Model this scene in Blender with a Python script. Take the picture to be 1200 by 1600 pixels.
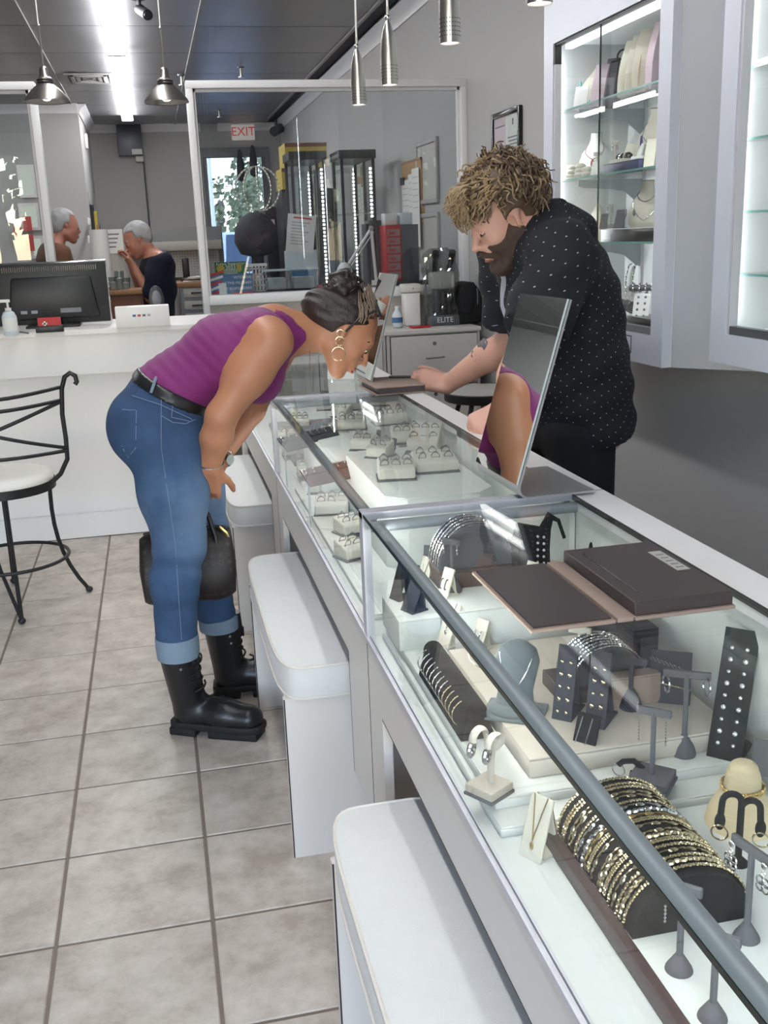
import bpy, bmesh, math, random
import numpy as np
from mathutils import Vector, Matrix, Euler

for o in list(bpy.data.objects):
    bpy.data.objects.remove(o, do_unlink=True)
SC = bpy.context.scene
COL = SC.collection
PI = math.pi
rnd = random.Random(7)

# ------------------------------------------------------------------ camera
FPX, YAW, PITCH, ROLL, CAMH = 1587.2, 0.210579, 0.265742, -0.0382627, 1.42752


def _basis():
    cy, sy = math.cos(YAW), math.sin(YAW)
    cp, sp = math.cos(PITCH), math.sin(PITCH)
    cr, sr = math.cos(ROLL), math.sin(ROLL)
    f0, r0, u0 = Vector((sy, cy, 0)), Vector((cy, -sy, 0)), Vector((0, 0, 1))
    f = f0 * cp - u0 * sp
    u = u0 * cp + f0 * sp
    return r0 * cr + u * sr, u * cr - r0 * sr, f


CR, CU, CF = _basis()
CC = Vector((0, 0, CAMH))
cam = bpy.data.cameras.new('camera')
cam.sensor_fit = 'AUTO'
cam.sensor_width = 36.0
cam.lens = FPX / 1600.0 * 36.0
cam.clip_start = 0.02
cam.clip_end = 300
cam_o = bpy.data.objects.new('camera', cam)
COL.objects.link(cam_o)
cam_o.matrix_world = Matrix(((CR.x, CU.x, -CF.x, CC.x), (CR.y, CU.y, -CF.y, CC.y), (CR.z, CU.z, -CF.z, CC.z), (0, 0, 0, 1)))
SC.camera = cam_o


def _ray(px, py):
    return CF + CR * ((px - 600) / FPX) + CU * ((800 - py) / FPX)


def at_z(px, py, z):      # point of the horizontal plane z seen at a place of the photograph
    d = _ray(px, py)
    return CC + d * ((z - CAMH) / d.z)


def at_y(px, py, y):
    d = _ray(px, py)
    return CC + d * (y / d.y)


def at_x(px, py, x):
    d = _ray(px, py)
    return CC + d * (x / d.x)


# ------------------------------------------------------------------ view, sky, lights
SC.view_settings.view_transform = 'Standard'
SC.view_settings.look = 'None'
SC.view_settings.exposure = 0.2
SC.view_settings.gamma = 1.0
SC.view_settings.use_curve_mapping = False
SC.cycles.use_denoising = True
SC.cycles.max_bounces = 8
SC.cycles.diffuse_bounces = 4
SC.cycles.glossy_bounces = 5
SC.cycles.transmission_bounces = 6
SC.cycles.transparent_max_bounces = 32
SC.cycles.sample_clamp_indirect = 4.0
SC.cycles.caustics_reflective = False
SC.cycles.caustics_refractive = False

W = bpy.data.worlds.new('sky')
SC.world = W
W.use_nodes = True
_nt = W.node_tree
_nt.nodes.clear()
_out = _nt.nodes.new('ShaderNodeOutputWorld')
_bg = _nt.nodes.new('ShaderNodeBackground')
_sky = _nt.nodes.new('ShaderNodeTexSky')
_sky.sky_type = 'NISHITA'
_sky.sun_disc = False
_sky.sun_elevation = math.radians(50)
_sky.sun_rotation = math.radians(200)
_bg.inputs['Strength'].default_value = 1.55
_nt.links.new(_sky.outputs[0], _bg.inputs[0])
_nt.links.new(_bg.outputs[0], _out.inputs[0])


def area(name, loc, target, sx, sy, power, color=(1, 1, 1)):
    L = bpy.data.lights.new(name, 'AREA')
    L.shape = 'RECTANGLE'
    L.size, L.size_y = sx, sy
    L.energy = power
    L.color = color
    o = bpy.data.objects.new(name, L)
    COL.objects.link(o)
    o.location = loc
    d = Vector(target) - Vector(loc)
    o.rotation_euler = d.to_track_quat('-Z', 'Y').to_euler()
    return o


# daylight enters through the two shop windows in the front wall behind the camera (portals only guide the sampling of the sky)
for _n, _x, _w in (('portal_shop_window', -2.8, 2.4), ('portal_shop_window', -0.35, 1.7)):
    _p = area(_n, (_x, -3.19, 1.55), (_x, 3, 1.55), _w, 2.2, 1.0)
    _p.data.cycles.is_portal = True
SUN = bpy.data.lights.new('sun', 'SUN')
SUN.energy = 2.5
SUN.angle = 0.02
sun_o = bpy.data.objects.new('sun', SUN)
COL.objects.link(sun_o)
sun_o.rotation_euler = Euler((math.radians(-38), math.radians(10), 0))

# ------------------------------------------------------------------ materials
MATS = {}


def _new(name):
    m = bpy.data.materials.new(name)
    m.use_nodes = True
    nt = m.node_tree
    nt.nodes.clear()
    out = nt.nodes.new('ShaderNodeOutputMaterial')
    return m, nt, out


def lin(c):
    return tuple(((v / 255.0) / 12.92 if v / 255.0 <= 0.04045 else ((v / 255.0 + 0.055) / 1.055) ** 2.4) for v in c)


def mat(name, rgb, rough=0.5, metal=0.0, var=0.0, vscale=20.0, bump=0.0, bscale=200.0, spec=0.5, emit=None, estr=0.0, stretch=None, sheen=0.0, coat=0.0, sss=0.0):
    """Principled material with noise colour variation and noise relief; rgb is sRGB 0-255."""
    m, nt, out = _new(name)
    b = nt.nodes.new('ShaderNodeBsdfPrincipled')
    nt.links.new(b.outputs[0], out.inputs[0])
    c = lin(rgb)
    b.inputs['Base Color'].default_value = (*c, 1)
    b.inputs['Roughness'].default_value = rough
    b.inputs['Metallic'].default_value = metal
    b.inputs['Specular IOR Level'].default_value = spec
    b.inputs['Coat Weight'].default_value = coat
    b.inputs['Sheen Weight'].default_value = sheen
    if sss:
        b.inputs['Subsurface Weight'].default_value = sss
        b.inputs['Subsurface Radius'].default_value = (0.012, 0.005, 0.003)
        b.inputs['Subsurface Scale'].default_value = 0.6
    if emit:
        b.inputs['Emission Color'].default_value = (*lin(emit), 1)
        b.inputs['Emission Strength'].default_value = estr
    tc = mp = None
    if var or bump:
        tc = nt.nodes.new('ShaderNodeTexCoord')
        mp = nt.nodes.new('ShaderNodeMapping')
        nt.links.new(tc.outputs['Object'], mp.inputs['Vector'])
        if stretch:
            mp.inputs['Scale'].default_value = stretch
    if var:
        n = nt.nodes.new('ShaderNodeTexNoise')
        n.inputs['Scale'].default_value = vscale
        n.inputs['Detail'].default_value = 5
        nt.links.new(mp.outputs[0], n.inputs['Vector'])
        mx = nt.nodes.new('ShaderNodeMix')
        mx.data_type = 'RGBA'
        nt.links.new(n.outputs['Fac'], mx.inputs['Factor'])
        mx.inputs['A'].default_value = (*[max(0, v * (1 - var)) for v in c], 1)
        mx.inputs['B'].default_value = (*[min(1, v * (1 + var)) for v in c], 1)
        nt.links.new(mx.outputs['Result'], b.inputs['Base Color'])
    if bump:
        n2 = nt.nodes.new('ShaderNodeTexNoise')
        n2.inputs['Scale'].default_value = bscale
        n2.inputs['Detail'].default_value = 3
        nt.links.new(mp.outputs[0], n2.inputs['Vector'])
        bp = nt.nodes.new('ShaderNodeBump')
        bp.inputs['Strength'].default_value = bump
        bp.inputs['Distance'].default_value = 0.002
        nt.links.new(n2.outputs['Fac'], bp.inputs['Height'])
        nt.links.new(bp.outputs[0], b.inputs['Normal'])
    MATS[name] = m
    return m


def glass_mat(name, tint=(0.93, 0.97, 0.95), f0=0.045, refl=0.9):
    """Thin architectural pane: clear with a Schlick reflection that grows at grazing angles."""
    m, nt, out = _new(name)
    lw = nt.nodes.new('ShaderNodeLayerWeight')
    lw.inputs['Blend'].default_value = 0.5
    p = nt.nodes.new('ShaderNodeMath')
    p.operation = 'POWER'
    nt.links.new(lw.outputs['Facing'], p.inputs[0])
    p.inputs[1].default_value = 5.0
    q = nt.nodes.new('ShaderNodeMath')
    q.operation = 'MULTIPLY_ADD'
    nt.links.new(p.outputs[0], q.inputs[0])
    q.inputs[1].default_value = refl
    q.inputs[2].default_value = f0
    t = nt.nodes.new('ShaderNodeBsdfTransparent')
    t.inputs['Color'].default_value = (*tint, 1)
    g = nt.nodes.new('ShaderNodeBsdfGlossy')
    g.inputs['Roughness'].default_value = 0.0
    mx = nt.nodes.new('ShaderNodeMixShader')
    nt.links.new(q.outputs[0], mx.inputs[0])
    nt.links.new(t.outputs[0], mx.inputs[1])
    nt.links.new(g.outputs[0], mx.inputs[2])
    nt.links.new(mx.outputs[0], out.inputs[0])
    MATS[name] = m
    return m


def emis(name, rgb, s):
    m, nt, out = _new(name)
    e = nt.nodes.new('ShaderNodeEmission')
    e.inputs['Color'].default_value = (*lin(rgb), 1)
    e.inputs['Strength'].default_value = s
    nt.links.new(e.outputs[0], out.inputs[0])
    MATS[name] = m
    return m


def tile_mat(name):
    """Beige ceramic: cloudy patches, slightly different from tile to tile."""
    m, nt, out = _new(name)
    b = nt.nodes.new('ShaderNodeBsdfPrincipled')
    nt.links.new(b.outputs[0], out.inputs[0])
    tc = nt.nodes.new('ShaderNodeTexCoord')
    oi = nt.nodes.new('ShaderNodeObjectInfo')
    va = nt.nodes.new('ShaderNodeVectorMath')
    va.operation = 'MULTIPLY_ADD'
    nt.links.new(oi.outputs['Random'], va.inputs[0])
    va.inputs[1].default_value = (37, 19, 11)
    nt.links.new(tc.outputs['Object'], va.inputs[2])
    n = nt.nodes.new('ShaderNodeTexNoise')
    n.inputs['Scale'].default_value = 9
    n.inputs['Detail'].default_value = 8
    n.inputs['Roughness'].default_value = 0.68
    nt.links.new(va.outputs[0], n.inputs['Vector'])
    r = nt.nodes.new('ShaderNodeValToRGB')
    e = r.color_ramp.elements
    e[0].position, e[0].color = 0.36, (*lin((170, 159, 146)), 1)
    e[1].position, e[1].color = 0.66, (*lin((212, 202, 191)), 1)
    x = e.new(0.5)
    x.color = (*lin((194, 184, 172)), 1)
    nt.links.new(n.outputs['Fac'], r.inputs[0])
    hv = nt.nodes.new('ShaderNodeHueSaturation')
    mr = nt.nodes.new('ShaderNodeMapRange')
    mr.inputs['To Min'].default_value = 0.93
    mr.inputs['To Max'].default_value = 1.05
    nt.links.new(oi.outputs['Random'], mr.inputs['Value'])
    nt.links.new(mr.outputs[0], hv.inputs['Value'])
    nt.links.new(r.outputs[0], hv.inputs['Color'])
    nt.links.new(hv.outputs[0], b.inputs['Base Color'])
    b.inputs['Roughness'].default_value = 0.42
    bp = nt.nodes.new('ShaderNodeBump')
    bp.inputs['Strength'].default_value = 0.15
    bp.inputs['Distance'].default_value = 0.002
    nt.links.new(n.outputs['Fac'], bp.inputs['Height'])
    nt.links.new(bp.outputs[0], b.inputs['Normal'])
    MATS[name] = m
    return m


tile_mat('floor_tile')
mat('grout', (128, 117, 106), 0.9, var=0.15, vscale=30)
mat('wall_paint', (174, 173, 173), 0.75, bump=0.05, bscale=150)
mat('wall_beige', (176, 172, 164), 0.75)
mat('ceiling_panel', (140, 140, 143), 0.36, var=0.10, vscale=3, bump=0.05, bscale=8, spec=0.7)
mat('ceiling_bar', (150, 150, 150), 0.5)
mat('white_paint', (226, 226, 228), 0.4, bump=0.03, bscale=60)
mat('laminate', (214, 209, 204), 0.38, bump=0.03, bscale=300)
mat('laminate_white', (238, 235, 233), 0.35)
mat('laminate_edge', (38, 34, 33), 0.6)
mat('cabinet_white', (204, 208, 220), 0.35)
mat('filler_grey', (176, 180, 186), 0.4)
mat('cabinet_inside', (236, 238, 238), 0.4)
mat('deck_white', (226, 230, 227), 0.35)
mat('upholstery', (216, 216, 214), 0.9, var=0.04, vscale=40, bump=0.5, bscale=900, sheen=0.2)
mat('piping', (214, 208, 200), 0.85)
mat('aluminium', (214, 213, 220), 0.42, 0.55, var=0.02, vscale=60)
mat('tube_grey', (158, 165, 170), 0.5, 0.25)
mat('nickel', (188, 184, 178), 0.3, 1.0, var=0.06, vscale=6, stretch=(1, 1, 0.05))
mat('chrome', (225, 225, 225), 0.12, 1.0)
mat('dark_metal', (34, 34, 36), 0.45, 0.2)
mat('black_plastic', (22, 22, 24), 0.4)
mat('black_gloss', (14, 14, 16), 0.18)
mat('black_fabric', (20, 20, 23), 0.9)
mat('mirror_silver', (235, 238, 236), 0.0, 1.0)
mat('mirror_edge', (205, 218, 214), 0.25, 0.3)
mat('mirror_base', (168, 168, 168), 0.4, 0.6)
mat('glass_green', (10, 32, 28), 0.15)
mat('shelf_edge', (116, 168, 160), 0.15)
mat('stool_seat', (236, 232, 224), 0.8, var=0.05, vscale=12)
mat('brown_leather', (62, 52, 52), 0.55, var=0.06, vscale=50, bump=0.1, bscale=500)
mat('taupe', (150, 130, 118), 0.7, var=0.05, vscale=60)
mat('label_grey', (176, 174, 168), 0.5)
mat('paper', (232, 232, 230), 0.7)
mat('paper_pink', (218, 196, 206), 0.7)
mat('ink_grey', (120, 122, 128), 0.8)
mat('ink_dark', (52, 52, 60), 0.8)
mat('red', (190, 40, 46), 0.5)
mat('red_soft', (196, 70, 70), 0.5)
mat('green_sign', (28, 104, 62), 0.5)
mat('blue_sign', (70, 110, 150), 0.5)
mat('navy', (30, 40, 78), 0.5)
mat('yellow', (186, 164, 66), 0.6)
mat('gold', (212, 184, 124), 0.28, 1.0)
mat('gold_pale', (220, 207, 174), 0.25, 1.0)
mat('silver', (228, 228, 228), 0.2, 1.0)
mat('ring_metal', (150, 150, 152), 0.3, 0.9)
mat('pad_slot', (150, 145, 130), 0.9)
mat('diamond', (245, 246, 248), 0.08, 0.6)
mat('cream', (226, 222, 206), 0.75, bump=0.1, bscale=400)
mat('cream_pad', (224, 221, 208), 0.8, bump=0.1, bscale=400)
mat('beige_pad', (206, 198, 184), 0.8, bump=0.15, bscale=600)
mat('platform_white', (232, 235, 230), 0.4)
mat('velvet_black', (18, 18, 20), 0.95)
mat('velvet_grey', (78, 80, 86), 0.9, sheen=0.3)
mat('velvet_slate', (96, 106, 110), 0.9, sheen=0.4)
mat('suede_grey', (92, 92, 96), 0.85)
mat('suede_dark', (58, 58, 66), 0.85)
mat('wood_dark', (84, 72, 68), 0.5, var=0.12, vscale=30, stretch=(1, 0.1, 1))
mat('plum_strip', (76, 58, 58), 0.35)
mat('straw', (208, 192, 156), 0.8, var=0.12, vscale=60, stretch=(0.1, 0.1, 4), bump=0.3, bscale=120)
mat('pink_lens', (216, 190, 184), 0.3)
mat('bust_white', (240, 240, 238), 0.5)
mat('bust_linen', (214, 208, 196), 0.8)
mat('teal', (60, 170, 170), 0.3)
mat('garnet', (120, 20, 40), 0.2)
mat('cobalt', (54, 50, 110), 0.4)
mat('cork', (170, 138, 98), 0.9, var=0.15, vscale=90)
mat('wood', (142, 104, 70), 0.5, var=0.15, vscale=20, stretch=(0.15, 1, 1))
mat('wood_red', (110, 66, 44), 0.5, var=0.15, vscale=20, stretch=(0.15, 1, 1))
mat('steel_grey', (120, 122, 126), 0.4, 0.6)
mat('grey_box', (96, 98, 104), 0.4, 0.5)
mat('pegboard', (214, 214, 212), 0.6)
mat('drawer_pink', (160, 124, 126), 0.4)
mat('exit_white', (214, 210, 204), 0.5, emit=(214, 208, 200), estr=0.35)
mat('clear_plastic', (214, 224, 230), 0.3)
mat('bark', (120, 108, 96), 0.9)
mat('leaf', (128, 134, 100), 0.8, var=0.3, vscale=8)
mat('asphalt', (120, 120, 118), 0.9)
mat('car_white', (210, 216, 222), 0.25)
mat('car_glass', (70, 84, 96), 0.1)
glass_mat('glass', (0.975, 0.99, 0.983), 0.022, 0.6)
glass_mat('glass_tinted', (0.55, 0.585, 0.63), 0.03, 0.6)
glass_mat('glass_clear', (0.97, 0.985, 0.98), 0.035, 0.8)
glass_mat('glass_grey', (0.86, 0.875, 0.885), 0.06, 0.8)
glass_mat('bag_film', (0.78, 0.80, 0.80), 0.10, 0.5)
mat('exit_red', (205, 60, 60), 0.5, emit=(205, 60, 60), estr=0.5)
emis('window_light', (206, 214, 200), 0.85)  # glow for the windows reflected in the left partition
emis('tube_light', (252, 252, 252), 32.0)
emis('led_case', (250, 252, 250), 42.0)
emis('led_cab', (250, 252, 255), 42.0)
emis('led_front', (250, 252, 255), 2.6)
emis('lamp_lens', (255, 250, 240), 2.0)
emis('spot_warm', (255, 226, 180), 6.0)
# ------------------------------------------------------------------ mesh helpers


class MB:
    """Collects simple shapes into one mesh."""

    def __init__(self):
        self.v, self.f = [], []

    def add(self, vs, fs):
        n = len(self.v)
        self.v += [tuple(p) for p in vs]
        self.f += [tuple(i + n for i in f) for f in fs]
        return self

    def box(self, a, b):
        x0, y0, z0 = a
        x1, y1, z1 = b
        return self.add([(x0, y0, z0), (x1, y0, z0), (x1, y1, z0), (x0, y1, z0), (x0, y0, z1), (x1, y0, z1), (x1, y1, z1), (x0, y1, z1)],
                        [(0, 3, 2, 1), (4, 5, 6, 7), (0, 1, 5, 4), (1, 2, 6, 5), (2, 3, 7, 6), (3, 0, 4, 7)])

    def rbox(self, c, s, M=None):
        hx, hy, hz = s[0] / 2, s[1] / 2, s[2] / 2
        m = MB().box((-hx, -hy, -hz), (hx, hy, hz))
        vs = [Vector(p) for p in m.v]
        if M is not None:
            vs = [M @ p for p in vs]
        return self.add([p + Vector(c) for p in vs], m.f)

    def cyl(self, p0, p1, r0, r1=None, n=12, caps=True):
        r1 = r0 if r1 is None else r1
        return self.tube([p0, p1], [r0, r1], n, caps=caps)

    def tube(self, pts, r, n=8, closed=False, caps=True, sq=1.0):
        pts = [Vector(p) for p in pts]
        N = len(pts)
        rs = r if isinstance(r, (list, tuple)) else [r] * N
        up = None
        rings = []
        for i, p in enumerate(pts):
            if closed:
                t = pts[(i + 1) % N] - pts[i - 1]
            else:
                t = pts[min(i + 1, N - 1)] - pts[max(i - 1, 0)]
            t = t.normalized() if t.length > 1e-9 else Vector((0, 0, 1))
            if up is None:
                up = Vector((0, 0, 1)) if abs(t.z) < 0.9 else Vector((1, 0, 0))
            x = up - t * up.dot(t)
            if x.length < 1e-6:
                x = t.orthogonal()
            x.normalize()
            y = t.cross(x)
            up = x
            rings.append([p + x * (rs[i] * math.cos(2 * PI * k / n)) + y * (sq * rs[i] * math.sin(2 * PI * k / n)) for k in range(n)])
        vs = [q for ring in rings for q in ring]
        fs = []
        M = N if closed else N - 1
        for i in range(M):
            a, b = i * n, ((i + 1) % N) * n
            for k in range(n):
                fs.append((a + k, a + (k + 1) % n, b + (k + 1) % n, b + k))
        if caps and not closed:
            fs.append(tuple(range(n - 1, -1, -1)))
            fs.append(tuple((N - 1) * n + k for k in range(n)))
        return self.add(vs, fs)

    def lathe(self, prof, n=24, c=(0, 0, 0), sx=1.0, sy=1.0, caps=True):
        vs, fs = [], []
        for r, z in prof:
            for k in range(n):
                a = 2 * PI * k / n
                vs.append((c[0] + sx * r * math.cos(a), c[1] + sy * r * math.sin(a), c[2] + z))
        for i in range(len(prof) - 1):
            for k in range(n):
                fs.append((i * n + k, i * n + (k + 1) % n, (i + 1) * n + (k + 1) % n, (i + 1) * n + k))
        if caps:
            if prof[0][0] > 1e-5:
                fs.append(tuple(range(n - 1, -1, -1)))
            if prof[-1][0] > 1e-5:
                fs.append(tuple((len(prof) - 1) * n + k for k in range(n)))
        return self.add(vs, fs)

    def prism(self, poly, a, b, axis='z'):
        """Extrude a 2-D polygon along an axis from a to b."""
        def P(u, v, w):
            return {'z': (u, v, w), 'y': (u, w, v), 'x': (w, u, v)}[axis]
        n = len(poly)
        vs = [P(u, v, a) for u, v in poly] + [P(u, v, b) for u, v in poly]
        fs = [tuple(range(n - 1, -1, -1)), tuple(range(n, 2 * n))]
        for k in range(n):
            fs.append((k, (k + 1) % n, n + (k + 1) % n, n + k))
        return self.add(vs, fs)

    def ball(self, c, r, nu=8, nv=6):
        rr = r if isinstance(r, (tuple, list)) else (r, r, r)
        vs, fs = [(c[0], c[1], c[2] - rr[2])], []
        for j in range(1, nv):
            t = PI * j / nv
            for k in range(nu):
                a = 2 * PI * k / nu
                vs.append((c[0] + rr[0] * math.sin(t) * math.cos(a), c[1] + rr[1] * math.sin(t) * math.sin(a), c[2] - rr[2] * math.cos(t)))
        vs.append((c[0], c[1], c[2] + rr[2]))
        L = len(vs) - 1
        for k in range(nu):
            fs.append((0, 1 + (k + 1) % nu, 1 + k))
            fs.append((L, L - nu + k, L - nu + (k + 1) % nu))
        for j in range(nv - 2):
            a, b = 1 + j * nu, 1 + (j + 1) * nu
            for k in range(nu):
                fs.append((a + k, a + (k + 1) % nu, b + (k + 1) % nu, b + k))
        return self.add(vs, fs)

    def ring(self, c, R, r, n=20, m=6, axis=(0, 0, 1), arc=(0, 2 * PI)):
        ax = Vector(axis).normalized()
        x = ax.orthogonal().normalized()
        y = ax.cross(x)
        full = abs(arc[1] - arc[0] - 2 * PI) < 1e-6
        cnt = n if full else n + 1
        pts = [Vector(c) + x * (R * math.cos(arc[0] + (arc[1] - arc[0]) * k / n)) + y * (R * math.sin(arc[0] + (arc[1] - arc[0]) * k / n)) for k in range(cnt)]
        return self.tube(pts, r, m, closed=full)

    def grid(self, fn, nu, nv, closed_u=False):
        vs = [fn(i / (nu if closed_u else nu - 1), j / (nv - 1)) for j in range(nv) for i in range(nu)]
        fs = []
        for j in range(nv - 1):
            for i in range(nu if closed_u else nu - 1):
                a = j * nu + i
                b = j * nu + (i + 1) % nu
                fs.append((a, b, b + nu, a + nu))
        return self.add(vs, fs)

    def xf(self, M):
        self.v = [tuple(M @ Vector(p)) for p in self.v]
        return self

    def join(self, o, M=None):
        vs = [Vector(p) for p in o.v]
        if M is not None:
            vs = [M @ p for p in vs]
        return self.add(vs, o.f)


def mesh_from(name, mb, material, smooth=35, bevel=0.0, seg=2, fix=True):
    me = bpy.data.meshes.new(name)
    if bevel or fix:
        bm = bmesh.new()
        vs = [bm.verts.new(p) for p in mb.v]
        for f in mb.f:
            try:
                bm.faces.new([vs[i] for i in f])
            except ValueError:
                pass
        bmesh.ops.remove_doubles(bm, verts=bm.verts, dist=1e-6)
        bmesh.ops.recalc_face_normals(bm, faces=bm.faces)
        if bevel:
            ed = [e for e in bm.edges if len(e.link_faces) == 2 and e.calc_face_angle(0) > 0.5]
            bmesh.ops.bevel(bm, geom=ed, offset=bevel, segments=seg, profile=0.5, affect='EDGES', clamp_overlap=True)
        bm.to_mesh(me)
        bm.free()
    else:
        me.from_pydata(mb.v, [], mb.f)
    if smooth is not None:
        me.shade_smooth()
        me.set_sharp_from_angle(angle=math.radians(smooth))
    if material is not None:
        me.materials.append(MATS[material] if isinstance(material, str) else material)
    return me


def link(name, me, parent=None, loc=None, rot=None):
    o = bpy.data.objects.new(name, me)
    COL.objects.link(o)
    if parent is not None:
        o.parent = parent
    if loc is not None:
        o.location = loc
    if rot is not None:
        o.rotation_euler = rot
    return o


def obj(name, mb, material, parent=None, smooth=35, bevel=0.0, seg=2, loc=None, rot=None, label=None, fix=True):
    o = link(name, mesh_from(name, mb, material, smooth, bevel, seg, fix), parent, loc, rot)
    if label:
        o['label'] = label
    return o


def tag(o, label, cat, group=None, kind=None):
    o['label'] = label
    o['category'] = cat
    if group:
        o['group'] = group
    if kind:
        o['kind'] = kind
    return o


def thing(name, label, cat, loc=(0, 0, 0), rotz=0.0, group=None, rot=None):
    o = bpy.data.objects.new(name, None)
    o.empty_display_size = 0.05
    COL.objects.link(o)
    o.location = loc
    o.rotation_euler = rot if rot is not None else (0, 0, rotz)
    return tag(o, label, cat, group)


def kids(o):
    return [c for c in COL.objects if c.parent is o]


KIDS = {}


def copy_tree(src, loc=None, rotz=None, label=None, rot=None, group=None):
    if src.name not in KIDS:
        ch = [c for c in COL.objects if c.parent is src]
        KIDS[src.name] = [(c, [g for g in COL.objects if g.parent is c]) for c in ch]
    r = src.copy()
    COL.objects.link(r)
    if loc is not None:
        r.location = loc
    if rotz is not None:
        r.rotation_euler = (0, 0, rotz)
    if rot is not None:
        r.rotation_euler = rot
    if label:
        r['label'] = label
    if group:
        r['group'] = group
    for c, gs in KIDS[src.name]:
        d = c.copy()
        COL.objects.link(d)
        d.parent = r
        for g in gs:
            e = g.copy()
            COL.objects.link(e)
            e.parent = d
    return r


def struct(name, mb, material, parent=None, bevel=0.0, smooth=35, label=None):
    o = obj(name, mb, material, parent, smooth, bevel)
    if parent is None:
        o['kind'] = 'structure'
    if label:
        o['label'] = label
    return o


def text(name, body, size, material, parent, loc, rot, extrude=0.0004, align='CENTER'):
    """Lettering as real thin letters, turned into a mesh."""
    cu = bpy.data.curves.new(name, 'FONT')
    cu.body = body
    cu.size = size
    cu.extrude = extrude
    cu.align_x = align
    cu.align_y = 'CENTER'
    cu.resolution_u = 2
    tmp = bpy.data.objects.new(name, cu)
    COL.objects.link(tmp)
    dg = bpy.context.evaluated_depsgraph_get()
    me = bpy.data.meshes.new_from_object(tmp.evaluated_get(dg))
    bpy.data.objects.remove(tmp)
    bpy.data.curves.remove(cu)
    me.name = name
    me.materials.clear()
    me.materials.append(MATS[material])
    return link(name, me, parent, loc, rot)


def RZ(a):
    return Matrix.Rotation(a, 4, 'Z')


def RX(a):
    return Matrix.Rotation(a, 4, 'X')


def RY(a):
    return Matrix.Rotation(a, 4, 'Y')


def T(x, y, z):
    return Matrix.Translation((x, y, z))
# ------------------------------------------------------------------ room shell
XW, YB, ZC = 1.85, 14.3, 2.92        # right wall, back wall, ceiling
XL, YF = -4.5, -3.2                  # left wall, front wall
S = 0.33                             # tile pitch

floor = struct('floor', MB().box((XL, YF, -0.12), (XW + 0.1, YB + 0.1, -0.003)), 'grout')
_tm = mesh_from('tile', MB().box((-0.1608, -0.1608, -0.012), (0.1608, 0.1608, 0.0)), 'floor_tile', bevel=0.0022, seg=1)
for i in range(-7, 3):
    for j in range(0, 15):
        x, y = -0.329 + (i + 0.5) * S, 0.305 + (j + 0.5) * S
        if x < 0.55 and y < 5.2:
            t = link('tile', _tm, floor, (x, y, 0))
            t.rotation_euler = (0, 0, rnd.choice((0, PI)))

ceiling = struct('ceiling', MB().box((XL, YF, ZC + 0.012), (XW + 0.1, YB + 0.1, ZC + 0.1)), 'ink_dark')


def _cpanel():
    def fn(u, v):
        x, y = (u - 0.5) * 1.15, (v - 0.5) * 1.068
        return (x, y, -0.020 * math.sin(PI * u) * math.sin(PI * v))
    return MB().grid(fn, 5, 5)


_cm = mesh_from('ceiling_panel', _cpanel(), 'ceiling_panel')
_bm = mesh_from('ceiling_bar', MB().box((-0.012, -0.54, -0.010), (0.012, 0.54, 0.012)), 'ceiling_bar')
for i in range(-4, 2):
    for j in range(-3, 10):
        x, y = -0.68 + (i + 0.5) * 1.16, 8.06 + (j - 3 + 0.5) * 1.08 - 1.08
        if y > YB:
            continue
        link('panel', _cm, ceiling, (x, y, ZC + 0.008))
        link('seam_bar', _bm, ceiling, (x + 0.58, y, ZC))

wall_right = struct('wall_right', MB().box((XW, YF, 0), (XW + 0.1, YB + 0.1, ZC + 0.02)), 'wall_paint')
# back wall with the exit door opening
DX0, DX1, DZ = 0.80, 1.62, 2.50
wb = MB()
wb.box((XL, YB, 0), (DX0, YB + 0.12, ZC + 0.02)).box((DX1, YB, 0), (XW + 0.1, YB + 0.12, ZC + 0.02)).box((DX0, YB, DZ), (DX1, YB + 0.12, ZC + 0.02))
wall_back = struct('wall_back', wb, 'wall_paint')
# storage closet that projects from the back wall at the left
wall_closet = struct('wall_closet', MB().box((-1.9, 12.2, 0), (-0.615, YB, ZC + 0.02)), 'wall_paint')
# left wall; front wall with two shop windows
struct('wall_left', MB().box((XL - 0.1, YF - 0.1, 0), (XL, YB + 0.1, ZC + 0.06)), 'wall_paint')
wf = MB()
wf.box((XL, YF - 0.1, 0), (-4.0, YF, ZC + 0.06)).box((-1.6, YF - 0.1, 0), (-1.2, YF, ZC + 0.06)).box((0.5, YF - 0.1, 0), (XW + 0.1, YF, ZC + 0.06))
for a, b in ((-4.0, -1.6), (-1.2, 0.5)):
    wf.box((a, YF - 0.1, 0), (b, YF, 0.45)).box((a, YF - 0.1, 2.65), (b, YF, ZC + 0.06))
struct('wall_front', wf, 'wall_paint')


def crown_profile():
    return [(0, 0), (0, -0.095), (0.012, -0.095), (0.016, -0.075), (0.03, -0.05), (0.055, -0.03), (0.075, -0.018), (0.085, -0.012), (0.085, 0)]


def crown(name, axis, wallpos, a, b, sgn):
    pr = [(wallpos + sgn * u, ZC + 0.002 + v) for u, v in crown_profile()]
    return struct(name, MB().prism(pr, a, b, axis), 'white_paint', smooth=50)


crown('trim_1', 'y', XW, YF, YB, -1)          # (x, z) profile swept along y
crown('trim_2', 'x', YB, -0.615, 0.80, -1)
crown('trim_3', 'x', YB, 1.02, XW, -1)
crown('trim_4', 'x', 12.2, -1.9, -0.615, -1)
crown('trim_5', 'y', -0.615, 12.2, YB, 1)

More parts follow.
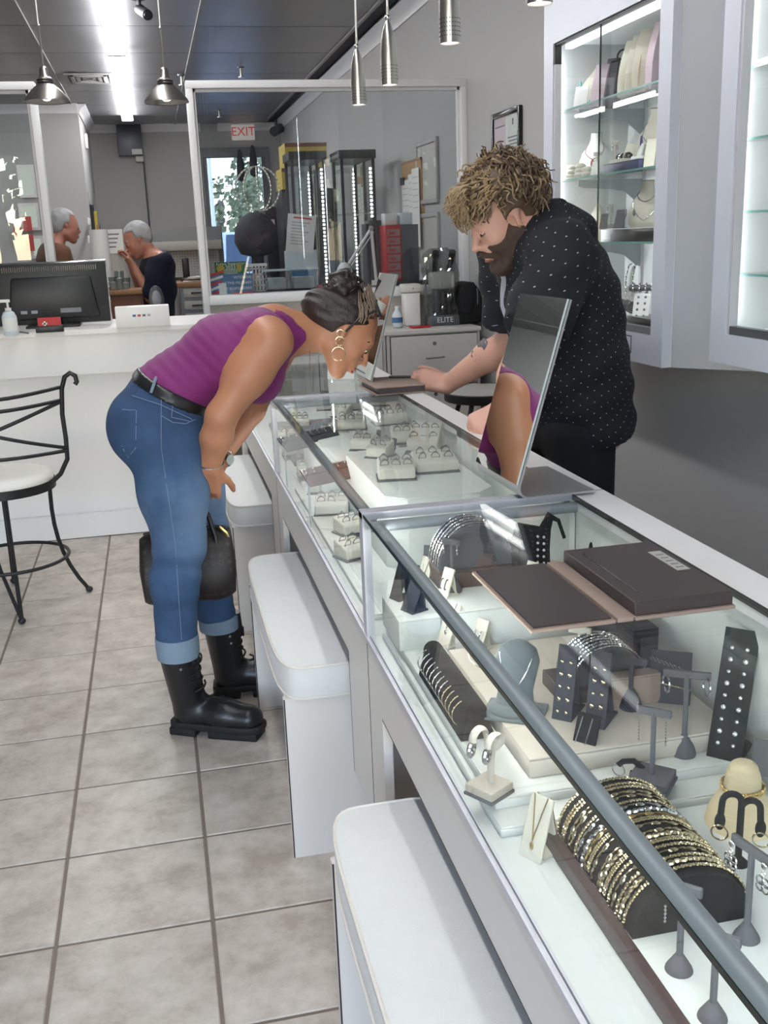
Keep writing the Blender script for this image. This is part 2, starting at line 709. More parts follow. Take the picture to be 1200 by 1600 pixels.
# exit door at the back: dark frame, glass leaf
door = thing('door_1', 'dark framed glass exit door in the back wall', 'door', (0, 0, 0))
door['kind'] = 'structure'
del door['category']
obj('door_frame', MB().box((DX0 - 0.05, YB - 0.03, 0), (DX0, YB + 0.1, DZ + 0.12)).box((DX1, YB - 0.03, 0), (DX1 + 0.05, YB + 0.1, DZ + 0.12)).box((DX0, YB - 0.03, DZ), (DX1, YB + 0.1, DZ + 0.12)), 'steel_grey', door)
obj('door_rail', MB().box((DX0, YB + 0.02, 0), (DX1, YB + 0.06, 0.25)).box((DX0, YB + 0.02, 0), (DX0 + 0.05, YB + 0.06, DZ)).box((DX1 - 0.05, YB + 0.02, 0), (DX1, YB + 0.06, DZ)), 'steel_grey', door)
obj('glass_pane', MB().box((DX0 + 0.05, YB + 0.035, 0.25), (DX1 - 0.05, YB + 0.042, DZ)), 'glass_tinted', door)
obj('push_bar', MB().box((DX0 + 0.06, YB - 0.03, 1.02), (DX1 - 0.06, YB, 1.08)), 'steel_grey', door)

# ------------------------------------------------------------------ glass partitions on a low wall behind the reception
YP = 5.96


def partition(n, x0, x1, sill, label):
    w = thing('window_%d' % n, label, 'window')
    w['kind'] = 'structure'
    del w['category']
    z1 = 2.23
    for a, b in ((x0, x0 + 0.036), (x1 - 0.036, x1)):
        obj('post', MB().box((a, YP, sill + 0.022 if a != x0 or n == 2 else 0.6), (b, YP + 0.09, z1)), 'white_paint', w, bevel=0.003)
    obj('head_rail', MB().box((x0, YP, z1), (x1, YP + 0.09, z1 + 0.04)), 'white_paint', w, bevel=0.003)
    obj('stop_bead', MB().box((x0 + 0.036, YP + 0.028, z1 - 0.016), (x1 - 0.036, YP + 0.062, z1)).box((x0 + 0.036, YP + 0.028, sill + 0.022), (x0 + 0.05, YP + 0.062, z1)).box((x1 - 0.05, YP + 0.028, sill + 0.022), (x1 - 0.036, YP + 0.062, z1)), 'white_paint', w)
    obj('window_sill', MB().box((x0 + 0.036, YP - 0.03, sill - 0.03), (x1, YP + 0.14, sill + 0.022)), 'white_paint', w, bevel=0.004)
    obj('glass_pane', MB().box((x0 + 0.036, YP + 0.042, sill + 0.02), (x1 - 0.036, YP + 0.048, z1)), 'glass_grey', w)
    return w


partition(1, 0.272, XW, 1.11, 'large glass partition in a white frame, workshop behind')
partition(2, -2.4, -0.505, 1.11, 'glass partition in a white frame at the left, beyond the monitor')
struct('wall_low', MB().box((0.308, YP + 0.004, 0), (XW, YP + 0.085, 1.09)), 'wall_beige')
struct('wall_low_left', MB().box((-2.4, YP + 0.004, 0), (-0.51, YP + 0.085, 1.09)), 'wall_beige')

# ------------------------------------------------------------------ outside, seen through the door
struct('ground', MB().box((-25, YB + 0.12, -0.2), (40, 80, -0.12)), 'asphalt')
struct('ground_front', MB().box((-25, -60, -0.2), (25, YF - 0.1, -0.12)), 'asphalt')


def tree(x, y, h, r, label, seed):
    q = random.Random(seed)
    t = thing('street_tree', label, 'tree', (x, y, -0.12), group='trees across the car park')
    obj('trunk', MB().tube([(0, 0, 0), (0.1, 0, h * 0.3), (0.0, 0.1, h * 0.55), (0.1, 0, h * 0.8)], [0.22, 0.17, 0.12, 0.05], 8), 'bark', t)
    c = MB()
    for _ in range(700):
        a, b, rr = q.uniform(0, 2 * PI), q.uniform(-0.6, 1), r * q.uniform(0.3, 1) ** 0.5
        p = Vector((math.cos(a) * rr, math.sin(a) * rr, h * 0.62 + b * h * 0.36))
        s = q.uniform(0.09, 0.2) * r / 1.6
        n = Vector((q.gauss(0, 1), q.gauss(0, 1), q.gauss(0, 1))).normalized()
        u = n.orthogonal().normalized() * s
        v = n.cross(u) * 0.6
        k = len(c.v)
        c.v += [tuple(p - u), tuple(p - v + n * s * 0.2), tuple(p + u), tuple(p + v + n * s * 0.2)]
        c.f += [(k, k + 1, k + 2, k + 3)]
    obj('crown', c, 'leaf', t, smooth=None, fix=False)
    return t


tree(2.0, 30, 3.3, 1.3, 'leafy green tree seen through the exit door', 3)
tree(5.2, 40, 4.6, 2.0, 'taller bushy tree behind the white car', 5)
tree(-3.2, -13, 4.6, 2.2, 'bushy tree across the street, reflected in the left partition', 9)
pole = obj('lamp_post', MB().cyl((1.42, 24, -0.12), (1.42, 24, 5.6), 0.11, 0.08, 10).box((1.1, 23.95, 5.55), (1.75, 24.05, 5.65)), 'laminate_white')
tag(pole, 'pale lamp post outside the exit door', 'lamp post')


def car():
    c = thing('car', 'white car parked outside the exit door, facing in', 'car', (2.05, 19.2, -0.12))
    prof = [(-2.2, 0.35), (-2.2, 0.85), (-2.0, 1.0), (-1.1, 1.1), (-0.35, 1.68), (1.6, 1.72), (2.2, 1.2), (2.25, 0.4)]
    m = MB().prism([(u, v) for u, v in prof], -0.93, 0.93, 'x')
    obj('body', m, 'car_white', c, bevel=0.06)
    obj('windscreen', MB().add([(-0.78, -1.06, 1.13), (0.78, -1.06, 1.13), (0.7, -0.42, 1.63), (-0.7, -0.42, 1.63)], [(0, 1, 2, 3)]).xf(T(0, -0.03, 0.03)), 'car_glass', c)
    obj('bumper', MB().box((-0.9, -2.27, 0.35), (0.9, -2.15, 0.62)), 'black_plastic', c, bevel=0.03)
    for sx in (-0.7, 0.7):
        obj('headlight', MB().ball((sx, -2.2, 0.78), (0.17, 0.05, 0.09), 10, 6), 'silver', c)
    for sx in (-0.85, 0.85):
        for sy in (-1.4, 1.4):
            obj('wheel', MB().cyl((sx - 0.1, sy, 0.34), (sx + 0.1, sy, 0.34), 0.34, n=20), 'black_plastic', c)
    return c


car()
# ------------------------------------------------------------------ display cases along the aisle
XF, XB, XO = 0.345, 0.765, 0.836        # front glass, inner edge of ledge, outer edge of ledge
ZT, ZD = 0.925, 0.672                   # glass top, display deck


def display_case(y0, y1, label, near=0.20, far=0.12):
    c = thing('display_case', label, 'display case', (XF, y0, 0), group='jewellery display cases in a row')
    L = y1 - y0 - 0.001
    w, wo = XB - XF, XO - XF
    zs = 0.668
    # carcass: apron, legs with the dark laminate edges, recessed back, ledge
    obj('front_panel', MB().box((0, 0, 0.553), (0.018, L, zs)).box((0, 0, 0.26), (0.018, near, 0.553)).box((0, L - far, 0.26), (0.018, L, 0.553)), 'laminate', c)
    obj('edge_strip', MB().box((-0.0006, near - 0.0015, 0.26), (0.018, near, 0.553)).box((-0.0006, L - 0.0025, 0.26), (0.018, L, zs)).box((-0.0006, near, 0.5515), (0.018, L - far, 0.553)), 'laminate_edge', c)
    obj('recess_panel', MB().box((0.086, 0, 0.02), (0.09, L, 0.64)), 'laminate', c)
    obj('plinth', MB().box((0.0785, 0, 0.0), (0.086, L, 0.26)), 'laminate', c)
    obj('end_panel', MB().box((0.018, L - 0.016, 0.02), (wo, L, zs)), 'laminate', c)
    obj('end_panel', MB().box((0.09, 0, 0.02), (wo, 0.016, zs)), 'laminate', c)
    obj('deck', MB().box((0.006, 0, zs - 0.022), (w + 0.03, L, ZD)), 'deck_white', c)
    obj('back_panel', MB().box((w, 0, ZD), (w + 0.012, L * 0.52, ZT - 0.01)).box((w + 0.013, L * 0.48, ZD), (w + 0.024, L, ZT - 0.01)), 'platform_white', c)
    obj('rear_panel', MB().box((wo - 0.03, 0.016, 0.02), (wo - 0.01, L - 0.016, ZT - 0.028)), 'laminate', c)
    obj('ledge', MB().box((w, 0, ZT - 0.028), (wo, L, ZT)), 'laminate_white', c, bevel=0.0015, seg=1)
    obj('ledge_line', MB().box((w - 0.0025, 0, ZT - 0.01), (w, L, ZT + 0.0005)).box((w, L - 0.0015, ZT - 0.01), (wo, L, ZT + 0.0004)), 'laminate_edge', c)
    # aluminium
    obj('bottom_rail', MB().box((-0.004, 0, zs), (0.003, L, zs + 0.010)).box((0.004, 0, zs), (0.0075, L, zs + 0.013)), 'aluminium', c)
    obj('corner_post', MB().box((-0.002, 0, zs), (0.014, 0.015, ZT)), 'aluminium', c)
    obj('corner_post', MB().box((-0.002, L - 0.015, zs), (0.014, L, ZT)), 'aluminium', c)
    obj('top_strip', MB().box((-0.002, 0, ZT - 0.012), (w, 0.016, ZT + 0.002)), 'aluminium', c)
    obj('top_strip', MB().box((-0.002, L - 0.016, ZT - 0.012), (w, L, ZT + 0.002)), 'aluminium', c)
    obj('cross_bar', MB().cyl((0.012, L - 0.03, ZT - 0.022), (w, L - 0.03, ZT - 0.022), 0.011, n=12), 'tube_grey', c)
    # glass
    obj('front_glass', MB().box((0, 0.012, zs + 0.01), (0.006, L - 0.012, ZT - 0.006)), 'glass', c)
    obj('top_glass', MB().box((0, 0.013, ZT - 0.006), (w - 0.003, L - 0.013, ZT)), 'glass', c)
    obj('glass_edge', MB().box((-0.0012, 0.013, ZT - 0.0062), (0.0, L - 0.013, ZT)), 'glass_green', c)
    # light tube under the top glass with its lamp strip
    lt = obj('light_tube', MB().cyl((0.026, 0.03, ZT - 0.024), (0.026, L - 0.045, ZT - 0.024), 0.0105, n=16), 'tube_grey', c)
    obj('lamp_strip', MB().box((0.029, 0.04, ZT - 0.0375), (0.037, L - 0.05, ZT - 0.0335)), 'led_case', lt)
    return c


YA0, YA1, YB1, YC1 = 0.33, 1.82, 3.32, 4.80
display_case(YA0, YA1, 'nearest display case, brown folder lying open on its glass', 0.2, 0.12)
display_case(YA1, YB1, 'middle display case, full of cream ring trays, woman leaning over', 0.22, 0.12)
display_case(YB1, YC1, 'farthest display case, beyond the far countertop mirror', 0.2, 0.12)


# ------------------------------------------------------------------ upholstered benches
def bench(y0, y1, label):
    b = thing('bench', label, 'bench', (0.2, y0, 0), group='upholstered benches along the cases')
    L = y1 - y0
    w = 0.21
    zt, zb = 0.503, 0.412

    def fn(u, v):
        # rounded slab: u round the cross-section outline in plan, v from bottom to top to centre
        a = 2 * PI * u
        e = 6.0
        ca, sa = math.cos(a), math.sin(a)
        k = (abs(ca) ** e + abs(sa) ** e) ** (-1 / e)
        if v < 0.5:
            t = v / 0.5
            bulge = 1 + 0.03 * math.sin(PI * t)
            f, z = bulge, zb + (zt - 0.012 - zb) * t
        else:
            t = (v - 0.5) / 0.5
            f, z = 1 - t, zt - 0.012 + 0.012 * (1 - (1 - t) ** 4)
        if v < 0.5:
            return (w / 2 + ca * k * (w / 2) * f, L / 2 + sa * k * (L / 2 + (f - 1) * w / 2), z)
        return (w / 2 + ca * k * (w / 2) * f, L / 2 + sa * k * (L / 2) * f, z)
    c = obj('cushion', MB().grid(fn, 96, 21, True), 'upholstery', b, smooth=60)

    def outline(z, g):
        out = []
        for i in range(72):
            a = 2 * PI * i / 72
            ca, sa = math.cos(a), math.sin(a)
            k = (abs(ca) ** 6 + abs(sa) ** 6) ** (-1 / 6)
            out.append((w / 2 + ca * k * (w / 2 + g), L / 2 + sa * k * (L / 2 + g), z))
        return out
    obj('piping', MB().tube(outline(zt - 0.013, 0.0015), 0.0032, 6, closed=True), 'piping', c)
    obj('piping', MB().tube(outline(zb + 0.003, 0.002), 0.0032, 6, closed=True), 'piping', c)
    for y in (0.012, L - 0.034):
        obj('end_panel', MB().box((0.006, y, 0), (w, y + 0.022, zb)), 'laminate', b)
        obj('edge_strip', MB().box((0.0045, y + 0.0015, 0.001), (0.006, y + 0.0205, zb)), 'laminate', b)
        obj('edge_line', MB().box((0.0046, y - 0.0006, 0.001), (0.0072, y + 0.0015, zb)), 'laminate_edge', b)
    obj('seat_board', MB().box((0.008, 0.034, zb - 0.02), (w, L - 0.034, zb)), 'laminate', b)
    return b


bench(0.62, 1.515, 'nearest white upholstered bench in front of the nearest case')
bench(2.12, 2.995, 'middle white upholstered bench, beside the black boots')
bench(3.62, 4.54, 'farthest white upholstered bench, behind the standing woman')


# ------------------------------------------------------------------ countertop mirrors
def mirror(loc, rotz, label):
    m = thing('countertop_mirror', label, 'mirror', loc, rotz, group='countertop mirrors')
    # local: bottom edge along y, face towards -x, leaning back towards +x
    h, lean = 0.388, 0.110
    ang = math.atan2(lean, math.sqrt(h * h - lean * lean))
    wd = 0.232
    n = Vector((-math.cos(ang), 0, math.sin(ang)))
    d = Vector((math.sin(ang), 0, math.cos(ang)))
    # bent sheet: panel, rounded bend, foot
    path = []
    R = 0.022
    for k in range(9):
        t = k / 8 * (PI / 2 + ang)
        path.append(Vector((R - R * math.sin(t + 0) - 0.0, 0, R - R * math.cos(t))))
    # foot from the right to the bend, then up
    foot = [Vector((0.16, 0, 0.0)), Vector((R, 0, 0.0))]
    pts = foot + path[1:]
    top = pts[-1] + d * (h - 0.03)
    pts.append(top)
    th = 0.004
    prof_o, prof_i = [], []
    for i, p in enumerate(pts):
        a = pts[max(i - 1, 0)]
        b = pts[min(i + 1, len(pts) - 1)]
        t = (b - a).normalized()
        nn = Vector((t.z, 0, -t.x))
        prof_o.append(p)
        prof_i.append(p + nn * th)
    poly = [(p.x, p.z) for p in prof_o] + [(p.x, p.z) for p in reversed(prof_i)]
    s = MB()
    N = len(pts)
    vs = []
    for y in (0, wd):
        vs += [(p.x, y, p.z + 0.0) for p in prof_o] + [(p.x, y, p.z) for p in prof_i]
    fs = []
    for i in range(N - 1):
        fs += [(i, i + 1, 2 * N + i + 1, 2 * N + i), (N + i + 1, N + i, 3 * N + i, 3 * N + i + 1),
               (i + 1, i, N + i, N + i + 1), (2 * N + i, 2 * N + i + 1, 3 * N + i + 1, 3 * N + i)]
    fs += [(0, 2 * N, 3 * N, N), (N - 1, 2 * N - 1, 4 * N - 1, 3 * N - 1)]
    s.add(vs, fs)
    obj('stand', s.xf(T(0, 0, 0.0045)), 'mirror_base', m)
    p0 = pts[-2] + n * 0.0012 + Vector((0, 0, 0.0045))
    p1 = top + n * 0.0012 + Vector((0, 0, 0.0045))
    g = MB()
    q = n * 0.004
    vs = []
    for y in (0.002, wd - 0.002):
        vs += [p0 + Vector((0, y, 0)), p1 + Vector((0, y, 0)), p1 + q + Vector((0, y, 0)), p0 + q + Vector((0, y, 0))]
    g.add(vs, [(3, 2, 6, 7), (0, 1, 2, 3), (4, 7, 6, 5), (1, 5, 6, 2), (0, 3, 7, 4), (0, 4, 5, 1)])
    me = mesh_from('mirror_plate', g, 'mirror_edge', smooth=None)
    me.materials.append(MATS['mirror_silver'])
    for p in me.polygons:
        if p.normal.dot(n) > 0.9:
            p.material_index = 1
    link('mirror_plate', me, m)
    return m


mirror((0.645, 1.783, ZT), 0.035, 'tilted countertop mirror reflecting the purple top, in front of the man')
mirror((0.688, 3.343, ZT), 0.02, 'tilted countertop mirror at the far end, beside the woman\'s face')
# ------------------------------------------------------------------ ceiling fixtures
def tube_fixture(y0, y1, label, x0=-0.107):
    t = thing('strip_light', label, 'ceiling light', (x0, y0, ZC), group='fluorescent strip along the ceiling')
    L = y1 - y0
    obj('housing', MB().prism([(-0.075, 0.0), (-0.05, -0.03), (0.05, -0.03), (0.075, 0.0)], 0.01, L - 0.01, 'y'), 'white_paint', t)
    for x in (-0.042, 0.042):
        obj('tube', MB().cyl((x, 0.03, -0.048), (x, L - 0.03, -0.048), 0.0195, n=12), 'tube_light', t)
    for y in (0.0, L - 0.03):
        obj('lamp_holder', MB().box((-0.068, y, -0.07), (0.068, y + 0.03, 0)), 'white_paint', t, bevel=0.004)
    return t


tube_fixture(10.85, 13.25, 'farthest fluorescent strip light, nearest the back wall')
tube_fixture(8.8, 10.85, 'second fluorescent strip light from the back wall')
tube_fixture(6.4, 8.8, 'nearest fluorescent strip light in view, top of the photograph')
tube_fixture(3.95, 6.35, 'fluorescent strip light overhead, above the bar chair')
tube_fixture(1.5, 3.9, 'fluorescent strip light overhead, above the benches')
tube_fixture(-1.0, 1.4, 'fluorescent strip light overhead, towards the shop front')


for _k, (_a, _b) in enumerate(((11.25, 13.65), (8.8, 11.2))):  # row added out of view to brighten the back left seen in the mirror
    tube_fixture(_a, _b, 'strip light of the left row outside the view, %s from the back' % ('first', 'second')[_k], -2.75)


def cone_pendant(px, py, y, label):
    p = at_y(px, py, y)
    t = thing('pendant_lamp', label, 'pendant lamp', (p.x, p.y, p.z), group='conical pendant lamps over the reception')
    prof = [(0.096, -0.020), (0.098, -0.018), (0.094, -0.008), (0.06, 0.03), (0.034, 0.052), (0.030, 0.056)]
    obj('lamp_shade', MB().lathe(prof, 32, caps=False).lathe([(0.092, -0.017), (0.056, 0.026), (0.03, 0.05)], 32, caps=False), 'nickel', t, smooth=50)
    for z in (0.058, 0.068):
        obj('collar', MB().ring((0, 0, z), 0.031, 0.0042, 24, 8), 'dark_metal', t)
    obj('neck', MB().lathe([(0.030, 0.056), (0.031, 0.076), (0.021, 0.085), (0.018, 0.112), (0.012, 0.122), (0.005, 0.126)], 20), 'nickel', t, smooth=50)
    obj('stem', MB().cyl((0, 0, 0.12), (0, 0, 0.28), 0.0045, n=8).ball((0, 0, 0.283), 0.0075), 'nickel', t)
    obj('cable', MB().cyl((0, 0, 0.28), (0, 0, ZC - p.z), 0.0028, n=6), 'laminate_white', t)
    obj('bulb', MB().ball((0, 0, 0.012), 0.028, 12, 8), 'lamp_lens', t)
    return t


cone_pendant(73, 152, 4.9, 'brushed metal cone pendant lamp, the left one over the reception')
cone_pendant(260, 153, 4.9, 'brushed metal cone pendant lamp, beside the glass partition')


def bullet_pendant(px, py, label):
    p = at_x(px, py, 0.58)
    t = thing('bullet_pendant', label, 'pendant lamp', (p.x, p.y, p.z), group='perforated bullet pendants over the cases')
    n = 28
    prof = [(0.0192, 0), (0.0195, 0.02), (0.0196, 0.045), (0.0188, 0.07), (0.0165, 0.095), (0.0125, 0.115), (0.0075, 0.131), (0.0045, 0.137)]
    obj('lamp_shade', MB().lathe(prof, n, caps=False).lathe([(r * 0.9, z) for r, z in prof[:-1]], n, caps=False), 'nickel', t, smooth=60)
    d = MB()
    for i in range(24):
        for j in range(5):
            a = 2 * PI * i / 24
            z = 0.012 + j * 0.0072
            u = Vector((math.cos(a), math.sin(a), 0))
            d.cyl(u * 0.0190 + Vector((0, 0, z)), u * 0.01985 + Vector((0, 0, z)), 0.00105, n=6)
    o = obj('perforation', d, 'dark_metal', t, fix=False)
    o['kind'] = 'stuff'
    obj('ball_joint', MB().ball((0, 0, 0.143), 0.0075, 12, 8), 'chrome', t)
    obj('stem', MB().cyl((0, 0, 0.146), (0, 0, 0.166), 0.0045, 0.0035, 8), 'nickel', t)
    obj('cable', MB().tube([(0, 0, 0.16), (0.002, 0, 0.3), (-0.001, 0, 0.55), (0, 0, ZC - p.z)], 0.0026, 6), 'laminate_white', t)
    obj('lamp_lens', MB().cyl((0, 0, 0.002), (0, 0, 0.005), 0.0175, n=20), 'lamp_lens', t)
    return t


bullet_pendant(561, 164, 'perforated bullet pendant, lowest and farthest of the row')
bullet_pendant(609, 133, 'perforated bullet pendant, second from the partition')
bullet_pendant(703, 68, 'perforated bullet pendant, third, cut by the top edge')
bullet_pendant(843, 6, 'perforated bullet pendant, only its rim in view above the wall cabinet')

v = thing('air_vent', 'square ceiling air vent beside the fluorescent strip', 'vent', (-0.39, 10.4, ZC), group=None)
obj('frame', MB().box((-0.21, -0.3, -0.012), (0.21, -0.27, 0)).box((-0.21, 0.27, -0.012), (0.21, 0.3, 0)).box((-0.21, -0.27, -0.012), (-0.18, 0.27, 0)).box((0.18, -0.27, -0.012), (0.21, 0.27, 0)), 'ceiling_bar', v)
for k in range(3):
    a = 0.16 - 0.05 * k
    b = a * 1.4
    for p in ((-a, -b, a, -b + 0.03), (-a, b - 0.03, a, b), (-a, -b, -a + 0.03, b), (a - 0.03, -b, a, b)):
        obj('louver', MB().box((p[0], p[1], -0.016 + 0.004 * k), (p[2], p[3], -0.002)), 'wall_paint', v)
obj('backing', MB().box((-0.18, -0.27, -0.001), (0.18, 0.27, 0.0)), 'black_plastic', v)


def camera_dome(px, label):
    p = at_z(*px, ZC)
    t = thing('security_camera', label, 'camera', (p.x, p.y, ZC))
    obj('bracket', MB().cyl((0, 0, 0), (0, 0, -0.02), 0.045, n=16).tube([(0, 0, -0.02), (0, 0, -0.06), (0.01, -0.02, -0.08)], 0.013, 8), 'dark_metal', t)
    obj('body', MB().cyl((0.0, 0.02, -0.07), (0.045, -0.12, -0.13), 0.032, n=14), 'black_plastic', t)
    obj('lens', MB().cyl((0.045, -0.12, -0.13), (0.05, -0.14, -0.137), 0.027, n=14), 'black_gloss', t)
    return t


camera_dome((216, -6), 'black security camera hanging from the ceiling beside the strip light')
p = at_y(431, 187, 13.9)
t = thing('security_camera', 'small dark camera high in the far corner behind the partition', 'camera', (p.x, p.y, ZC - 0.002))
obj('bracket', MB().cyl((0, 0, -0.002), (0, 0, -0.1), 0.02, n=8), 'dark_metal', t)
obj('body', MB().cyl((0.06, 0.05, -0.1), (-0.05, -0.12, -0.16), 0.06, n=12), 'black_plastic', t)


def sprinkler(px, label):
    p = at_z(*px, ZC)
    t = thing('sprinkler_head', label, 'sprinkler', (p.x, p.y, ZC))
    obj('rose', MB().lathe([(0.035, 0), (0.03, -0.015), (0.012, -0.02)], 14), 'steel_grey', t)
    obj('nozzle', MB().cyl((0, 0, -0.02), (0, 0, -0.09), 0.011, n=8).cyl((0, 0, -0.09), (0, 0, -0.096), 0.03, n=12), 'nickel', t)


sprinkler((376, 103), 'sprinkler head above the glass partition')
sprinkler((342, 170), 'farther sprinkler head, seen through the glass partition')
sprinkler((283, 116), 'sprinkler head beside the right cone pendant')

# exit sign
p = at_y(380, 206, 14.24)
t = thing('exit_sign', 'EXIT sign with red letters above the back door', 'exit sign', (p.x, 14.24, p.z))
obj('housing', MB().box((-0.15, 0, -0.1), (0.15, 0.058, 0.1)), 'exit_white', t, bevel=0.008)
text('lettering', 'EXIT', 0.155, 'exit_red', t, (0, -0.002, 0), (PI / 2, 0, 0))

# grey electrical box and conduit on the back wall
p = at_y(203, 219, 14.2)
t = thing('electrical_box', 'grey metal electrical box high on the back wall', 'electrical box', (p.x, 14.29, p.z))
obj('box', MB().box((-0.155, -0.11, -0.19), (0.15, 0, 0.19)), 'grey_box', t, bevel=0.006)
obj('label_plate', MB().box((0.01, -0.113, -0.175), (0.14, -0.11, -0.11)), 'paper', t)
obj('junction_box', MB().box((0.05, -0.06, -0.26), (0.15, 0, -0.192)), 'laminate', t, bevel=0.004)
obj('conduit', MB().cyl((0.145, -0.02, -0.19), (0.145, -0.02, -1.25), 0.012, n=8), 'grey_box', t)

# ------------------------------------------------------------------ reception counter
r = thing('reception_counter', 'long white reception counter at the end of the aisle', 'counter', (0, 0, 0))
YR = 5.14
obj('counter_top', MB().box((-2.6, YR - 0.02, 1.020), (0.34, YR + 0.62, 1.045)), 'laminate_white', r, bevel=0.002, seg=1)
obj('lip_panel', MB().box((-2.6, YR, 0.83), (0.30, YR + 0.02, 1.02)), 'laminate_white', r)
obj('front_panel', MB().box((-2.6, YR + 0.07, 0.12), (0.30, YR + 0.09, 0.83)), 'laminate_white', r)
obj('plinth', MB().box((-2.6, YR + 0.03, 0.004), (0.30, YR + 0.06, 0.125)), 'laminate_white', r)
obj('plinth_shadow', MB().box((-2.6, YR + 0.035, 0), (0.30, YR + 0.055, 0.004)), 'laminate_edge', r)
obj('end_panel', MB().box((0.30, YR, 0), (0.32, YR + 0.6, 1.02)), 'laminate_white', r)
obj('lip_panel', MB().box((-2.6, YR + 0.02, 0.83), (0.30, YR + 0.09, 0.84)), 'laminate', r)

# monitor seen from behind
p0, p1 = at_y(0, 420, 5.5), at_y(157, 410, 5.5)
t = thing('computer_monitor', 'black computer monitor turned away, on the reception counter', 'monitor', (-0.49, 5.44, 1.045))
m = MB().box((-0.29, 0.0, 0.01), (0.275, 0.022, 0.318))
obj('bezel', m, 'chrome', t, bevel=0.006)
obj('back_shell', MB().prism([(-0.28, 0.015), (0.268, 0.015), (0.268, 0.311), (-0.28, 0.311)], -0.012, 0.0, 'y').xf(T(0, 0, 0)), 'black_plastic', t, bevel=0.004)
obj('back_bulge', MB().prism([(-0.22, 0.04), (0.22, 0.04), (0.19, 0.245), (-0.19, 0.245)], -0.035, -0.012, 'y'), 'black_plastic', t, bevel=0.012)
vm = MB()
for k in range(46):
    vm.box((-0.25 + k * 0.0104, -0.0145, 0.272), (-0.2455 + k * 0.0104, -0.012, 0.296))
obj('vent_slots', vm, 'black_gloss', t)['kind'] = 'stuff'
obj('port', MB().box((-0.16, -0.037, 0.07), (-0.13, -0.035, 0.085)), 'steel_grey', t)
obj('port', MB().box((-0.11, -0.037, 0.07), (-0.08, -0.035, 0.085)), 'steel_grey', t)
obj('sticker', MB().box((0.03, -0.037, 0.068), (0.13, -0.035, 0.09)), 'grey_box', t)
obj('stand_base', MB().box((-0.14, -0.09, 0.0), (0.12, 0.1, 0.012)).box((-0.05, -0.03, 0.012), (0.03, 0.0, 0.12)), 'black_plastic', t, bevel=0.004)

# hand sanitiser
p = at_z(18, 524, 1.045)
t = thing('sanitizer_bottle', 'clear hand sanitizer pump bottle beside the monitor', 'bottle', (p.x, p.y, 1.045))
obj('bottle', MB().lathe([(0.030, 0), (0.033, 0.004), (0.033, 0.085), (0.024, 0.105), (0.013, 0.112)], 20, sy=0.7), 'clear_plastic', t, smooth=50)
obj('label', MB().lathe([(0.0338, 0.02), (0.0338, 0.08)], 20, sy=0.7, caps=False), 'paper', t)
obj('pump', MB().cyl((0, 0, 0.112), (0, 0, 0.125), 0.014, n=12).cyl((0, 0, 0.125), (0, 0, 0.15), 0.005, n=8).box((-0.035, -0.008, 0.15), (0.012, 0.008, 0.163)), 'laminate_white', t)

# red card in a black holder
p = at_z(78, 519, 1.045)
t = thing('card_holder', 'black card holder with a red card bearing a white cross', 'card holder', (p.x, p.y, 1.045))
obj('holder', MB().box((-0.062, -0.015, 0), (0.064, 0.03, 0.03)), 'black_plastic', t, bevel=0.003)
c = obj('card', MB().box((-0.05, 0.004, 0.012), (0.055, 0.006, 0.068)), 'red', t)
obj('cross', MB().box((-0.030, 0.0028, 0.036), (-0.008, 0.004, 0.044)).box((-0.023, 0.0028, 0.029), (-0.015, 0.004, 0.051)), 'laminate_white', c)
for k, w in enumerate((0.040, 0.036, 0.040, 0.030)):
    obj('print_line', MB().box((0.006, 0.0032, 0.052 - 0.008 * k), (0.006 + w, 0.004, 0.0535 - 0.008 * k)), 'red_soft', c)

# white box with four small logos
p = at_z(224, 511, 1.045)
t = thing('display_box', 'white box with four small card logos on the reception', 'box', (p.x, p.y, 1.045))
obj('box', MB().box((-0.125, 0, 0), (0.128, 0.10, 0.098)), 'laminate_white', t, bevel=0.003)
for k, c in enumerate(('blue_sign', 'red_soft', 'ink_grey', 'label_grey')):
    obj('logo', MB().box((-0.045 + 0.023 * k, -0.001, 0.05), (-0.030 + 0.023 * k, 0.001, 0.061)), c, t)
# dark desk accessory behind the box
p = at_z(248, 503, 1.045)
t = thing('barcode_scanner', 'dark rounded scanner standing behind the white box', 'scanner', (p.x - 0.0, p.y + 0.14, 1.045))
obj('body', MB().prism([(0.04 * math.cos(a) * (1 - 0.15 * (math.sin(a) < 0)), 0.1 + (0.075 if math.sin(a) > 0 else 0.1) * math.sin(a)) for a in [2 * PI * k / 24 for k in range(24)]], 0, 0.025, 'y'), 'black_plastic', t, bevel=0.006)
obj('glass', MB().ball((0, -0.001, 0.11), (0.026, 0.003, 0.042), 14, 8), 'grey_box', t)
# pen on the counter
p = at_z(36, 521, 1.045)
o = obj('pen', MB().tube([(p.x - 0.02, p.y + 0.05, 1.049), (p.x + 0.03, p.y - 0.05, 1.049)], 0.004, 8), 'steel_grey')
tag(o, 'dark pen lying beside the sanitizer bottle', 'pen')


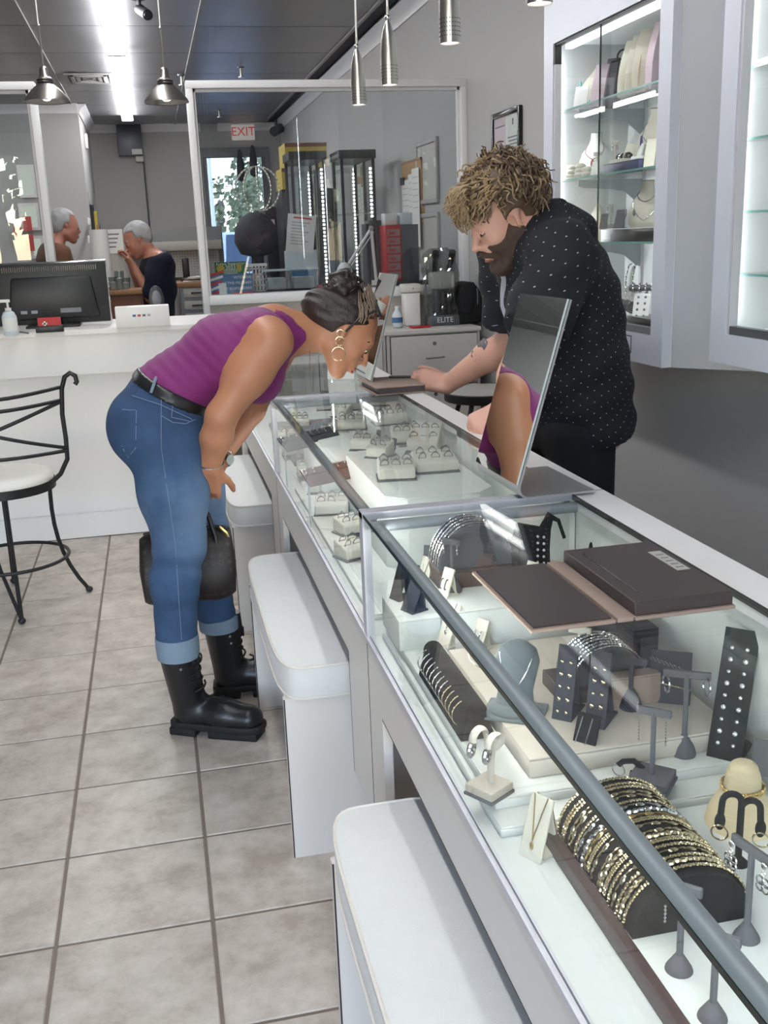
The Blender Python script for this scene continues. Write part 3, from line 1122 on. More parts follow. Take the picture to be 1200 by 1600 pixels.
# ------------------------------------------------------------------ wrought iron chair
def iron_chair():
    c = thing('bar_chair', 'black wrought iron chair with cream seat and cross back', 'chair', (-0.66, 4.20, 0))
    R, zs = 0.205, 0.530
    obj('seat_ring', MB().lathe([(R - 0.012, zs - 0.03), (R, zs - 0.03), (R, zs + 0.005), (R - 0.012, zs + 0.005)], 40, caps=False), 'dark_metal', c)
    obj('seat_pad', MB().lathe([(0.0, zs - 0.012), (R - 0.013, zs - 0.012), (R - 0.004, zs + 0.012), (R - 0.012, zs + 0.032), (R - 0.05, zs + 0.046), (0.08, zs + 0.052), (0.0, zs + 0.053)], 40), 'stool_seat', c, smooth=60)
    angs = [math.radians(a) for a in (20, 110, 200, -75)]
    tips = [(0.276, 0.10), (-0.06, 0.33), (-0.30, -0.06), (0.036, -0.212)]
    for a, (fx, fy) in zip(angs, tips):
        u = Vector((fx, fy, 0)).normalized()
        f = Vector((fx, fy, 0.012))
        pts = []
        top = u * (R - 0.02) + Vector((0, 0, zs - 0.02))
        for k in range(9):
            s = k / 8
            rad = (R - 0.02) + (f.length - R + 0.02) * (s ** 2.6)
            pts.append(u * rad * (1 - 0.06 * math.sin(PI * s)) + Vector((0, 0, zs - 0.02 - (zs - 0.032) * s)))
        l = obj('leg', MB().tube(pts, 0.0085, 8), 'dark_metal', c)
        obj('foot', MB().ball(pts[-1] - Vector((0, 0, -0.002)), (0.016, 0.016, 0.013), 10, 6), 'dark_metal', l)
    # second rod of the near leg, making a narrow V
    u = Vector((0.036, -0.212, 0))
    obj('leg', MB().tube([Vector((-0.075, -0.165, zs - 0.02)), Vector((-0.02, -0.19, 0.22)), u + Vector((0, 0, 0.014))], 0.0075, 8), 'dark_metal', c)
    obj('foot_ring', MB().ring((0, 0, 0.212), 0.222, 0.0075, 48, 8), 'dark_metal', c)
    # back: two posts with curled tops, three bowed rails and a cross
    P = lambda s: Vector((s * 0.262, -0.075, 0))
    for s in (1, -1):
        base = Vector((s * 0.195, -0.055, zs - 0.005))
        pts = [base, Vector((s * 0.235, -0.065, zs + 0.03)), Vector((s * 0.268, -0.075, zs + 0.09)), Vector((s * 0.272, -0.08, zs + 0.17)), Vector((s * 0.270, -0.085, zs + 0.27)),
               Vector((s * 0.280, -0.09, zs + 0.37)), Vector((s * 0.296, -0.095, zs + 0.415)), Vector((s * 0.318, -0.098, zs + 0.43)), Vector((s * 0.336, -0.10, zs + 0.418)), Vector((s * 0.340, -0.10, zs + 0.395)), Vector((s * 0.332, -0.10, zs + 0.385))]
        obj('back_post', MB().tube(pts, 0.0095, 8), 'dark_metal', c, smooth=60)

    def rail(z, zsag, bow):
        return [Vector((0.272 * (1 - 2 * k / 12), -0.082 - bow * math.sin(PI * k / 12), z - zsag * math.sin(PI * k / 12))) for k in range(13)]
    obj('back_rail', MB().tube(rail(zs + 0.375, 0.02, 0.11), 0.0075, 8), 'dark_metal', c)
    obj('back_rail', MB().tube(rail(zs + 0.325, 0.015, 0.11), 0.0075, 8), 'dark_metal', c)
    obj('back_rail', MB().tube(rail(zs + 0.125, 0.0, 0.10), 0.0075, 8), 'dark_metal', c)
    for s in (1, -1):
        pts = [Vector((s * 0.272 * (1 - 2 * k / 12), -0.083 - 0.105 * math.sin(PI * k / 12), zs + 0.32 - 0.185 * k / 12)) for k in range(13)]
        obj('back_cross', MB().tube(pts, 0.0075, 8), 'dark_metal', c)
    return c


iron_chair()


# ------------------------------------------------------------------ behind the counter: file cabinets and what stands on them
def file_cabinet(x0, x1, label):
    y0, y1, zt = 5.52, 5.955, 0.893
    f = thing('file_cabinet', label, 'cabinet', (x0, y0, 0), group='white file cabinets under the partition')
    w = x1 - x0
    obj('body', MB().box((0, 0.018, 0), (w, y1 - y0, zt)), 'laminate', f)
    obj('cabinet_top', MB().box((-0.003, -0.002, zt), (w + 0.003, y1 - y0, zt + 0.022)), 'laminate', f, bevel=0.002, seg=1)
    z = zt - 0.012
    for k in range(3):
        d = obj('drawer', MB().box((0.022, 0.0, z - 0.27), (w - 0.022, 0.018, z)), 'laminate', f, bevel=0.0015, seg=1)
        obj('gap_line', MB().box((0.018, 0.012, z - 0.274), (w - 0.018, 0.0185, z + 0.004)), 'laminate_edge', d)
        obj('handle', MB().tube([(w / 2 - 0.05, 0.0, z - 0.125), (w / 2 - 0.05, -0.022, z - 0.125), (w / 2 + 0.05, -0.022, z - 0.122), (w / 2 + 0.05, 0.0, z - 0.122)], 0.004, 6), 'steel_grey', d)
        obj('lock', MB().cyl((w / 2 + 0.0, -0.004, z - 0.045), (w / 2 + 0.0, 0.0, z - 0.045), 0.011, n=14), 'steel_grey', d)
        z -= 0.284
    return f


file_cabinet(1.235, 1.775, 'white three drawer file cabinet, under the covered microscope')
file_cabinet(0.83, 1.228, 'white file cabinet at the left, mostly behind the far mirror')
ZF = 0.917

p = at_y(646, 500, 5.80)
t = thing('air_purifier', 'white tower air purifier on the file cabinet', 'air purifier', (p.x, p.y, ZF))
obj('body', MB().box((-0.048, 0, 0), (0.045, 0.09, 0.185)), 'laminate_white', t, bevel=0.008)
obj('head', MB().box((-0.058, -0.012, 0.187), (0.05, 0.095, 0.235)), 'laminate', t, bevel=0.01)
obj('button', MB().cyl((0.0, -0.0135, 0.21), (0.0, -0.011, 0.21), 0.004, n=10), 'ink_grey', t)

p = at_y(621, 503, 5.72)
t = thing('water_bottle', 'small clear water bottle with a blue label', 'bottle', (p.x, p.y, ZF))
obj('bottle', MB().lathe([(0.024, 0), (0.029, 0.005), (0.028, 0.03), (0.030, 0.06), (0.027, 0.075), (0.012, 0.098), (0.011, 0.11)], 18), 'clear_plastic', t, smooth=60)
obj('label', MB().lathe([(0.0306, 0.028), (0.031, 0.058)], 18, caps=False), 'blue_sign', t)
obj('cap', MB().cyl((0, 0, 0.108), (0, 0, 0.12), 0.013, n=14), 'laminate_white', t)

p = at_y(655, 506, 5.66)
t = thing('phone', 'red phone lying on the file cabinet', 'phone', (p.x, p.y - 0.02, ZF), 0.15)
obj('body', MB().box((-0.058, -0.025, 0), (0.058, 0.03, 0.011)), 'red', t, bevel=0.004)
obj('screen', MB().box((-0.053, -0.02, 0.011), (0.053, 0.025, 0.0118)), 'black_gloss', t)

# microscope under a clear plastic bag
p = at_y(692, 501, 5.74)
t = thing('microscope', 'binocular microscope standing under a clear plastic bag', 'microscope', (p.x, p.y - 0.02, ZF))
obj('base', MB().prism([(-0.088, 0), (0.088, 0), (0.085, 0.058), (-0.085, 0.058)], -0.03, 0.10, 'y'), 'grey_box', t, bevel=0.006)
text('lettering', 'ELITE', 0.042, 'paper', t, (0, -0.0315, 0.03), (PI / 2, 0, 0))
obj('column', MB().box((-0.045, 0.02, 0.058), (0.045, 0.09, 0.24)), 'grey_box', t, bevel=0.01)
obj('head', MB().box((-0.07, -0.02, 0.2), (0.07, 0.08, 0.3)), 'label_grey', t, bevel=0.02)
obj('stage_lamp', MB().cyl((0, -0.0, 0.06), (0, -0.0, 0.19), 0.026, n=14), 'black_plastic', t)
for x in (-0.04, 0.042):
    obj('eyepiece', MB().cyl((x, 0.03, 0.29), (x * 1.15, -0.02, 0.385), 0.016, 0.018, 14).cyl((x * 1.15, -0.02, 0.385), (x * 1.2, -0.035, 0.41), 0.022, 0.020, 14), 'black_plastic', t)


def _bag(u, v):
    a = 2 * PI * u
    z = 0.06 + 0.37 * v
    r = 0.10 - 0.015 * v + 0.012 * math.sin(5 * a + 7 * v) + 0.008 * math.sin(11 * a - 9 * v)
    if v > 0.9:
        r *= 1 - (v - 0.9) * 5
    return (r * 1.05 * math.cos(a) - 0.01 * v, 0.035 + r * 0.85 * math.sin(a), z)


obj('plastic_bag', MB().grid(_bag, 60, 24, True), 'bag_film', t, smooth=None)

# black shoulder bag leaning in the corner
p = at_z(733, 503, ZF)
t = thing('messenger_bag', 'black messenger bag leaning upright in the corner', 'bag', (1.765, 5.70, ZF))
poly = [(-0.075, 0), (0.07, 0), (0.075, 0.13), (0.06, 0.2), (0.03, 0.228), (-0.015, 0.225), (-0.05, 0.195), (-0.075, 0.12)]
obj('body', MB().prism(poly, -0.01, 0.2, 'y'), 'black_fabric', t, bevel=0.018, seg=3, smooth=60)
obj('flap', MB().prism([(-0.07, 0.07), (-0.02, 0.05), (0.02, 0.06), (0.035, 0.235), (-0.015, 0.232), (-0.055, 0.2)], -0.02, 0.21, 'y'), 'black_fabric', t, bevel=0.014, seg=3, smooth=60)
obj('zip', MB().tube([(0.045, -0.013, 0.2), (0.048, -0.014, 0.15), (0.046, -0.013, 0.11)], 0.004, 6), 'steel_grey', t)

# round shop stool
t = thing('work_stool', 'grey padded round stool on black legs behind the counter', 'stool', (1.60, 4.93, 0))
obj('seat', MB().lathe([(0.0, 0.615), (0.19, 0.615), (0.2, 0.625), (0.197, 0.648), (0.18, 0.655), (0.0, 0.66)], 36), 'label_grey', t, smooth=50)
obj('seat_rim', MB().lathe([(0.198, 0.60), (0.205, 0.605), (0.205, 0.642), (0.199, 0.646)], 36, caps=False), 'black_plastic', t)
for k in range(4):
    a = PI / 4 + k * PI / 2
    obj('leg', MB().tube([(0.13 * math.cos(a), 0.13 * math.sin(a), 0.615), (0.17 * math.cos(a), 0.17 * math.sin(a), 0.5), (0.22 * math.cos(a), 0.22 * math.sin(a), 0.0)], 0.013, 8), 'black_plastic', t)
obj('foot_ring', MB().ring((0, 0, 0.22), 0.198, 0.008, 36, 8), 'black_plastic', t)


# ------------------------------------------------------------------ framed papers on the right wall
def wall_frame(y0, y1, z0, z1, label):
    f = thing('picture_frame', label, 'picture frame', (XW, y0, z0))
    L, h, b = y1 - y0, z1 - z0, 0.028
    for nm, a, c in (('frame_side', (-0.022, 0, 0), (0, b, h)), ('frame_side', (-0.022, L - b, 0), (0, L, h)), ('frame_rail', (-0.022, b, 0), (0, L - b, b)), ('frame_rail', (-0.022, b, h - b), (0, L - b, h))):
        obj(nm, MB().box(a, c), 'black_gloss', f, bevel=0.004)
    return f, L, h, b


f, L, h, b = wall_frame(5.04, 5.47, 1.64, 2.02, 'black framed certificate in pink and white on the right wall')
a = obj('paper', MB().box((-0.012, L * 0.5, b), (-0.008, L - b, h - b)), 'paper_pink', f, label='pink paper')
w = obj('paper', MB().box((-0.012, b, b), (-0.008, L * 0.5, h - b)), 'paper', f)
for k in range(3):
    obj('print_line', MB().box((-0.0135, L * 0.54, h - 0.075 - 0.1 * k), (-0.012, L * 0.9, h - 0.068 - 0.1 * k)), 'ink_grey', a)
obj('print_block', MB().box((-0.0135, L * 0.66, h - 0.20), (-0.012, L * 0.74, h - 0.15)), 'ink_grey', a)
obj('emblem', MB().box((-0.0135, L * 0.24, h - 0.08), (-0.012, L * 0.28, h - 0.05)), 'ink_grey', w)
for k in range(7):
    obj('print_line', MB().box((-0.0135, L * 0.12, h - 0.14 - 0.017 * k), (-0.012, L * (0.44 - 0.03 * (k % 3)), h - 0.134 - 0.017 * k)), 'ink_grey', w)
obj('glass_pane', MB().box((-0.017, b, b), (-0.015, L - b, h - b)), 'glass_clear', f)
for (zz0, zz1, lab) in ((1.62, 2.02, 'upper grey framed picture beyond the partition glass'), (1.2, 1.56, 'lower grey framed picture beyond the partition glass')):
    y0 = at_x(687, 300, XW).y
    y1 = at_x(655, 300, XW).y
    f, L, h, b = wall_frame(y0, y1, zz0, zz1, lab)
    for c in kids(f):
        c.data.materials[0] = MATS['wall_paint']
    obj('picture', MB().box((-0.012, b, b), (-0.008, L - b, h - b)), 'label_grey', f)
# ------------------------------------------------------------------ jewellery and display props (local front is -y)
FACE_AISLE = -PI / 2     # turns a prop's front towards the customers


def jewel(name, mb, material, loc, rotz, label, cat, group=None, smooth=40, M=None):
    o = obj(name, mb, material, None, smooth, fix=False)
    o.matrix_world = M if M is not None else Matrix.Translation(loc) @ RZ(rotz)
    return tag(o, label, cat, group)


def chain_mesh(pts, r, link=0.004, n=5, flat=0.75):
    """A chain: alternating small beads along a path."""
    pts = [Vector(p) for p in pts]
    L = [0.0]
    for a, b in zip(pts, pts[1:]):
        L.append(L[-1] + (b - a).length)
    m = MB()
    cnt = max(3, int(L[-1] / link))
    for k in range(cnt + 1):
        s = L[-1] * k / cnt
        i = 0
        while i < len(L) - 2 and L[i + 1] < s:
            i += 1
        f = (s - L[i]) / max(L[i + 1] - L[i], 1e-9)
        p = pts[i].lerp(pts[i + 1], f)
        d = (pts[i + 1] - pts[i]).normalized()
        q = d.to_track_quat('X', 'Z').to_matrix().to_4x4()
        if k % 2:
            q = q @ RX(0.9)
        b = MB().ball((0, 0, 0), (link * 0.62, r, r * flat), n + 1, 4)
        m.join(b, T(*p) @ q)
    return m


def ring_mesh(R=0.009, r=0.0011, stone=0.0028):
    m = MB().ring((0, 0, R), R, r, 16, 5, axis=(1, 0, 0))
    m.ball((0, 0, 2 * R + stone * 0.5), (stone, stone, stone * 0.8), 6, 4)
    m.ball((0, -stone * 1.2, 2 * R + stone * 0.2), stone * 0.6, 5, 4).ball((0, stone * 1.2, 2 * R + stone * 0.2), stone * 0.6, 5, 4)
    return m


RING_MES = {}


def ring_tray(loc, rotz, label, w=0.098, d=0.082, h0=0.022, h1=0.04, rows=2, cols=3, tilt=0.0, seed=0):
    t = thing('ring_tray', label, 'ring tray', loc, group='cream ring trays in the middle case')
    M = T(*loc) @ RZ(rotz) @ RX(tilt)
    t.matrix_world = M
    obj('base', MB().box((-w / 2 - 0.003, -d / 2 - 0.003, 0), (w / 2 + 0.003, d / 2 + 0.003, 0.004)), 'suede_grey', t, bevel=0.001, seg=1)
    pad = MB().prism([(-d / 2, 0.004), (d / 2, 0.004), (d / 2, h1), (-d / 2 + d * 0.12, h0 + 0.004), (-d / 2, h0)], -w / 2, w / 2, 'x')
    obj('pad', pad, 'cream_pad', t, bevel=0.005, seg=3, smooth=60)
    sl = math.atan2(h1 - h0 - 0.004, d * 0.88)
    sm = MB()
    for i in range(rows):
        y = -d / 2 + d * 0.12 + (i + 0.6) * d * 0.8 / rows
        z = h0 + 0.004 + (y + d / 2 - d * 0.12) * math.tan(sl)
        for j in range(cols):
            x = (j - (cols - 1) / 2) * w / (cols + 0.2)
            sm.rbox((x, y, z), (0.019, 0.0022, 0.0012), RX(sl))
    obj('ring_slot', sm, 'pad_slot', t)['kind'] = 'stuff'
    q = random.Random(seed)
    key = 'ring'
    if key not in RING_MES:
        RING_MES[key] = mesh_from('ring', ring_mesh(0.0105, 0.0013, 0.0034), 'ring_metal', fix=False)
    sl = math.atan2(h1 - h0 - 0.004, d * 0.88)
    for i in range(rows):
        for j in range(cols):
            if q.random() < 0.06:
                continue
            x = (j - (cols - 1) / 2) * w / (cols + 0.2)
            y = -d / 2 + d * 0.12 + (i + 0.6) * d * 0.8 / rows
            z = h0 + 0.004 + (y + d / 2 - d * 0.12) * math.tan(sl)
            o = bpy.data.objects.new('ring', RING_MES[key])
            COL.objects.link(o)
            o.matrix_world = M @ T(x, y, z - 0.007) @ RX(sl) @ RZ(PI / 2 + q.uniform(-0.5, 0.5))
            pos = ('left', 'middle', 'right')[j] if cols == 3 else ('left', 'right')[j]
            tag(o, ('front ', 'back ')[i] + pos + ' ring in tray' + label.replace('cream ring tray', ''), 'ring', 'rings in the cream trays')
    return t


def easel_card(loc, rotz, label, w=0.03, h=0.07, lean=0.35, material='cream', cat='display card', group='earring cards in the nearest case', foot=True, name='display_card'):
    t = thing(name, label, cat, loc, rotz, group)
    poly = [(0, 0), (h * math.sin(lean), h * math.cos(lean)), (h * math.sin(lean) + 0.004, h * math.cos(lean) - 0.002), (0.0035, 0)]
    obj('card', MB().prism(poly, -w / 2, w / 2, 'x'), material, t, bevel=0.0008, seg=1)
    if foot:
        obj('foot', MB().box((-w / 2, 0.001, 0), (w / 2, h * 0.55, 0.003)).prism([(h * 0.5, 0.003), (h * 0.55, 0.003), (h * math.sin(lean) + 0.003, h * math.cos(lean) * 0.92), (h * math.sin(lean) - 0.001, h * math.cos(lean) * 0.92)], -w * 0.3, w * 0.3, 'x'), material, t)
    return t


def on_card(loc, rotz, lean, x, s, off=0.002):
    """World matrix of a place on an easel card's face: x across, s up the slope."""
    return Matrix.Translation(loc) @ RZ(rotz) @ T(x, s * math.sin(lean) - off * math.cos(lean), s * math.cos(lean) + off * math.sin(lean)) @ RX(-lean)


def hoops_on_card(loc, rotz, lean, s, R, label, material='silver', group='hoop earrings in the nearest case', dx=0.009, r=0.0012):
    for sx in (-dx, dx):
        o = obj('hoop_earring', MB().ring((0, 0, -R), R, r, 22, 6, axis=(1, 0.6, 0)), material, None, fix=False)
        o.matrix_world = on_card(loc, rotz, lean, sx, s, 0.003)
        tag(o, ('left ', 'right ')[sx > 0] + label, 'earring', group)


def pendant_on(loc, rotz, lean, h, w, label, material='gold_pale', group=None, drop=0.42, tail=True):
    """A fine chain hung in a V over a card, with a small pendant."""
    m = MB()
    a = [Vector((-w * 0.3, 0, h)), Vector((-w * 0.16, 0, h * 0.7)), Vector((0, 0, h * drop))]
    b = [Vector((w * 0.3, 0, h)), Vector((w * 0.16, 0, h * 0.7)), Vector((0, 0, h * drop))]
    for pl in (a, b):
        m.tube([(p.x, p.z * math.sin(lean) - 0.0015, p.z * math.cos(lean) + 0.001) for p in pl], 0.0008, 5)
    p = Vector((0, h * drop * math.sin(lean) - 0.003, h * drop * math.cos(lean)))
    m.ball((p.x, p.y, p.z - 0.006), (0.003, 0.002, 0.006), 8, 6)
    if tail:
        zt = h * math.cos(lean)
        yt = h * math.sin(lean) + 0.004
        for sx in (-1, 1):
            m.tube([(sx * w * 0.3, yt, zt), (sx * w * 0.3, yt + 0.008, zt * 0.5), (sx * w * 0.36, yt + 0.016, 0.005), (sx * w * 0.1, yt + 0.03, 0.0045)], 0.0008, 5)
    return jewel('necklace', m, material, loc, rotz, label, 'necklace', group)


def t_stand(loc, rotz, label, h=0.1, bar=0.05, base='cone', material='suede_grey', rb=0.02, hb=0.028, barh=0.013, group='earring stands in the nearest case'):
    t = thing('earring_stand', label, 'earring stand', loc, rotz, group)
    if base == 'cone':
        obj('base', MB().lathe([(rb, 0), (rb * 1.02, 0.003), (rb * 0.8, hb * 0.5), (rb * 0.28, hb), (0.001, hb + 0.001)], 20), material, t, smooth=50)
        z0 = hb * 0.9
    else:
        obj('base', MB().box((-base / 2, -base / 2, 0), (base / 2, base / 2, 0.005)).box((-base / 2 + 0.002, -base / 2 + 0.002, 0.005), (base / 2 - 0.002, base / 2 - 0.002, 0.016)), material, t, bevel=0.001, seg=1)
        z0 = 0.016
    obj('stem', MB().cyl((0, 0, z0), (0, 0, h - barh * 0.5), 0.0036, n=8), material, t)
    obj('crossbar', MB().box((-bar / 2, -0.003, h - barh), (bar / 2, 0.003, h)), material, t, bevel=0.001, seg=1)
    return t


def bar_earrings(loc, rotz, h, bar, kind, label, material='silver', group=None, R=0.011):
    for sx in (-1, 1):
        m = MB()
        x = sx * (bar / 2 - 0.005)
        z = h - 0.009
        if kind == 'hoop':
            m.ring((x, -0.006, z - R * 0.8), R, 0.0014, 24, 6, axis=(1, 0.45, 0))
        elif kind == 'drop':
            m.tube([(x, -0.004, z), (x, -0.0055, z - 0.04)], 0.0006, 4)
            for k in range(9):
                m.ball((x, -0.0055, z - 0.002 - 0.0045 * k), 0.0016, 5, 4)
        elif kind == 'flower':
            m.ball((x, -0.006, z), (0.004, 0.002, 0.004), 8, 6)
            m.ring((x, -0.006, z - 0.009), 0.0025, 0.0006, 12, 4, axis=(0, 1, 0))
            for k in range(4):
                a = PI / 4 + k * PI / 2
                m.ring((x + 0.0052 * math.cos(a), -0.006, z - 0.022 + 0.0052 * math.sin(a)), 0.0048, 0.0011, 14, 5, axis=(0, 1, 0))
        jewel('drop_earring' if kind != 'hoop' else 'hoop_earring', m, material, loc, rotz, ('left ', 'right ')[sx > 0] + label, 'earring', group)


def bust_fn(h, wd, dp, lean=0.18):
    tab = [(0.0, 0.42, 0.20), (0.12, 0.49, 0.26), (0.35, 0.50, 0.27), (0.55, 0.42, 0.22), (0.68, 0.30, 0.17), (0.78, 0.20, 0.14), (0.88, 0.165, 0.13), (1.0, 0.165, 0.13)]

    def prof(v):
        for (a, w0, d0), (b, w1, d1) in zip(tab, tab[1:]):
            if v <= b:
                f = (v - a) / (b - a)
                f = f * f * (3 - 2 * f)
                return w0 + (w1 - w0) * f, d0 + (d1 - d0) * f
        return tab[-1][1:]

    def pt(u, v):
        w, d = prof(v)
        a = 2 * PI * u
        y = -math.cos(a) * d * dp
        if y > 0:
            y *= 0.35
        return (math.sin(a) * w * wd, y + lean * h * v * 0.5, h * v)
    return pt


def bust(loc, rotz, label, h=0.16, wd=0.13, dp=0.12, material='bust_white', group='necklace busts', name='necklace_bust'):
    t = thing(name, label, 'bust', loc, rotz, group)
    fn = bust_fn(h, wd, dp)
    m = MB().grid(fn, 28, 24, True)
    m.f.append(tuple(range(27, -1, -1)))
    obj('form', m, material, t, smooth=60)
    ring = [fn(k / 28, 1.0) for k in range(28)]
    c = sum((Vector(p) for p in ring), Vector()) / 28
    obj('neck_cap', MB().add(ring + [tuple(c + Vector((0, 0, 0.002)))], [(k, (k + 1) % 28, 28) for k in range(28)]).tube(ring, 0.0012, 5, closed=True), 'ink_grey' if material != 'velvet_slate' else material, t)
    return t


def bust_necklace(loc, rotz, label, h, wd, dp, low=0.35, material='silver', r=0.0011, pend=None, group=None, hi=0.78):
    fn = bust_fn(h, wd, dp)
    pts = []
    for k in range(17):
        s = -1 + 2 * k / 16
        u = 0.22 * s
        v = low + (hi - low) * abs(s) ** 1.25
        p = Vector(fn(u % 1.0, v))
        pts.append((p.x * 1.01, p.y - 0.0025, p.z))
    m = MB().tube(pts, r, 5)
    if pend:
        p = Vector(pts[8])
        m.ball((p.x, p.y - 0.003, p.z - pend), (pend * 0.55, pend * 0.3, pend), 10, 8)
    return jewel('necklace', m, material, loc, rotz, label, 'necklace', group)


def ramp(loc, rotz, label, w=0.05, h=0.08, d=0.05, material='cream', name='display_ramp', cat='display ramp', group=None, curve=0.35):
    """A leaning block with a curved front."""
    t = thing(name, label, cat, loc, rotz, group)
    poly = [(-d * 0.5, 0)]
    for k in range(9):
        s = k / 8
        poly.append((-d * 0.5 + d * (s ** 1.0) * 0.8 - curve * d * math.sin(PI * s) * 0.25, h * s))
    poly += [(d * 0.42, h), (d * 0.5, 0)]
    obj('body', MB().prism(poly, -w / 2, w / 2, 'x'), material, t, bevel=0.0012, seg=1, smooth=40)
    return t


def riser(a, b, label, material='platform_white', name='display_riser', group=None, bevel=0.002, chamfer=0.0):
    x0, y0, z0 = a
    x1, y1, z1 = b
    t = thing(name, label, 'riser', ((x0 + x1) / 2, (y0 + y1) / 2, z0), group=group)
    hx, hy = (x1 - x0) / 2, (y1 - y0) / 2
    c = chamfer
    poly = [(-hx + c, -hy), (hx - c, -hy), (hx, -hy + c), (hx, hy - c), (hx - c, hy), (-hx + c, hy), (-hx, hy - c), (-hx, -hy + c)] if c else [(-hx, -hy), (hx, -hy), (hx, hy), (-hx, hy)]
    obj('block', MB().prism(poly, 0, z1 - z0 - 0.003, 'z'), material, t, bevel=bevel, seg=2)
    obj('top_pad', MB().prism([(u * 0.995, v * 0.995) for u, v in poly], z1 - z0 - 0.003, z1 - z0, 'z'), material, t, bevel=0.001, seg=1)
    return t


# ------------------------------------------------------------------ lit wall cabinets
def wall_cabinet(y0, y1, zb, oy0, oy1, oz0, oz1, shelves, label, by, top_lamp=True):
    x0, x1, zt = 1.50, XW - 0.002, 2.72
    c = thing('wall_cabinet', label, 'cabinet', (x0, y0, zb), group='lit wall cabinets behind the counter')
    c.location = (0, 0, 0)
    obj('frame_side', MB().box((x0, oy1, zb), (x0 + 0.03, y1, zt)), 'cabinet_white', c)
    obj('frame_side', MB().box((x0, y0, zb), (x0 + 0.03, oy0, zt)), 'cabinet_white', c)
    obj('frame_bottom', MB().box((x0, oy0, zb), (x0 + 0.03, oy1, oz0)), 'cabinet_white', c)
    obj('frame_top', MB().box((x0, oy0, oz1), (x0 + 0.03, oy1, zt)), 'cabinet_white', c)
    obj('side_panel', MB().box((x0 + 0.03, y1 - 0.018, zb), (x1, y1, zt)), 'cabinet_inside', c)
    obj('side_panel', MB().box((x0 + 0.03, y0, zb), (x1, y0 + 0.018, zt)), 'cabinet_inside', c)
    obj('cabinet_back', MB().box((x1 - 0.012, y0 + 0.018, zb), (x1, y1 - 0.018, zt)), 'cabinet_inside', c)
    obj('cabinet_floor', MB().box((x0 + 0.03, y0 + 0.018, zb), (x1 - 0.012, y1 - 0.018, oz0 + 0.002)), 'cabinet_inside', c)
    obj('cabinet_ceiling', MB().box((x0 + 0.03, y0 + 0.018, oz1 + 0.01), (x1 - 0.012, y1 - 0.018, zt)), 'cabinet_inside', c)
    ym = (oy0 + oy1) / 2
    obj('sliding_glass', MB().box((x0 + 0.012, oy0, oz0 + 0.01), (x0 + 0.017, ym + 0.03, oz1)), 'glass_clear', c)
    obj('sliding_glass', MB().box((x0 + 0.021, ym - 0.03, oz0 + 0.01), (x0 + 0.026, oy1, oz1)), 'glass_clear', c)
    obj('glass_edge', MB().box((x0 + 0.0118, ym + 0.0285, oz0 + 0.01), (x0 + 0.0172, ym + 0.0315, oz1)), 'glass_green', c)
    obj('track', MB().box((x0 + 0.006, oy0, oz0), (x0 + 0.03, oy1, oz0 + 0.022)), 'steel_grey', c)
    obj('track', MB().box((x0 + 0.006, oy0, oz1 - 0.008), (x0 + 0.03, oy1, oz1)), 'dark_metal', c)
    obj('track', MB().box((x0 + 0.004, oy1 - 0.01, oz0), (x0 + 0.03, oy1, oz1)), 'aluminium', c)
    obj('track_corner', MB().box((x0 + 0.002, oy1 - 0.012, oz1 - 0.07), (x0 + 0.028, oy1 + 0.0005, oz1)), 'black_plastic', c)
    if not top_lamp:
        obj('lamp_strip', MB().box((x0 + 0.034, y0 + 0.0185, oz0 + 0.03), (x0 + 0.044, y0 + 0.028, oz1 - 0.03)), 'led_cab', c)
    else:
        obj('lamp_strip', MB().box((x0 + 0.036, oy0 + 0.02, oz1 - 0.022), (x0 + 0.062, oy1 - 0.03, oz1 - 0.004)), 'led_front', c)
        obj('lamp_strip', MB().box((x0 + 0.034, y0 + 0.0185, oz0 + 0.03), (x0 + 0.044, y0 + 0.028, oz1 - 0.03)), 'led_cab', c)  # unseen side strip, added to light the shelves
    obj('lamp_strip', MB().box((x0 + 0.034, y1 - 0.028, oz0 + 0.03), (x0 + 0.044, y1 - 0.0185, oz1 - 0.03)), 'led_cab', c)  # added out of sight in the left cabinet, real in the right one
    obj('lock_plate', MB().box((x0 - 0.001, oy0 + 0.13, zb + 0.025), (x0, oy0 + 0.134, zb + 0.08)).box((x0 - 0.001, oy0 + 0.13, zb + 0.078), (x0, oy0 + 0.2, zb + 0.081)).box((x0 - 0.001, oy0 + 0.13, zb + 0.025), (x0, oy0 + 0.2, zb + 0.028)).box((x0 - 0.001, oy0 + 0.196, zb + 0.025), (x0, oy0 + 0.2, zb + 0.08)), 'ink_dark', c)['kind'] = 'stuff'
    for z in shelves:
        s = obj('glass_shelf', MB().box((x0 + 0.05, y0 + 0.02, z - 0.006), (x1 - 0.014, y1 - 0.022, z)), 'glass', c)
        obj('shelf_edge', MB().box((x0 + 0.049, y0 + 0.02, z - 0.006), (x0 + 0.05, y1 - 0.022, z)), 'shelf_edge', s)
        for yy in by:
            poly = [(x0 + 0.07, z - 0.007), (x0 + 0.07, z - 0.028), (x0 + 0.09, z - 0.036), (x0 + 0.20, z - 0.042), (x0 + 0.26, z - 0.055), (x0 + 0.285, z - 0.075), (x0 + 0.31, z - 0.095), (x1 - 0.016, z - 0.1), (x1 - 0.016, z - 0.007)]
            obj('bracket', MB().prism(poly, yy - 0.002, yy + 0.002, 'y'), 'tube_grey', s)
    for yy in by:
        obj('upright', MB().box((x1 - 0.022, yy - 0.009, oz0), (x1 - 0.012, yy + 0.009, oz1 + 0.01)), 'aluminium', c)
    return c


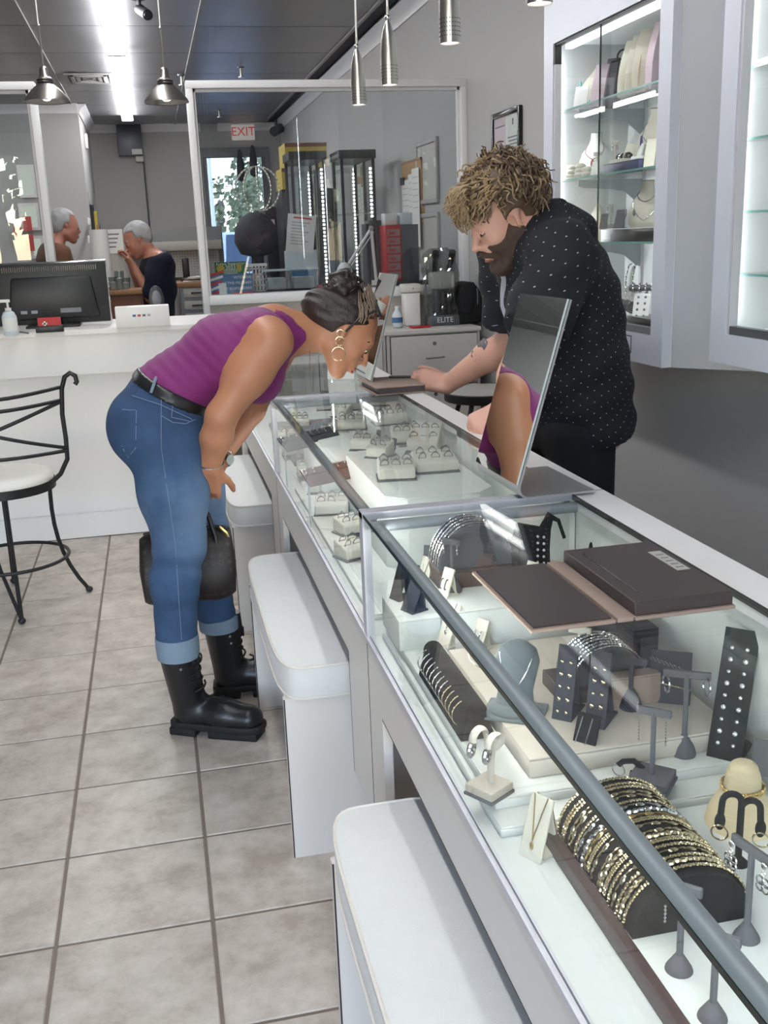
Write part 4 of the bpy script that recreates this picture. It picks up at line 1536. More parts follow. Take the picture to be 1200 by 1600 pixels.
CAB1 = dict(sh=[1.85, 1.605, 1.377])
wall_cabinet(2.868, 3.86, 1.003, 2.945, 3.77, 1.095, 2.075, CAB1['sh'], 'lit white wall cabinet of jewellery behind the bearded man', (3.69,))
wall_cabinet(1.35, 2.592, 1.055, 1.43, 2.515, 1.135, 2.60, [1.81, 1.637, 1.455, 1.293], 'lit white wall cabinet at the right edge of the photograph', (2.38, 1.8), False)
st = MB()
st.prism([(1.5305, 2.865), (1.75, 2.615), (1.84, 2.6), (1.84, 2.865)], 1.003, 2.72, 'z')
o = obj('filler_panel', st, 'filler_grey')
tag(o, 'plain white angled filler panel between the two wall cabinets', 'panel')

# upright slots of the right cabinet, seen as a perforated strip
sm = MB()
for k in range(60):
    sm.box((1.825, 2.374, 1.15 + k * 0.024), (1.826, 2.386, 1.162 + k * 0.024))
tag(obj('slotted_strip', sm, 'ink_grey', fix=False), 'slotted steel strip for shelf brackets in the right wall cabinet', 'strip', kind='stuff')

X1 = 1.60      # row of goods near the front of the shelves


def cab(px, py, z):
    """Place on a cabinet shelf z seen at a point of the photograph."""
    return at_z(px, py, z)


FC = -0.75      # cabinet goods are turned towards the shop
# top shelf of the left cabinet
z = 1.85
q = at_x(888, 160, 1.60)
easel_card((1.60, q.y, z), FC, 'beige card with a gold flower pin, top shelf far end', 0.06, 0.09, 0.4, 'bust_linen', 'display card', 'cards on the top cabinet shelf')
jewel('brooch', MB().ball((0, 0, 0), (0.012, 0.006, 0.012)).ball((0.014, 0, 0.004), 0.007).ball((-0.013, 0, -0.003), 0.008), 'gold', (1.625, q.y, z + 0.085), FC, 'gold flower pin on the far beige card', 'brooch')
easel_card((1.60, at_x(905, 150, 1.60).y, z), FC, 'taupe and white card beside the gold flower pin', 0.05, 0.09, 0.4, 'paper', 'display card', 'cards on the top cabinet shelf')
ramp((1.68, at_x(925, 130, 1.68).y, z), FC, 'peach coloured curved ramp holding bead necklaces', 0.09, 0.165, 0.10, 'cream', 'display_ramp', 'display ramp', 'ramps on the top cabinet shelf')
jewel('necklace', chain_mesh([(-0.03, -0.04, 0.10), (-0.02, -0.05, 0.04), (0.0, -0.058, 0.02), (0.02, -0.05, 0.04), (0.03, -0.04, 0.10)], 0.005, 0.008), 'teal', (1.68, at_x(925, 130, 1.68).y, z), FC, 'turquoise bead necklace on the peach ramp', 'necklace')
ramp((1.66, at_x(938, 125, 1.66).y, z), FC, 'pale pink curved ramp in the middle of the top shelf', 0.05, 0.15, 0.09, 'paper_pink', 'display_ramp', 'display ramp', 'ramps on the top cabinet shelf')
ramp((1.70, at_x(955, 110, 1.70).y, z), FC, 'grey curved ramp on the top cabinet shelf', 0.045, 0.17, 0.09, 'suede_grey', 'display_ramp', 'display ramp', 'ramps on the top cabinet shelf')
o = jewel('ornament_ring', MB().ring((0, 0, 0.025), 0.024, 0.0035, 28, 8, axis=(0, 1, 0)).cyl((-0.045, 0, 0.012), (0.03, 0, 0.026), 0.004, n=8).cyl((0, 0, -0.13), (0, 0, 0.0), 0.003, n=8), 'dark_metal', (1.70, at_x(975, 80, 1.70).y, z + 0.13), FC, 'dark ring shaped ornament on a stem above the grey ramp', 'ornament')
for k, (px, mm, lb) in enumerate(((985, 'cream', 'cream'), (996, 'bust_linen', 'linen'), (1007, 'beige_pad', 'beige'))):
    p = at_x(px, 90, 1.66)
    ramp((1.66, p.y, z), FC, '%s tall arched necklace ramp at the near end of the top shelf' % lb, 0.05, 0.19 + 0.008 * k, 0.12, mm, 'display_ramp', 'display ramp', 'tall arched ramps on the top shelf', curve=1.0)
    jewel('necklace', chain_mesh([(0, -0.062 + 0.096 * s / 9 - 0.03 * math.sin(PI * s / 9) - 0.003, 0.19 * s / 9) for s in range(1, 10)], 0.0016, 0.004), 'gold', (1.66, p.y, z), FC, 'gold chain lying down the %s arched ramp' % lb, 'necklace')
p = at_x(1020, 100, 1.66)
ramp((1.66, p.y - 0.01, z), FC, 'mauve side of the thick arched ramp at the near end', 0.022, 0.215, 0.13, 'paper_pink', 'display_ramp', 'display ramp', 'tall arched ramps on the top shelf', curve=1.0)
riser((1.56, 2.90, z), (1.66, 3.02, z + 0.04), 'black riser at the near end of the top shelf', 'black_gloss')
easel_card((1.60, 2.985, z + 0.04), FC, 'white card with a gold pin on the black riser, top shelf', 0.05, 0.09, 0.35, 'paper', 'display card', 'cards on the top cabinet shelf')

# second shelf
z = 1.605
p = at_x(930, 240, 1.68)
L = (1.68, p.y, z)
bust(L, FC, 'white bust with a red pendant on the second shelf', 0.165, 0.13, 0.12)
bust_necklace(L, FC, 'dark cord necklace with a red drop pendant on white bust', 0.165, 0.13, 0.12, 0.42, 'garnet', 0.0013, 0.014)
for k, px in enumerate((890, 905, 916)):
    p = at_x(px, 262, 1.585)
    t = thing('jewelry_pillow', ('folded cream satin pouch at the far end of the second shelf', 'cream satin pouch next to the red pendant bust', 'small cream card stack before the red pendant bust')[k], 'pouch', (1.585, p.y, z), FC, 'pouches on the second shelf')
    mm = MB()
    for j in range(3 - (k == 2)):
        mm.ball((0, 0.008 * j, 0.012 + 0.016 * j), (0.026 - 0.006 * (k > 0), 0.02, 0.011), 14, 8)
    obj('fold', mm, 'bust_linen', t, smooth=60)
p = at_x(932, 262, 1.60)
easel_card((1.59, p.y, z), FC, 'white card leaning in front of the red pendant bust', 0.03, 0.06, 0.5, 'paper', 'display card', 'cards on the second cabinet shelf')
p = at_x(934, 240, 1.62)
t_stand((1.62, p.y, z), FC, 'small grey T stand with hoops on the second shelf', 0.085, 0.03, 0.03, 'label_grey', group='earring stands in the left wall cabinet')
p = at_x(950, 230, 1.66)
t_stand((1.68, p.y - 0.02, z), FC, 'pale T stand with large hoops beside the sliding glass edge', 0.12, 0.03, 0.03, 'bust_linen', group='earring stands in the left wall cabinet')
bar_earrings((1.68, p.y - 0.02, z), FC, 0.12, 0.03, 'hoop', 'large silver hoop on the pale T stand, second shelf', 'silver', 'hoops on the pale T stand', R=0.014)
p0, p1 = at_x(945, 258, 1.57), at_x(1002, 250, 1.57)
riser((1.56, p1.y, z), (1.66, p0.y, z + 0.03), 'long dark blue riser on the second shelf', 'navy')
p = at_x(975, 245, 1.60)
riser((1.57, p.y - 0.045, z + 0.03), (1.63, p.y + 0.05, z + 0.042), 'cream watch tray lying on the dark blue riser', 'cream')
for k in range(5):
    jewel('ring', MB().ring((0, 0, 0.004), 0.009, 0.004, 14, 6, axis=(0.2, 1, 0.2)).ball((0.009, 0, 0.006), 0.005), 'silver' if k % 2 else 'dark_metal', (1.60, p.y - 0.036 + 0.018 * k, z + 0.046), FC + 0.3 * k, ('first dark', 'second pale', 'middle dark', 'fourth pale', 'last dark')[k] + ' chunky ring along the cream watch tray', 'ring', 'chunky rings on the watch tray')
p = at_x(984, 225, 1.66)
ramp((1.67, p.y, z + 0.03), FC, 'cream curved ramp with a silver chain behind the rings', 0.05, 0.07, 0.06, 'cream', 'display_ramp', 'display ramp', 'small ramps on the second shelf')
p = at_x(1000, 232, 1.60)
t = thing('finger_stand', 'white finger shaped ring stand with a blue feather pendant', 'ring stand', (1.60, p.y, z + 0.03), FC)
obj('base', MB().box((-0.025, -0.02, 0), (0.025, 0.02, 0.012)), 'bust_white', t, bevel=0.004)
obj('finger', MB().tube([(0, 0, 0.01), (0.004, 0.004, 0.03), (0.01, 0.008, 0.05)], [0.012, 0.010, 0.007], 12), 'bust_white', t, smooth=60)
jewel('pendant', MB().ball((0, 0, 0.02), (0.005, 0.003, 0.028), 10, 8), 'cobalt', (1.61, p.y + 0.012, z + 0.06), FC, 'blue feather pendant above the white finger stand', 'pendant')
L = (1.70, at_x(1020, 215, 1.70).y - 0.02, z)
bust(L, FC, 'tall linen bust at the near end of the second shelf', 0.20, 0.15, 0.13, 'bust_linen')
bust_necklace(L, FC, 'silver chain on the tall linen bust', 0.20, 0.15, 0.13, 0.4, 'silver', 0.0012)
p = at_x(1017, 245, 1.60)
ramp((1.60, p.y, z), FC, 'cream leaning ramp with a round gold charm, second shelf', 0.035, 0.09, 0.05, 'cream', 'display_ramp', 'display ramp', 'small ramps on the second shelf')
jewel('charm', MB().ring((0, 0, 0), 0.006, 0.002, 16, 6, axis=(0, 1, 0)), 'gold', (1.583, p.y, z + 0.03), FC, 'round gold charm on the cream leaning ramp', 'charm')
riser((1.56, 2.90, z), (1.62, 2.975, z + 0.05), 'black gloss block at the near end of the second shelf', 'black_gloss')

# third shelf
z = 1.377
riser((1.555, 2.90, z), (1.72, 3.45, z + 0.043), 'long black gloss riser along the third shelf', 'black_gloss')
riser((1.552, 2.90, z + 0.043), (1.66, 3.02, z + 0.052), 'grey brown box lid lying on the black riser', 'wood_dark')
L = (1.70, at_x(925, 335, 1.70).y, z)
bust(L, FC, 'linen bust above the man\'s shoulder on the third shelf', 0.175, 0.13, 0.12, 'bust_linen')
bust_necklace(L, FC, 'necklace with crystal stations on the bust above the shoulder', 0.175, 0.13, 0.12, 0.3, 'silver', 0.001, 0.006)
zz = z + 0.043
p = at_x(950, 335, 1.62)
t_stand((1.63, p.y, zz), FC, 'grey T stand with long earrings on the black riser', 0.085, 0.02, 0.04, 'label_grey', group='earring stands in the left wall cabinet')
bar_earrings((1.63, p.y, zz), FC, 0.085, 0.03, 'hoop', 'oval silver earring on the T stand, third shelf', 'silver', 'oval earrings on the third shelf', R=0.012)
p = at_x(943, 345, 1.58)
easel_card((1.575, p.y, zz), FC, 'grey card standing before the T stand, third shelf', 0.025, 0.06, 0.5, 'suede_grey', 'display card', 'cards on the third cabinet shelf')
p = at_x(972, 345, 1.60)
easel_card((1.585, p.y, zz), FC, 'dark card with a silver bar pendant, third shelf', 0.035, 0.075, 0.55, 'suede_grey', 'display card', 'cards on the third cabinet shelf')
L = (1.68, at_x(1010, 330, 1.68).y, zz)
bust(L, FC, 'linen bust with two chains at the near end of the third shelf', 0.155, 0.13, 0.12, 'bust_linen')
bust_necklace(L, FC, 'dark chain close to the neck of the near linen bust', 0.155, 0.13, 0.12, 0.55, 'steel_grey', 0.0012)
bust_necklace(L, FC, 'long chain low on the near linen bust', 0.155, 0.13, 0.12, 0.15, 'silver', 0.0012)
for sx in (-0.014, 0.016):
    jewel('drop_earring', MB().ball((sx, 0, 0), (0.005, 0.002, 0.011), 10, 8).tube([(sx, 0, 0.01), (sx, 0, 0.022)], 0.0007, 5), 'steel_grey', (1.615, L[1] - 0.005, zz + 0.05), FC, ('left', 'right')[sx > 0] + ' grey leaf drop earring before the near linen bust', 'earring', 'leaf drop earrings')

# floor of the cabinet
z = 1.117
riser((1.55, 2.96, z - 0.018), (1.70, 3.22, z + 0.02), 'black gloss riser on the cabinet floor', 'black_gloss')
p = at_x(976, 440, 1.62)
t = thing('bracelet_stand', 'clear stand with two silver charm bracelets, cabinet floor', 'bracelet stand', (1.64, p.y, z + 0.02), FC)
obj('panel', MB().box((-0.03, 0, 0), (0.03, 0.004, 0.085)), 'bust_white', t)
obj('arch', MB().tube([(0, 0.0, 0.085), (0, 0.005, 0.12), (0, 0.03, 0.145), (0, 0.05, 0.15)], 0.006, 8), 'bust_white', t)
for sx in (-0.012, 0.012):
    jewel('bracelet', chain_mesh([(sx, 0.05, 0.16), (sx, 0.02, 0.155), (sx, -0.004, 0.12), (sx, -0.01, 0.085), (sx, -0.01, 0.055)], 0.004, 0.009), 'silver', (1.64, p.y, z + 0.02), FC, ('left', 'right')[sx > 0] + ' silver charm bracelet hanging over the clear stand', 'bracelet', 'charm bracelets on the clear stand')
for k, px in enumerate((976, 984)):
    p = at_x(px, 478, 1.59)
    t = thing('watch_pillow', ('grey roll with a silver bracelet by the man\'s back', 'second grey roll with a silver bracelet, cabinet floor')[k], 'bracelet roll', (1.60, p.y, z + 0.022), FC, 'grey bracelet rolls on the cabinet floor')
    obj('roll', MB().tube([(-0.03, 0.03, 0.03), (0.0, 0.0, 0.018), (0.025, -0.025, 0.01)], 0.014, 12), 'suede_grey', t)
    jewel('bracelet', chain_mesh([(0.0 + 0.016 * math.cos(a), 0.0 + 0.006 * math.cos(a), 0.020 + 0.017 * math.sin(a)) for a in [2 * PI * i / 12 for i in range(13)]], 0.003, 0.006), 'silver', (1.60, p.y, z + 0.022), FC, ('silver charm bracelet round the first grey roll', 'silver charm bracelet round the second grey roll')[k], 'bracelet')
p = at_x(1010, 462, 1.68)
t = thing('bracelet_bar', 'steel T bar with silver chunky bracelets on the cabinet floor', 'bracelet stand', (1.68, p.y, z), FC)
obj('post', MB().cyl((0, 0, 0), (0, 0, 0.10), 0.006, n=10), 'steel_grey', t)
obj('crossbar', MB().cyl((-0.06, 0, 0.10), (0.06, 0, 0.10), 0.011, n=12), 'steel_grey', t)
for k in range(5):
    jewel('bracelet', chain_mesh([(-0.045 + 0.022 * k, 0.013 * math.cos(a), 0.10 + 0.014 * math.sin(a)) for a in [2 * PI * i / 10 for i in range(11)]], 0.005, 0.008), 'silver', (1.68, p.y, z), FC, ('first', 'second', 'middle', 'fourth', 'last')[k] + ' chunky silver bracelet along the steel T bar', 'bracelet', 'bracelets on the steel T bar')
p = at_x(1003, 485, 1.58)
easel_card((1.57, p.y, z - 0.018), FC, 'tall white card with rows of grey studs, cabinet floor', 0.055, 0.115, 0.3, 'paper', 'display card', 'cards on the cabinet floor')
for i in range(5):
    for sx in (-0.012, 0.012):
        o = obj('stud_earring', MB().ball((0, 0, 0), 0.0042, 8, 6), 'steel_grey', None, fix=False)
        o.matrix_world = on_card((1.57, p.y, z - 0.018), FC, 0.3, sx, 0.018 + 0.021 * i)
        tag(o, '%s grey stud in the %s row from the bottom of the tall white card' % (('left', 'right')[sx > 0], ('lowest', 'second', 'third', 'fourth', 'fifth')[i]), 'earring', 'grey studs on the white card')

# right cabinet
p = at_x(1192, 195, 1.62)
easel_card((1.60, 2.185, 1.637), FC, 'linen card with a turquoise drop pendant, right wall cabinet', 0.06, 0.1, 0.35, 'bust_linen', 'display card', 'cards in the right wall cabinet')
jewel('pendant', MB().ball((0, 0, 0), (0.005, 0.004, 0.008)).tube([(0, 0, 0.008), (0.005, 0.01, 0.05)], 0.0008, 5), 'teal', (1.603, 2.20, 1.675), FC, 'turquoise drop pendant on the linen card', 'pendant')
ramp((1.64, 2.17, 1.455), FC, 'grey wooden ramp with two silver rings, right wall cabinet', 0.08, 0.07, 0.09, 'wood_dark', 'display_ramp', 'display ramp', 'ramps in the right wall cabinet')
ramp((1.68, 2.13, 1.455), FC, 'brown upright block behind the grey wooden ramp', 0.05, 0.12, 0.05, 'wood', 'display_ramp', 'display ramp', 'ramps in the right wall cabinet')
L = (1.66, 2.165, 1.293)
bust(L, FC, 'white bust on the fourth shelf of the right cabinet', 0.15, 0.15, 0.13)
bust_necklace(L, FC, 'fine chain with a dark drop on the white bust, right cabinet', 0.15, 0.15, 0.13, 0.2, 'steel_grey', 0.001, 0.006)
riser((1.58, 2.08, 1.137), (1.72, 2.22, 1.155), 'black riser under the low white bust, right cabinet', 'black_gloss')
L = (1.65, 2.15, 1.155)
bust(L, FC, 'low white bust on the floor of the right cabinet', 0.135, 0.15, 0.13)
bust_necklace(L, FC, 'silver cluster necklace on the low white bust', 0.135, 0.15, 0.13, 0.35, 'silver', 0.0022, 0.009)
# ------------------------------------------------------------------ things on the partition sill and in the workshop behind the glass
ZS = 1.132
YS = 6.15
# a work table right behind the partition carries them
t = thing('work_table', 'long work table just behind the glass partition', 'table', (0.30, 6.12, 0))
obj('table_top', MB().box((0, 0, ZS - 0.03), (1.54, 0.6, ZS)), 'ink_dark', t)
for x in (0.02, 1.47):
    for y in (0.02, 0.53):
        obj('leg', MB().box((x, y, 0), (x + 0.05, y + 0.05, ZS - 0.03)), 'steel_grey', t)

# sign cards in the lower left corner of the partition
p0, p1 = at_y(335, 410, 6.13), at_y(385, 428, 6.13)
t = thing('supporter_sign', 'green Active Supporter 2023 sign in the glass corner', 'sign', ((p0.x + p1.x) / 2, 6.125, (p0.z + p1.z) / 2))
w, h = p1.x - p0.x, p0.z - p1.z
obj('card', MB().box((-w / 2, 0, -h / 2 - 0.09), (w / 2, 0.003, h / 2)), 'green_sign', t)
text('lettering', 'Active Supporter', 0.024, 'laminate_white', t, (0, -0.0012, h * 0.34), (PI / 2, 0, 0))
text('lettering', '2023', 0.03, 'laminate_white', t, (0, -0.0012, h * 0.05), (PI / 2, 0, 0))
for k in range(3):
    obj('print_line', MB().box((-0.04, -0.001, -0.012 - 0.009 * k), (0.04, 0, -0.009 - 0.009 * k)), 'laminate_white', t)
obj('emblem', MB().cyl((-0.058, -0.002, 0.0), (-0.058, 0, 0.0), 0.026, n=5).cyl((-0.058, -0.003, 0.0), (-0.058, 0, 0.0), 0.014, n=16), 'yellow', t, smooth=None)
obj('emblem', MB().prism([(0.035, 0.018), (0.05, 0.025), (0.065, 0.018), (0.064, -0.01), (0.05, -0.026), (0.036, -0.01)], -0.002, 0, 'y'), 'yellow', t, smooth=None)
p0, p1 = at_y(329, 432, 6.08), at_y(397, 459, 6.08)
t = thing('veterans_sign', 'blue veterans discount card below the green sign', 'sign', ((p0.x + p1.x) / 2, 6.10, (p0.z + p1.z) / 2), rot=(-0.25, 0, 0))
w, h = p1.x - p0.x, p0.z - p1.z + 0.02
obj('card', MB().box((-w / 2, 0, -h / 2), (w / 2, 0.003, h / 2)), 'blue_sign', t)
for k, s in enumerate(('VETERANS', 'ACTIVE MILITARY', 'FIRST RESPONDERS')):
    text('lettering', s, 0.022, 'laminate_white', t, (w * 0.47, -0.0012, h * 0.33 - 0.032 * k), (PI / 2, 0, 0), align='RIGHT')
obj('red_band', MB().box((-w * 0.02, -0.0015, -h * 0.5), (w * 0.5, 0, -h * 0.33)), 'red', t)
for k in range(5):
    obj('flag_stripe', MB().prism([(-w * 0.5, -h * 0.45 + 0.028 * k), (-w * 0.3 + 0.008 * k, -h * 0.45 + 0.028 * k + 0.02), (-w * 0.3 + 0.008 * k, -h * 0.45 + 0.028 * k + 0.034), (-w * 0.5, -h * 0.45 + 0.028 * k + 0.014)], -0.001, 0, 'y'), 'red' if k % 2 == 0 else 'laminate_white', t)
obj('white_note', MB().box((-w * 0.32, -0.002, -h * 0.5), (-w * 0.14, -0.0005, h * 0.1)), 'paper', t)


def basket():
    p0, p1 = at_y(384, 413, 6.2), at_y(416, 443, 6.2)
    t = thing('plastic_basket', 'white slotted plastic basket behind the glass', 'basket', ((p0.x + p1.x) / 2, 6.2, ZS))
    w, h = 0.125, p0.z - ZS
    obj('rim', MB().box((-w / 2 - 0.006, -0.006, h - 0.014), (w / 2 + 0.006, 0.0, h)).box((-w / 2 - 0.006, 0.1, h - 0.014), (w / 2 + 0.006, 0.106, h)).box((-w / 2 - 0.006, 0, h - 0.014), (-w / 2, 0.1, h)).box((w / 2, 0, h - 0.014), (w / 2 + 0.006, 0.1, h)), 'laminate_white', t)
    m = MB()
    for k in range(7):
        m.box((-w / 2 + k * w / 6.4, -0.002, 0), (-w / 2 + k * w / 6.4 + 0.008, 0.002, h))
    for k in range(5):
        m.box((-w / 2, -0.002, k * h / 5), (w / 2, 0.002, k * h / 5 + 0.009))
    obj('lattice', m, 'laminate_white', t)['kind'] = 'stuff'
    obj('bottom', MB().box((-w / 2, 0.003, 0), (w / 2, 0.1, 0.004)), 'laminate_white', t)
    obj('contents', MB().ball((-0.02, 0.05, 0.06), (0.03, 0.03, 0.05)).ball((0.025, 0.05, 0.05), (0.03, 0.03, 0.045)), 'label_grey', t)


basket()


def bin_(x0, x1, ztop, label, content):
    t = thing('storage_bin', label, 'bin', ((x0 + x1) / 2, 6.19, ZS), group='clear storage bins behind the glass')
    w, h = x1 - x0, ztop - ZS
    b = 0.86
    m = MB()
    m.add([(-w / 2 * b, 0, 0), (w / 2 * b, 0, 0), (w / 2, -0.006, h), (-w / 2, -0.006, h)], [(0, 1, 2, 3)])
    m.add([(-w / 2 * b, 0.14, 0), (w / 2 * b, 0.14, 0), (w / 2, 0.146, h), (-w / 2, 0.146, h)], [(0, 1, 2, 3)])
    m.add([(-w / 2 * b, 0, 0), (-w / 2, -0.006, h), (-w / 2, 0.146, h), (-w / 2 * b, 0.14, 0)], [(0, 1, 2, 3)])
    m.add([(w / 2 * b, 0, 0), (w / 2, -0.006, h), (w / 2, 0.146, h), (w / 2 * b, 0.14, 0)], [(0, 1, 2, 3)])
    m.add([(-w / 2 * b, 0, 0.001), (w / 2 * b, 0, 0.001), (w / 2 * b, 0.14, 0.001), (-w / 2 * b, 0.14, 0.001)], [(0, 1, 2, 3)])
    obj('shell', m, 'bag_film', t, smooth=None)
    obj('rim', MB().box((-w / 2 - 0.004, -0.012, h - 0.006), (w / 2 + 0.004, -0.004, h + 0.002)).box((-w / 2 - 0.004, 0.144, h - 0.006), (w / 2 + 0.004, 0.152, h + 0.002)), 'clear_plastic', t)
    obj('contents', MB().box((-w / 2 * 0.8, 0.02, 0.004), (w / 2 * 0.8, 0.12, h * 0.62)), content, t, bevel=0.01)
    return t


bin_(0.645, 0.80, 1.252, 'clear storage bin, left of the pair behind the glass', 'clear_plastic')
b = bin_(0.81, 0.972, 1.256, 'clear storage bin with a blue band behind the glass', 'paper')
obj('band', MB().box((-0.075, -0.011, 0.078), (0.075, -0.008, 0.112)), 'blue_sign', b)
# papers in a stand above the bins
p0, p1 = at_y(444, 340, 6.35), at_y(484, 390, 6.35)
t = thing('paper_sheet', 'white printed sheet taped up above the clear bins', 'paper', (0.5 * (p0.x + p1.x) + 0.02, 6.33, 0.5 * (p0.z + p1.z)), rot=(0, 0.13, 0))
obj('sheet', MB().box((-0.085, 0, -0.11), (0.085, 0.002, 0.11)), 'paper', t)
obj('print_block', MB().box((-0.05, -0.001, 0.085), (0.06, 0.0, 0.095)), 'red_soft', t)
for k in range(8):
    obj('print_line', MB().box((-0.06, -0.001, 0.06 - 0.018 * k), (0.05 - 0.02 * (k % 3), 0, 0.066 - 0.018 * k)), 'label_grey', t)
p0, p1 = at_y(446, 392, 6.40), at_y(493, 422, 6.40)
t = thing('letter_holder', 'clear letter holder full of white papers behind the bins', 'letter holder', (0.5 * (p0.x + p1.x), 6.38, ZS))
obj('front_panel', MB().box((-0.1, 0, 0), (0.1, 0.004, p0.z - ZS)), 'clear_plastic', t)
obj('paper_stack', MB().box((-0.09, 0.006, 0), (0.085, 0.04, p0.z - ZS - 0.02)), 'paper', t)
# small parts on the table
for k in range(6):
    x = 0.97 + 0.032 * k
    o = obj('tool_box', MB().box((x, 6.17, ZS), (x + 0.024, 6.23, ZS + 0.02 + 0.008 * (k % 3))), ('red', 'ink_dark', 'red_soft', 'black_plastic', 'ink_dark', 'red')[k], bevel=0.002)
    tag(o, ('leftmost red', 'second, dark', 'faded red', 'black', 'fifth, dark', 'rightmost red')[k] + ' little tool box on the work table behind the glass', 'box', 'little boxes on the work table')

# white jointed desk lamp
b, k, hd = at_y(588, 440, 6.3), at_y(580, 357, 6.3), at_y(545, 412, 6.3)
t = thing('desk_lamp', 'white jointed desk lamp behind the glass', 'lamp', (b.x, 6.3, ZS))
K, Hd = k - Vector((b.x, 6.3, ZS)), hd - Vector((b.x, 6.3, ZS))
obj('base', MB().cyl((0, 0, 0), (0, 0, 0.03), 0.03, n=16), 'laminate_white', t)
obj('lower_arm', MB().tube([(0, 0, 0.03), tuple(K)], 0.010, 8), 'laminate_white', t)
obj('upper_arm', MB().tube([tuple(K), tuple(Hd)], 0.009, 8).tube([tuple(K + Vector((0.015, 0, -0.02))), tuple(Hd + Vector((0.015, 0, -0.01)))], 0.004, 6), 'laminate_white', t)
obj('joint', MB().ball(tuple(K), 0.017, 10, 8), 'label_grey', t)
obj('lamp_head', MB().lathe([(0.012, 0.03), (0.03, 0.015), (0.05, -0.02), (0.052, -0.03)], 20, c=tuple(Hd - Vector((0.03, 0, 0.02)))), 'laminate_white', t)
obj('bulb', MB().ball(tuple(Hd - Vector((0.03, 0, 0.045))), 0.022, 10, 8), 'spot_warm', t)

# red and black small-parts organiser
p0, p1, p2 = at_y(601, 352, 6.3), at_y(625, 424, 6.3), at_y(653, 350, 6.3)
t = thing('parts_organizer', 'black small parts organizer with red framed drawers', 'organizer', (p0.x, 6.3, ZS))
w, h = p2.x - p0.x, p0.z - ZS - 0.0
obj('case', MB().box((0.09, 0, 0), (w, 0.26, h)), 'grey_box', t)
obj('red_frame', MB().box((0, -0.01, 0.02), (0.1, 0.26, h)), 'red', t, bevel=0.003)
for r_ in range(6):
    d = obj('drawer', MB().box((0.012, -0.016, 0.035 + r_ * (h - 0.05) / 6), (0.09, -0.008, 0.035 + (r_ + 0.82) * (h - 0.05) / 6)), 'drawer_pink', t)
    obj('drawer_label', MB().box((0.02, -0.018, 0.045 + r_ * (h - 0.05) / 6), (0.06, -0.016, 0.06 + r_ * (h - 0.05) / 6)), 'red_soft', d)
for k, (px, nm, lb) in enumerate(((612, 'paper', 'white box of slips on top of the organizer'), (636, 'clear_plastic', 'clear tub on top of the organizer'))):
    x = at_y(px, 340, 6.3).x
    o = obj('storage_tub', MB().box((x - 0.04, 6.32, ZS + h), (x + 0.04, 6.42, ZS + h + 0.07)), nm, bevel=0.006)
    tag(o, lb, 'tub')
for k in range(5):
    x = at_y(574 + 5 * k, 345, 6.45).x
    o = obj('binder', MB().box((x - 0.009, 6.45, ZS), (x + 0.008, 6.6, 1.50 + 0.02 * (k % 3))), ('ink_dark', 'suede_grey', 'black_plastic', 'plum_strip', 'ink_dark')[k], bevel=0.002)
    tag(o, ('first', 'second', 'third', 'fourth', 'last')[k] + ' dark binder of the row beside the organizer', 'binder', 'binders beside the organizer')

# cork board with papers, on the right wall behind the glass
y0, y1 = at_x(652, 300, 1.80).y, at_x(622, 300, 1.80).y
t = thing('cork_board', 'cork board with pinned papers on the right wall', 'board', (1.83, y1, 1.5))
L = y0 - y1
p = at_y(623, 265, 7.2)
obj('board', MB().box((0, 0, 0), (0.018, -abs(L), 0.42)), 'cork', t)
obj('frame_rail', MB().box((-0.004, 0, 0.41), (0.018, -abs(L), 0.425)), 'wood', t)
for k, (a, b_, c, d) in enumerate(((0.05, 0.45, -0.12, 0.30), (0.42, 0.72, -0.10, 0.33), (0.62, 0.97, -0.16, 0.36))):
    o = obj('pinned_paper', MB().box((-0.008 - 0.003 * k, -abs(L) * a, c), (-0.005 - 0.003 * k, -abs(L) * b_, d)), 'paper', t)
    for j in range(6):
        obj('print_line', MB().box((-0.0095 - 0.003 * k, -abs(L) * (a + 0.04), d - 0.06 - 0.04 * j), (-0.008 - 0.003 * k, -abs(L) * (b_ - 0.05), d - 0.055 - 0.04 * j)), 'label_grey', o)
obj('dark_clip', MB().box((-0.02, -abs(L) * 0.05, 0.27), (-0.005, -abs(L) * 0.2, 0.32)), 'ink_dark', t)


# displays reflected in the partition glass, modelled as solid lit towers behind it
def tower(px0, px1, ytop, y, label):
    a, b = at_y(px0, 330, y), at_y(px1, 330, y)
    w = b.x - a.x
    t = thing('glass_tower', label, 'display tower', (a.x, y, 0), group='tall glass towers in the workshop')
    h = at_y(px0, ytop, y).z
    d = 0.36
    for (x, yy) in ((0, 0), (w - 0.022, 0), (0, d - 0.022), (w - 0.022, d - 0.022)):
        obj('frame_post', MB().box((x, yy, 0), (x + 0.022, yy + 0.022, h)), 'black_plastic', t)
    obj('tower_top', MB().box((-0.01, -0.01, h), (w + 0.01, d + 0.01, h + 0.06)), 'black_plastic', t)
    obj('tower_base', MB().box((0, 0, 0), (w, d, 0.75)), 'black_plastic', t)
    obj('glass_pane', MB().box((0.022, 0.004, 0.75), (w - 0.022, 0.008, h)), 'glass_clear', t)
    for k in range(4):
        obj('glass_shelf', MB().box((0.02, 0.02, 0.95 + 0.32 * k), (w - 0.02, d - 0.02, 0.956 + 0.32 * k)), 'glass', t)
    ld = MB()
    for k in range(40):
        z = 0.8 + k * (h - 0.85) / 40
        ld.box((w - 0.035, 0.022, z), (w - 0.026, 0.028, z + (h - 0.85) / 80))
    o = obj('light_dots', ld, 'tube_light', t, fix=False)
    o['kind'] = 'stuff'
    obj('mirror_back', MB().box((0.02, d - 0.01, 0.75), (w - 0.02, d - 0.006, h)), 'mirror_silver', t)
    return t


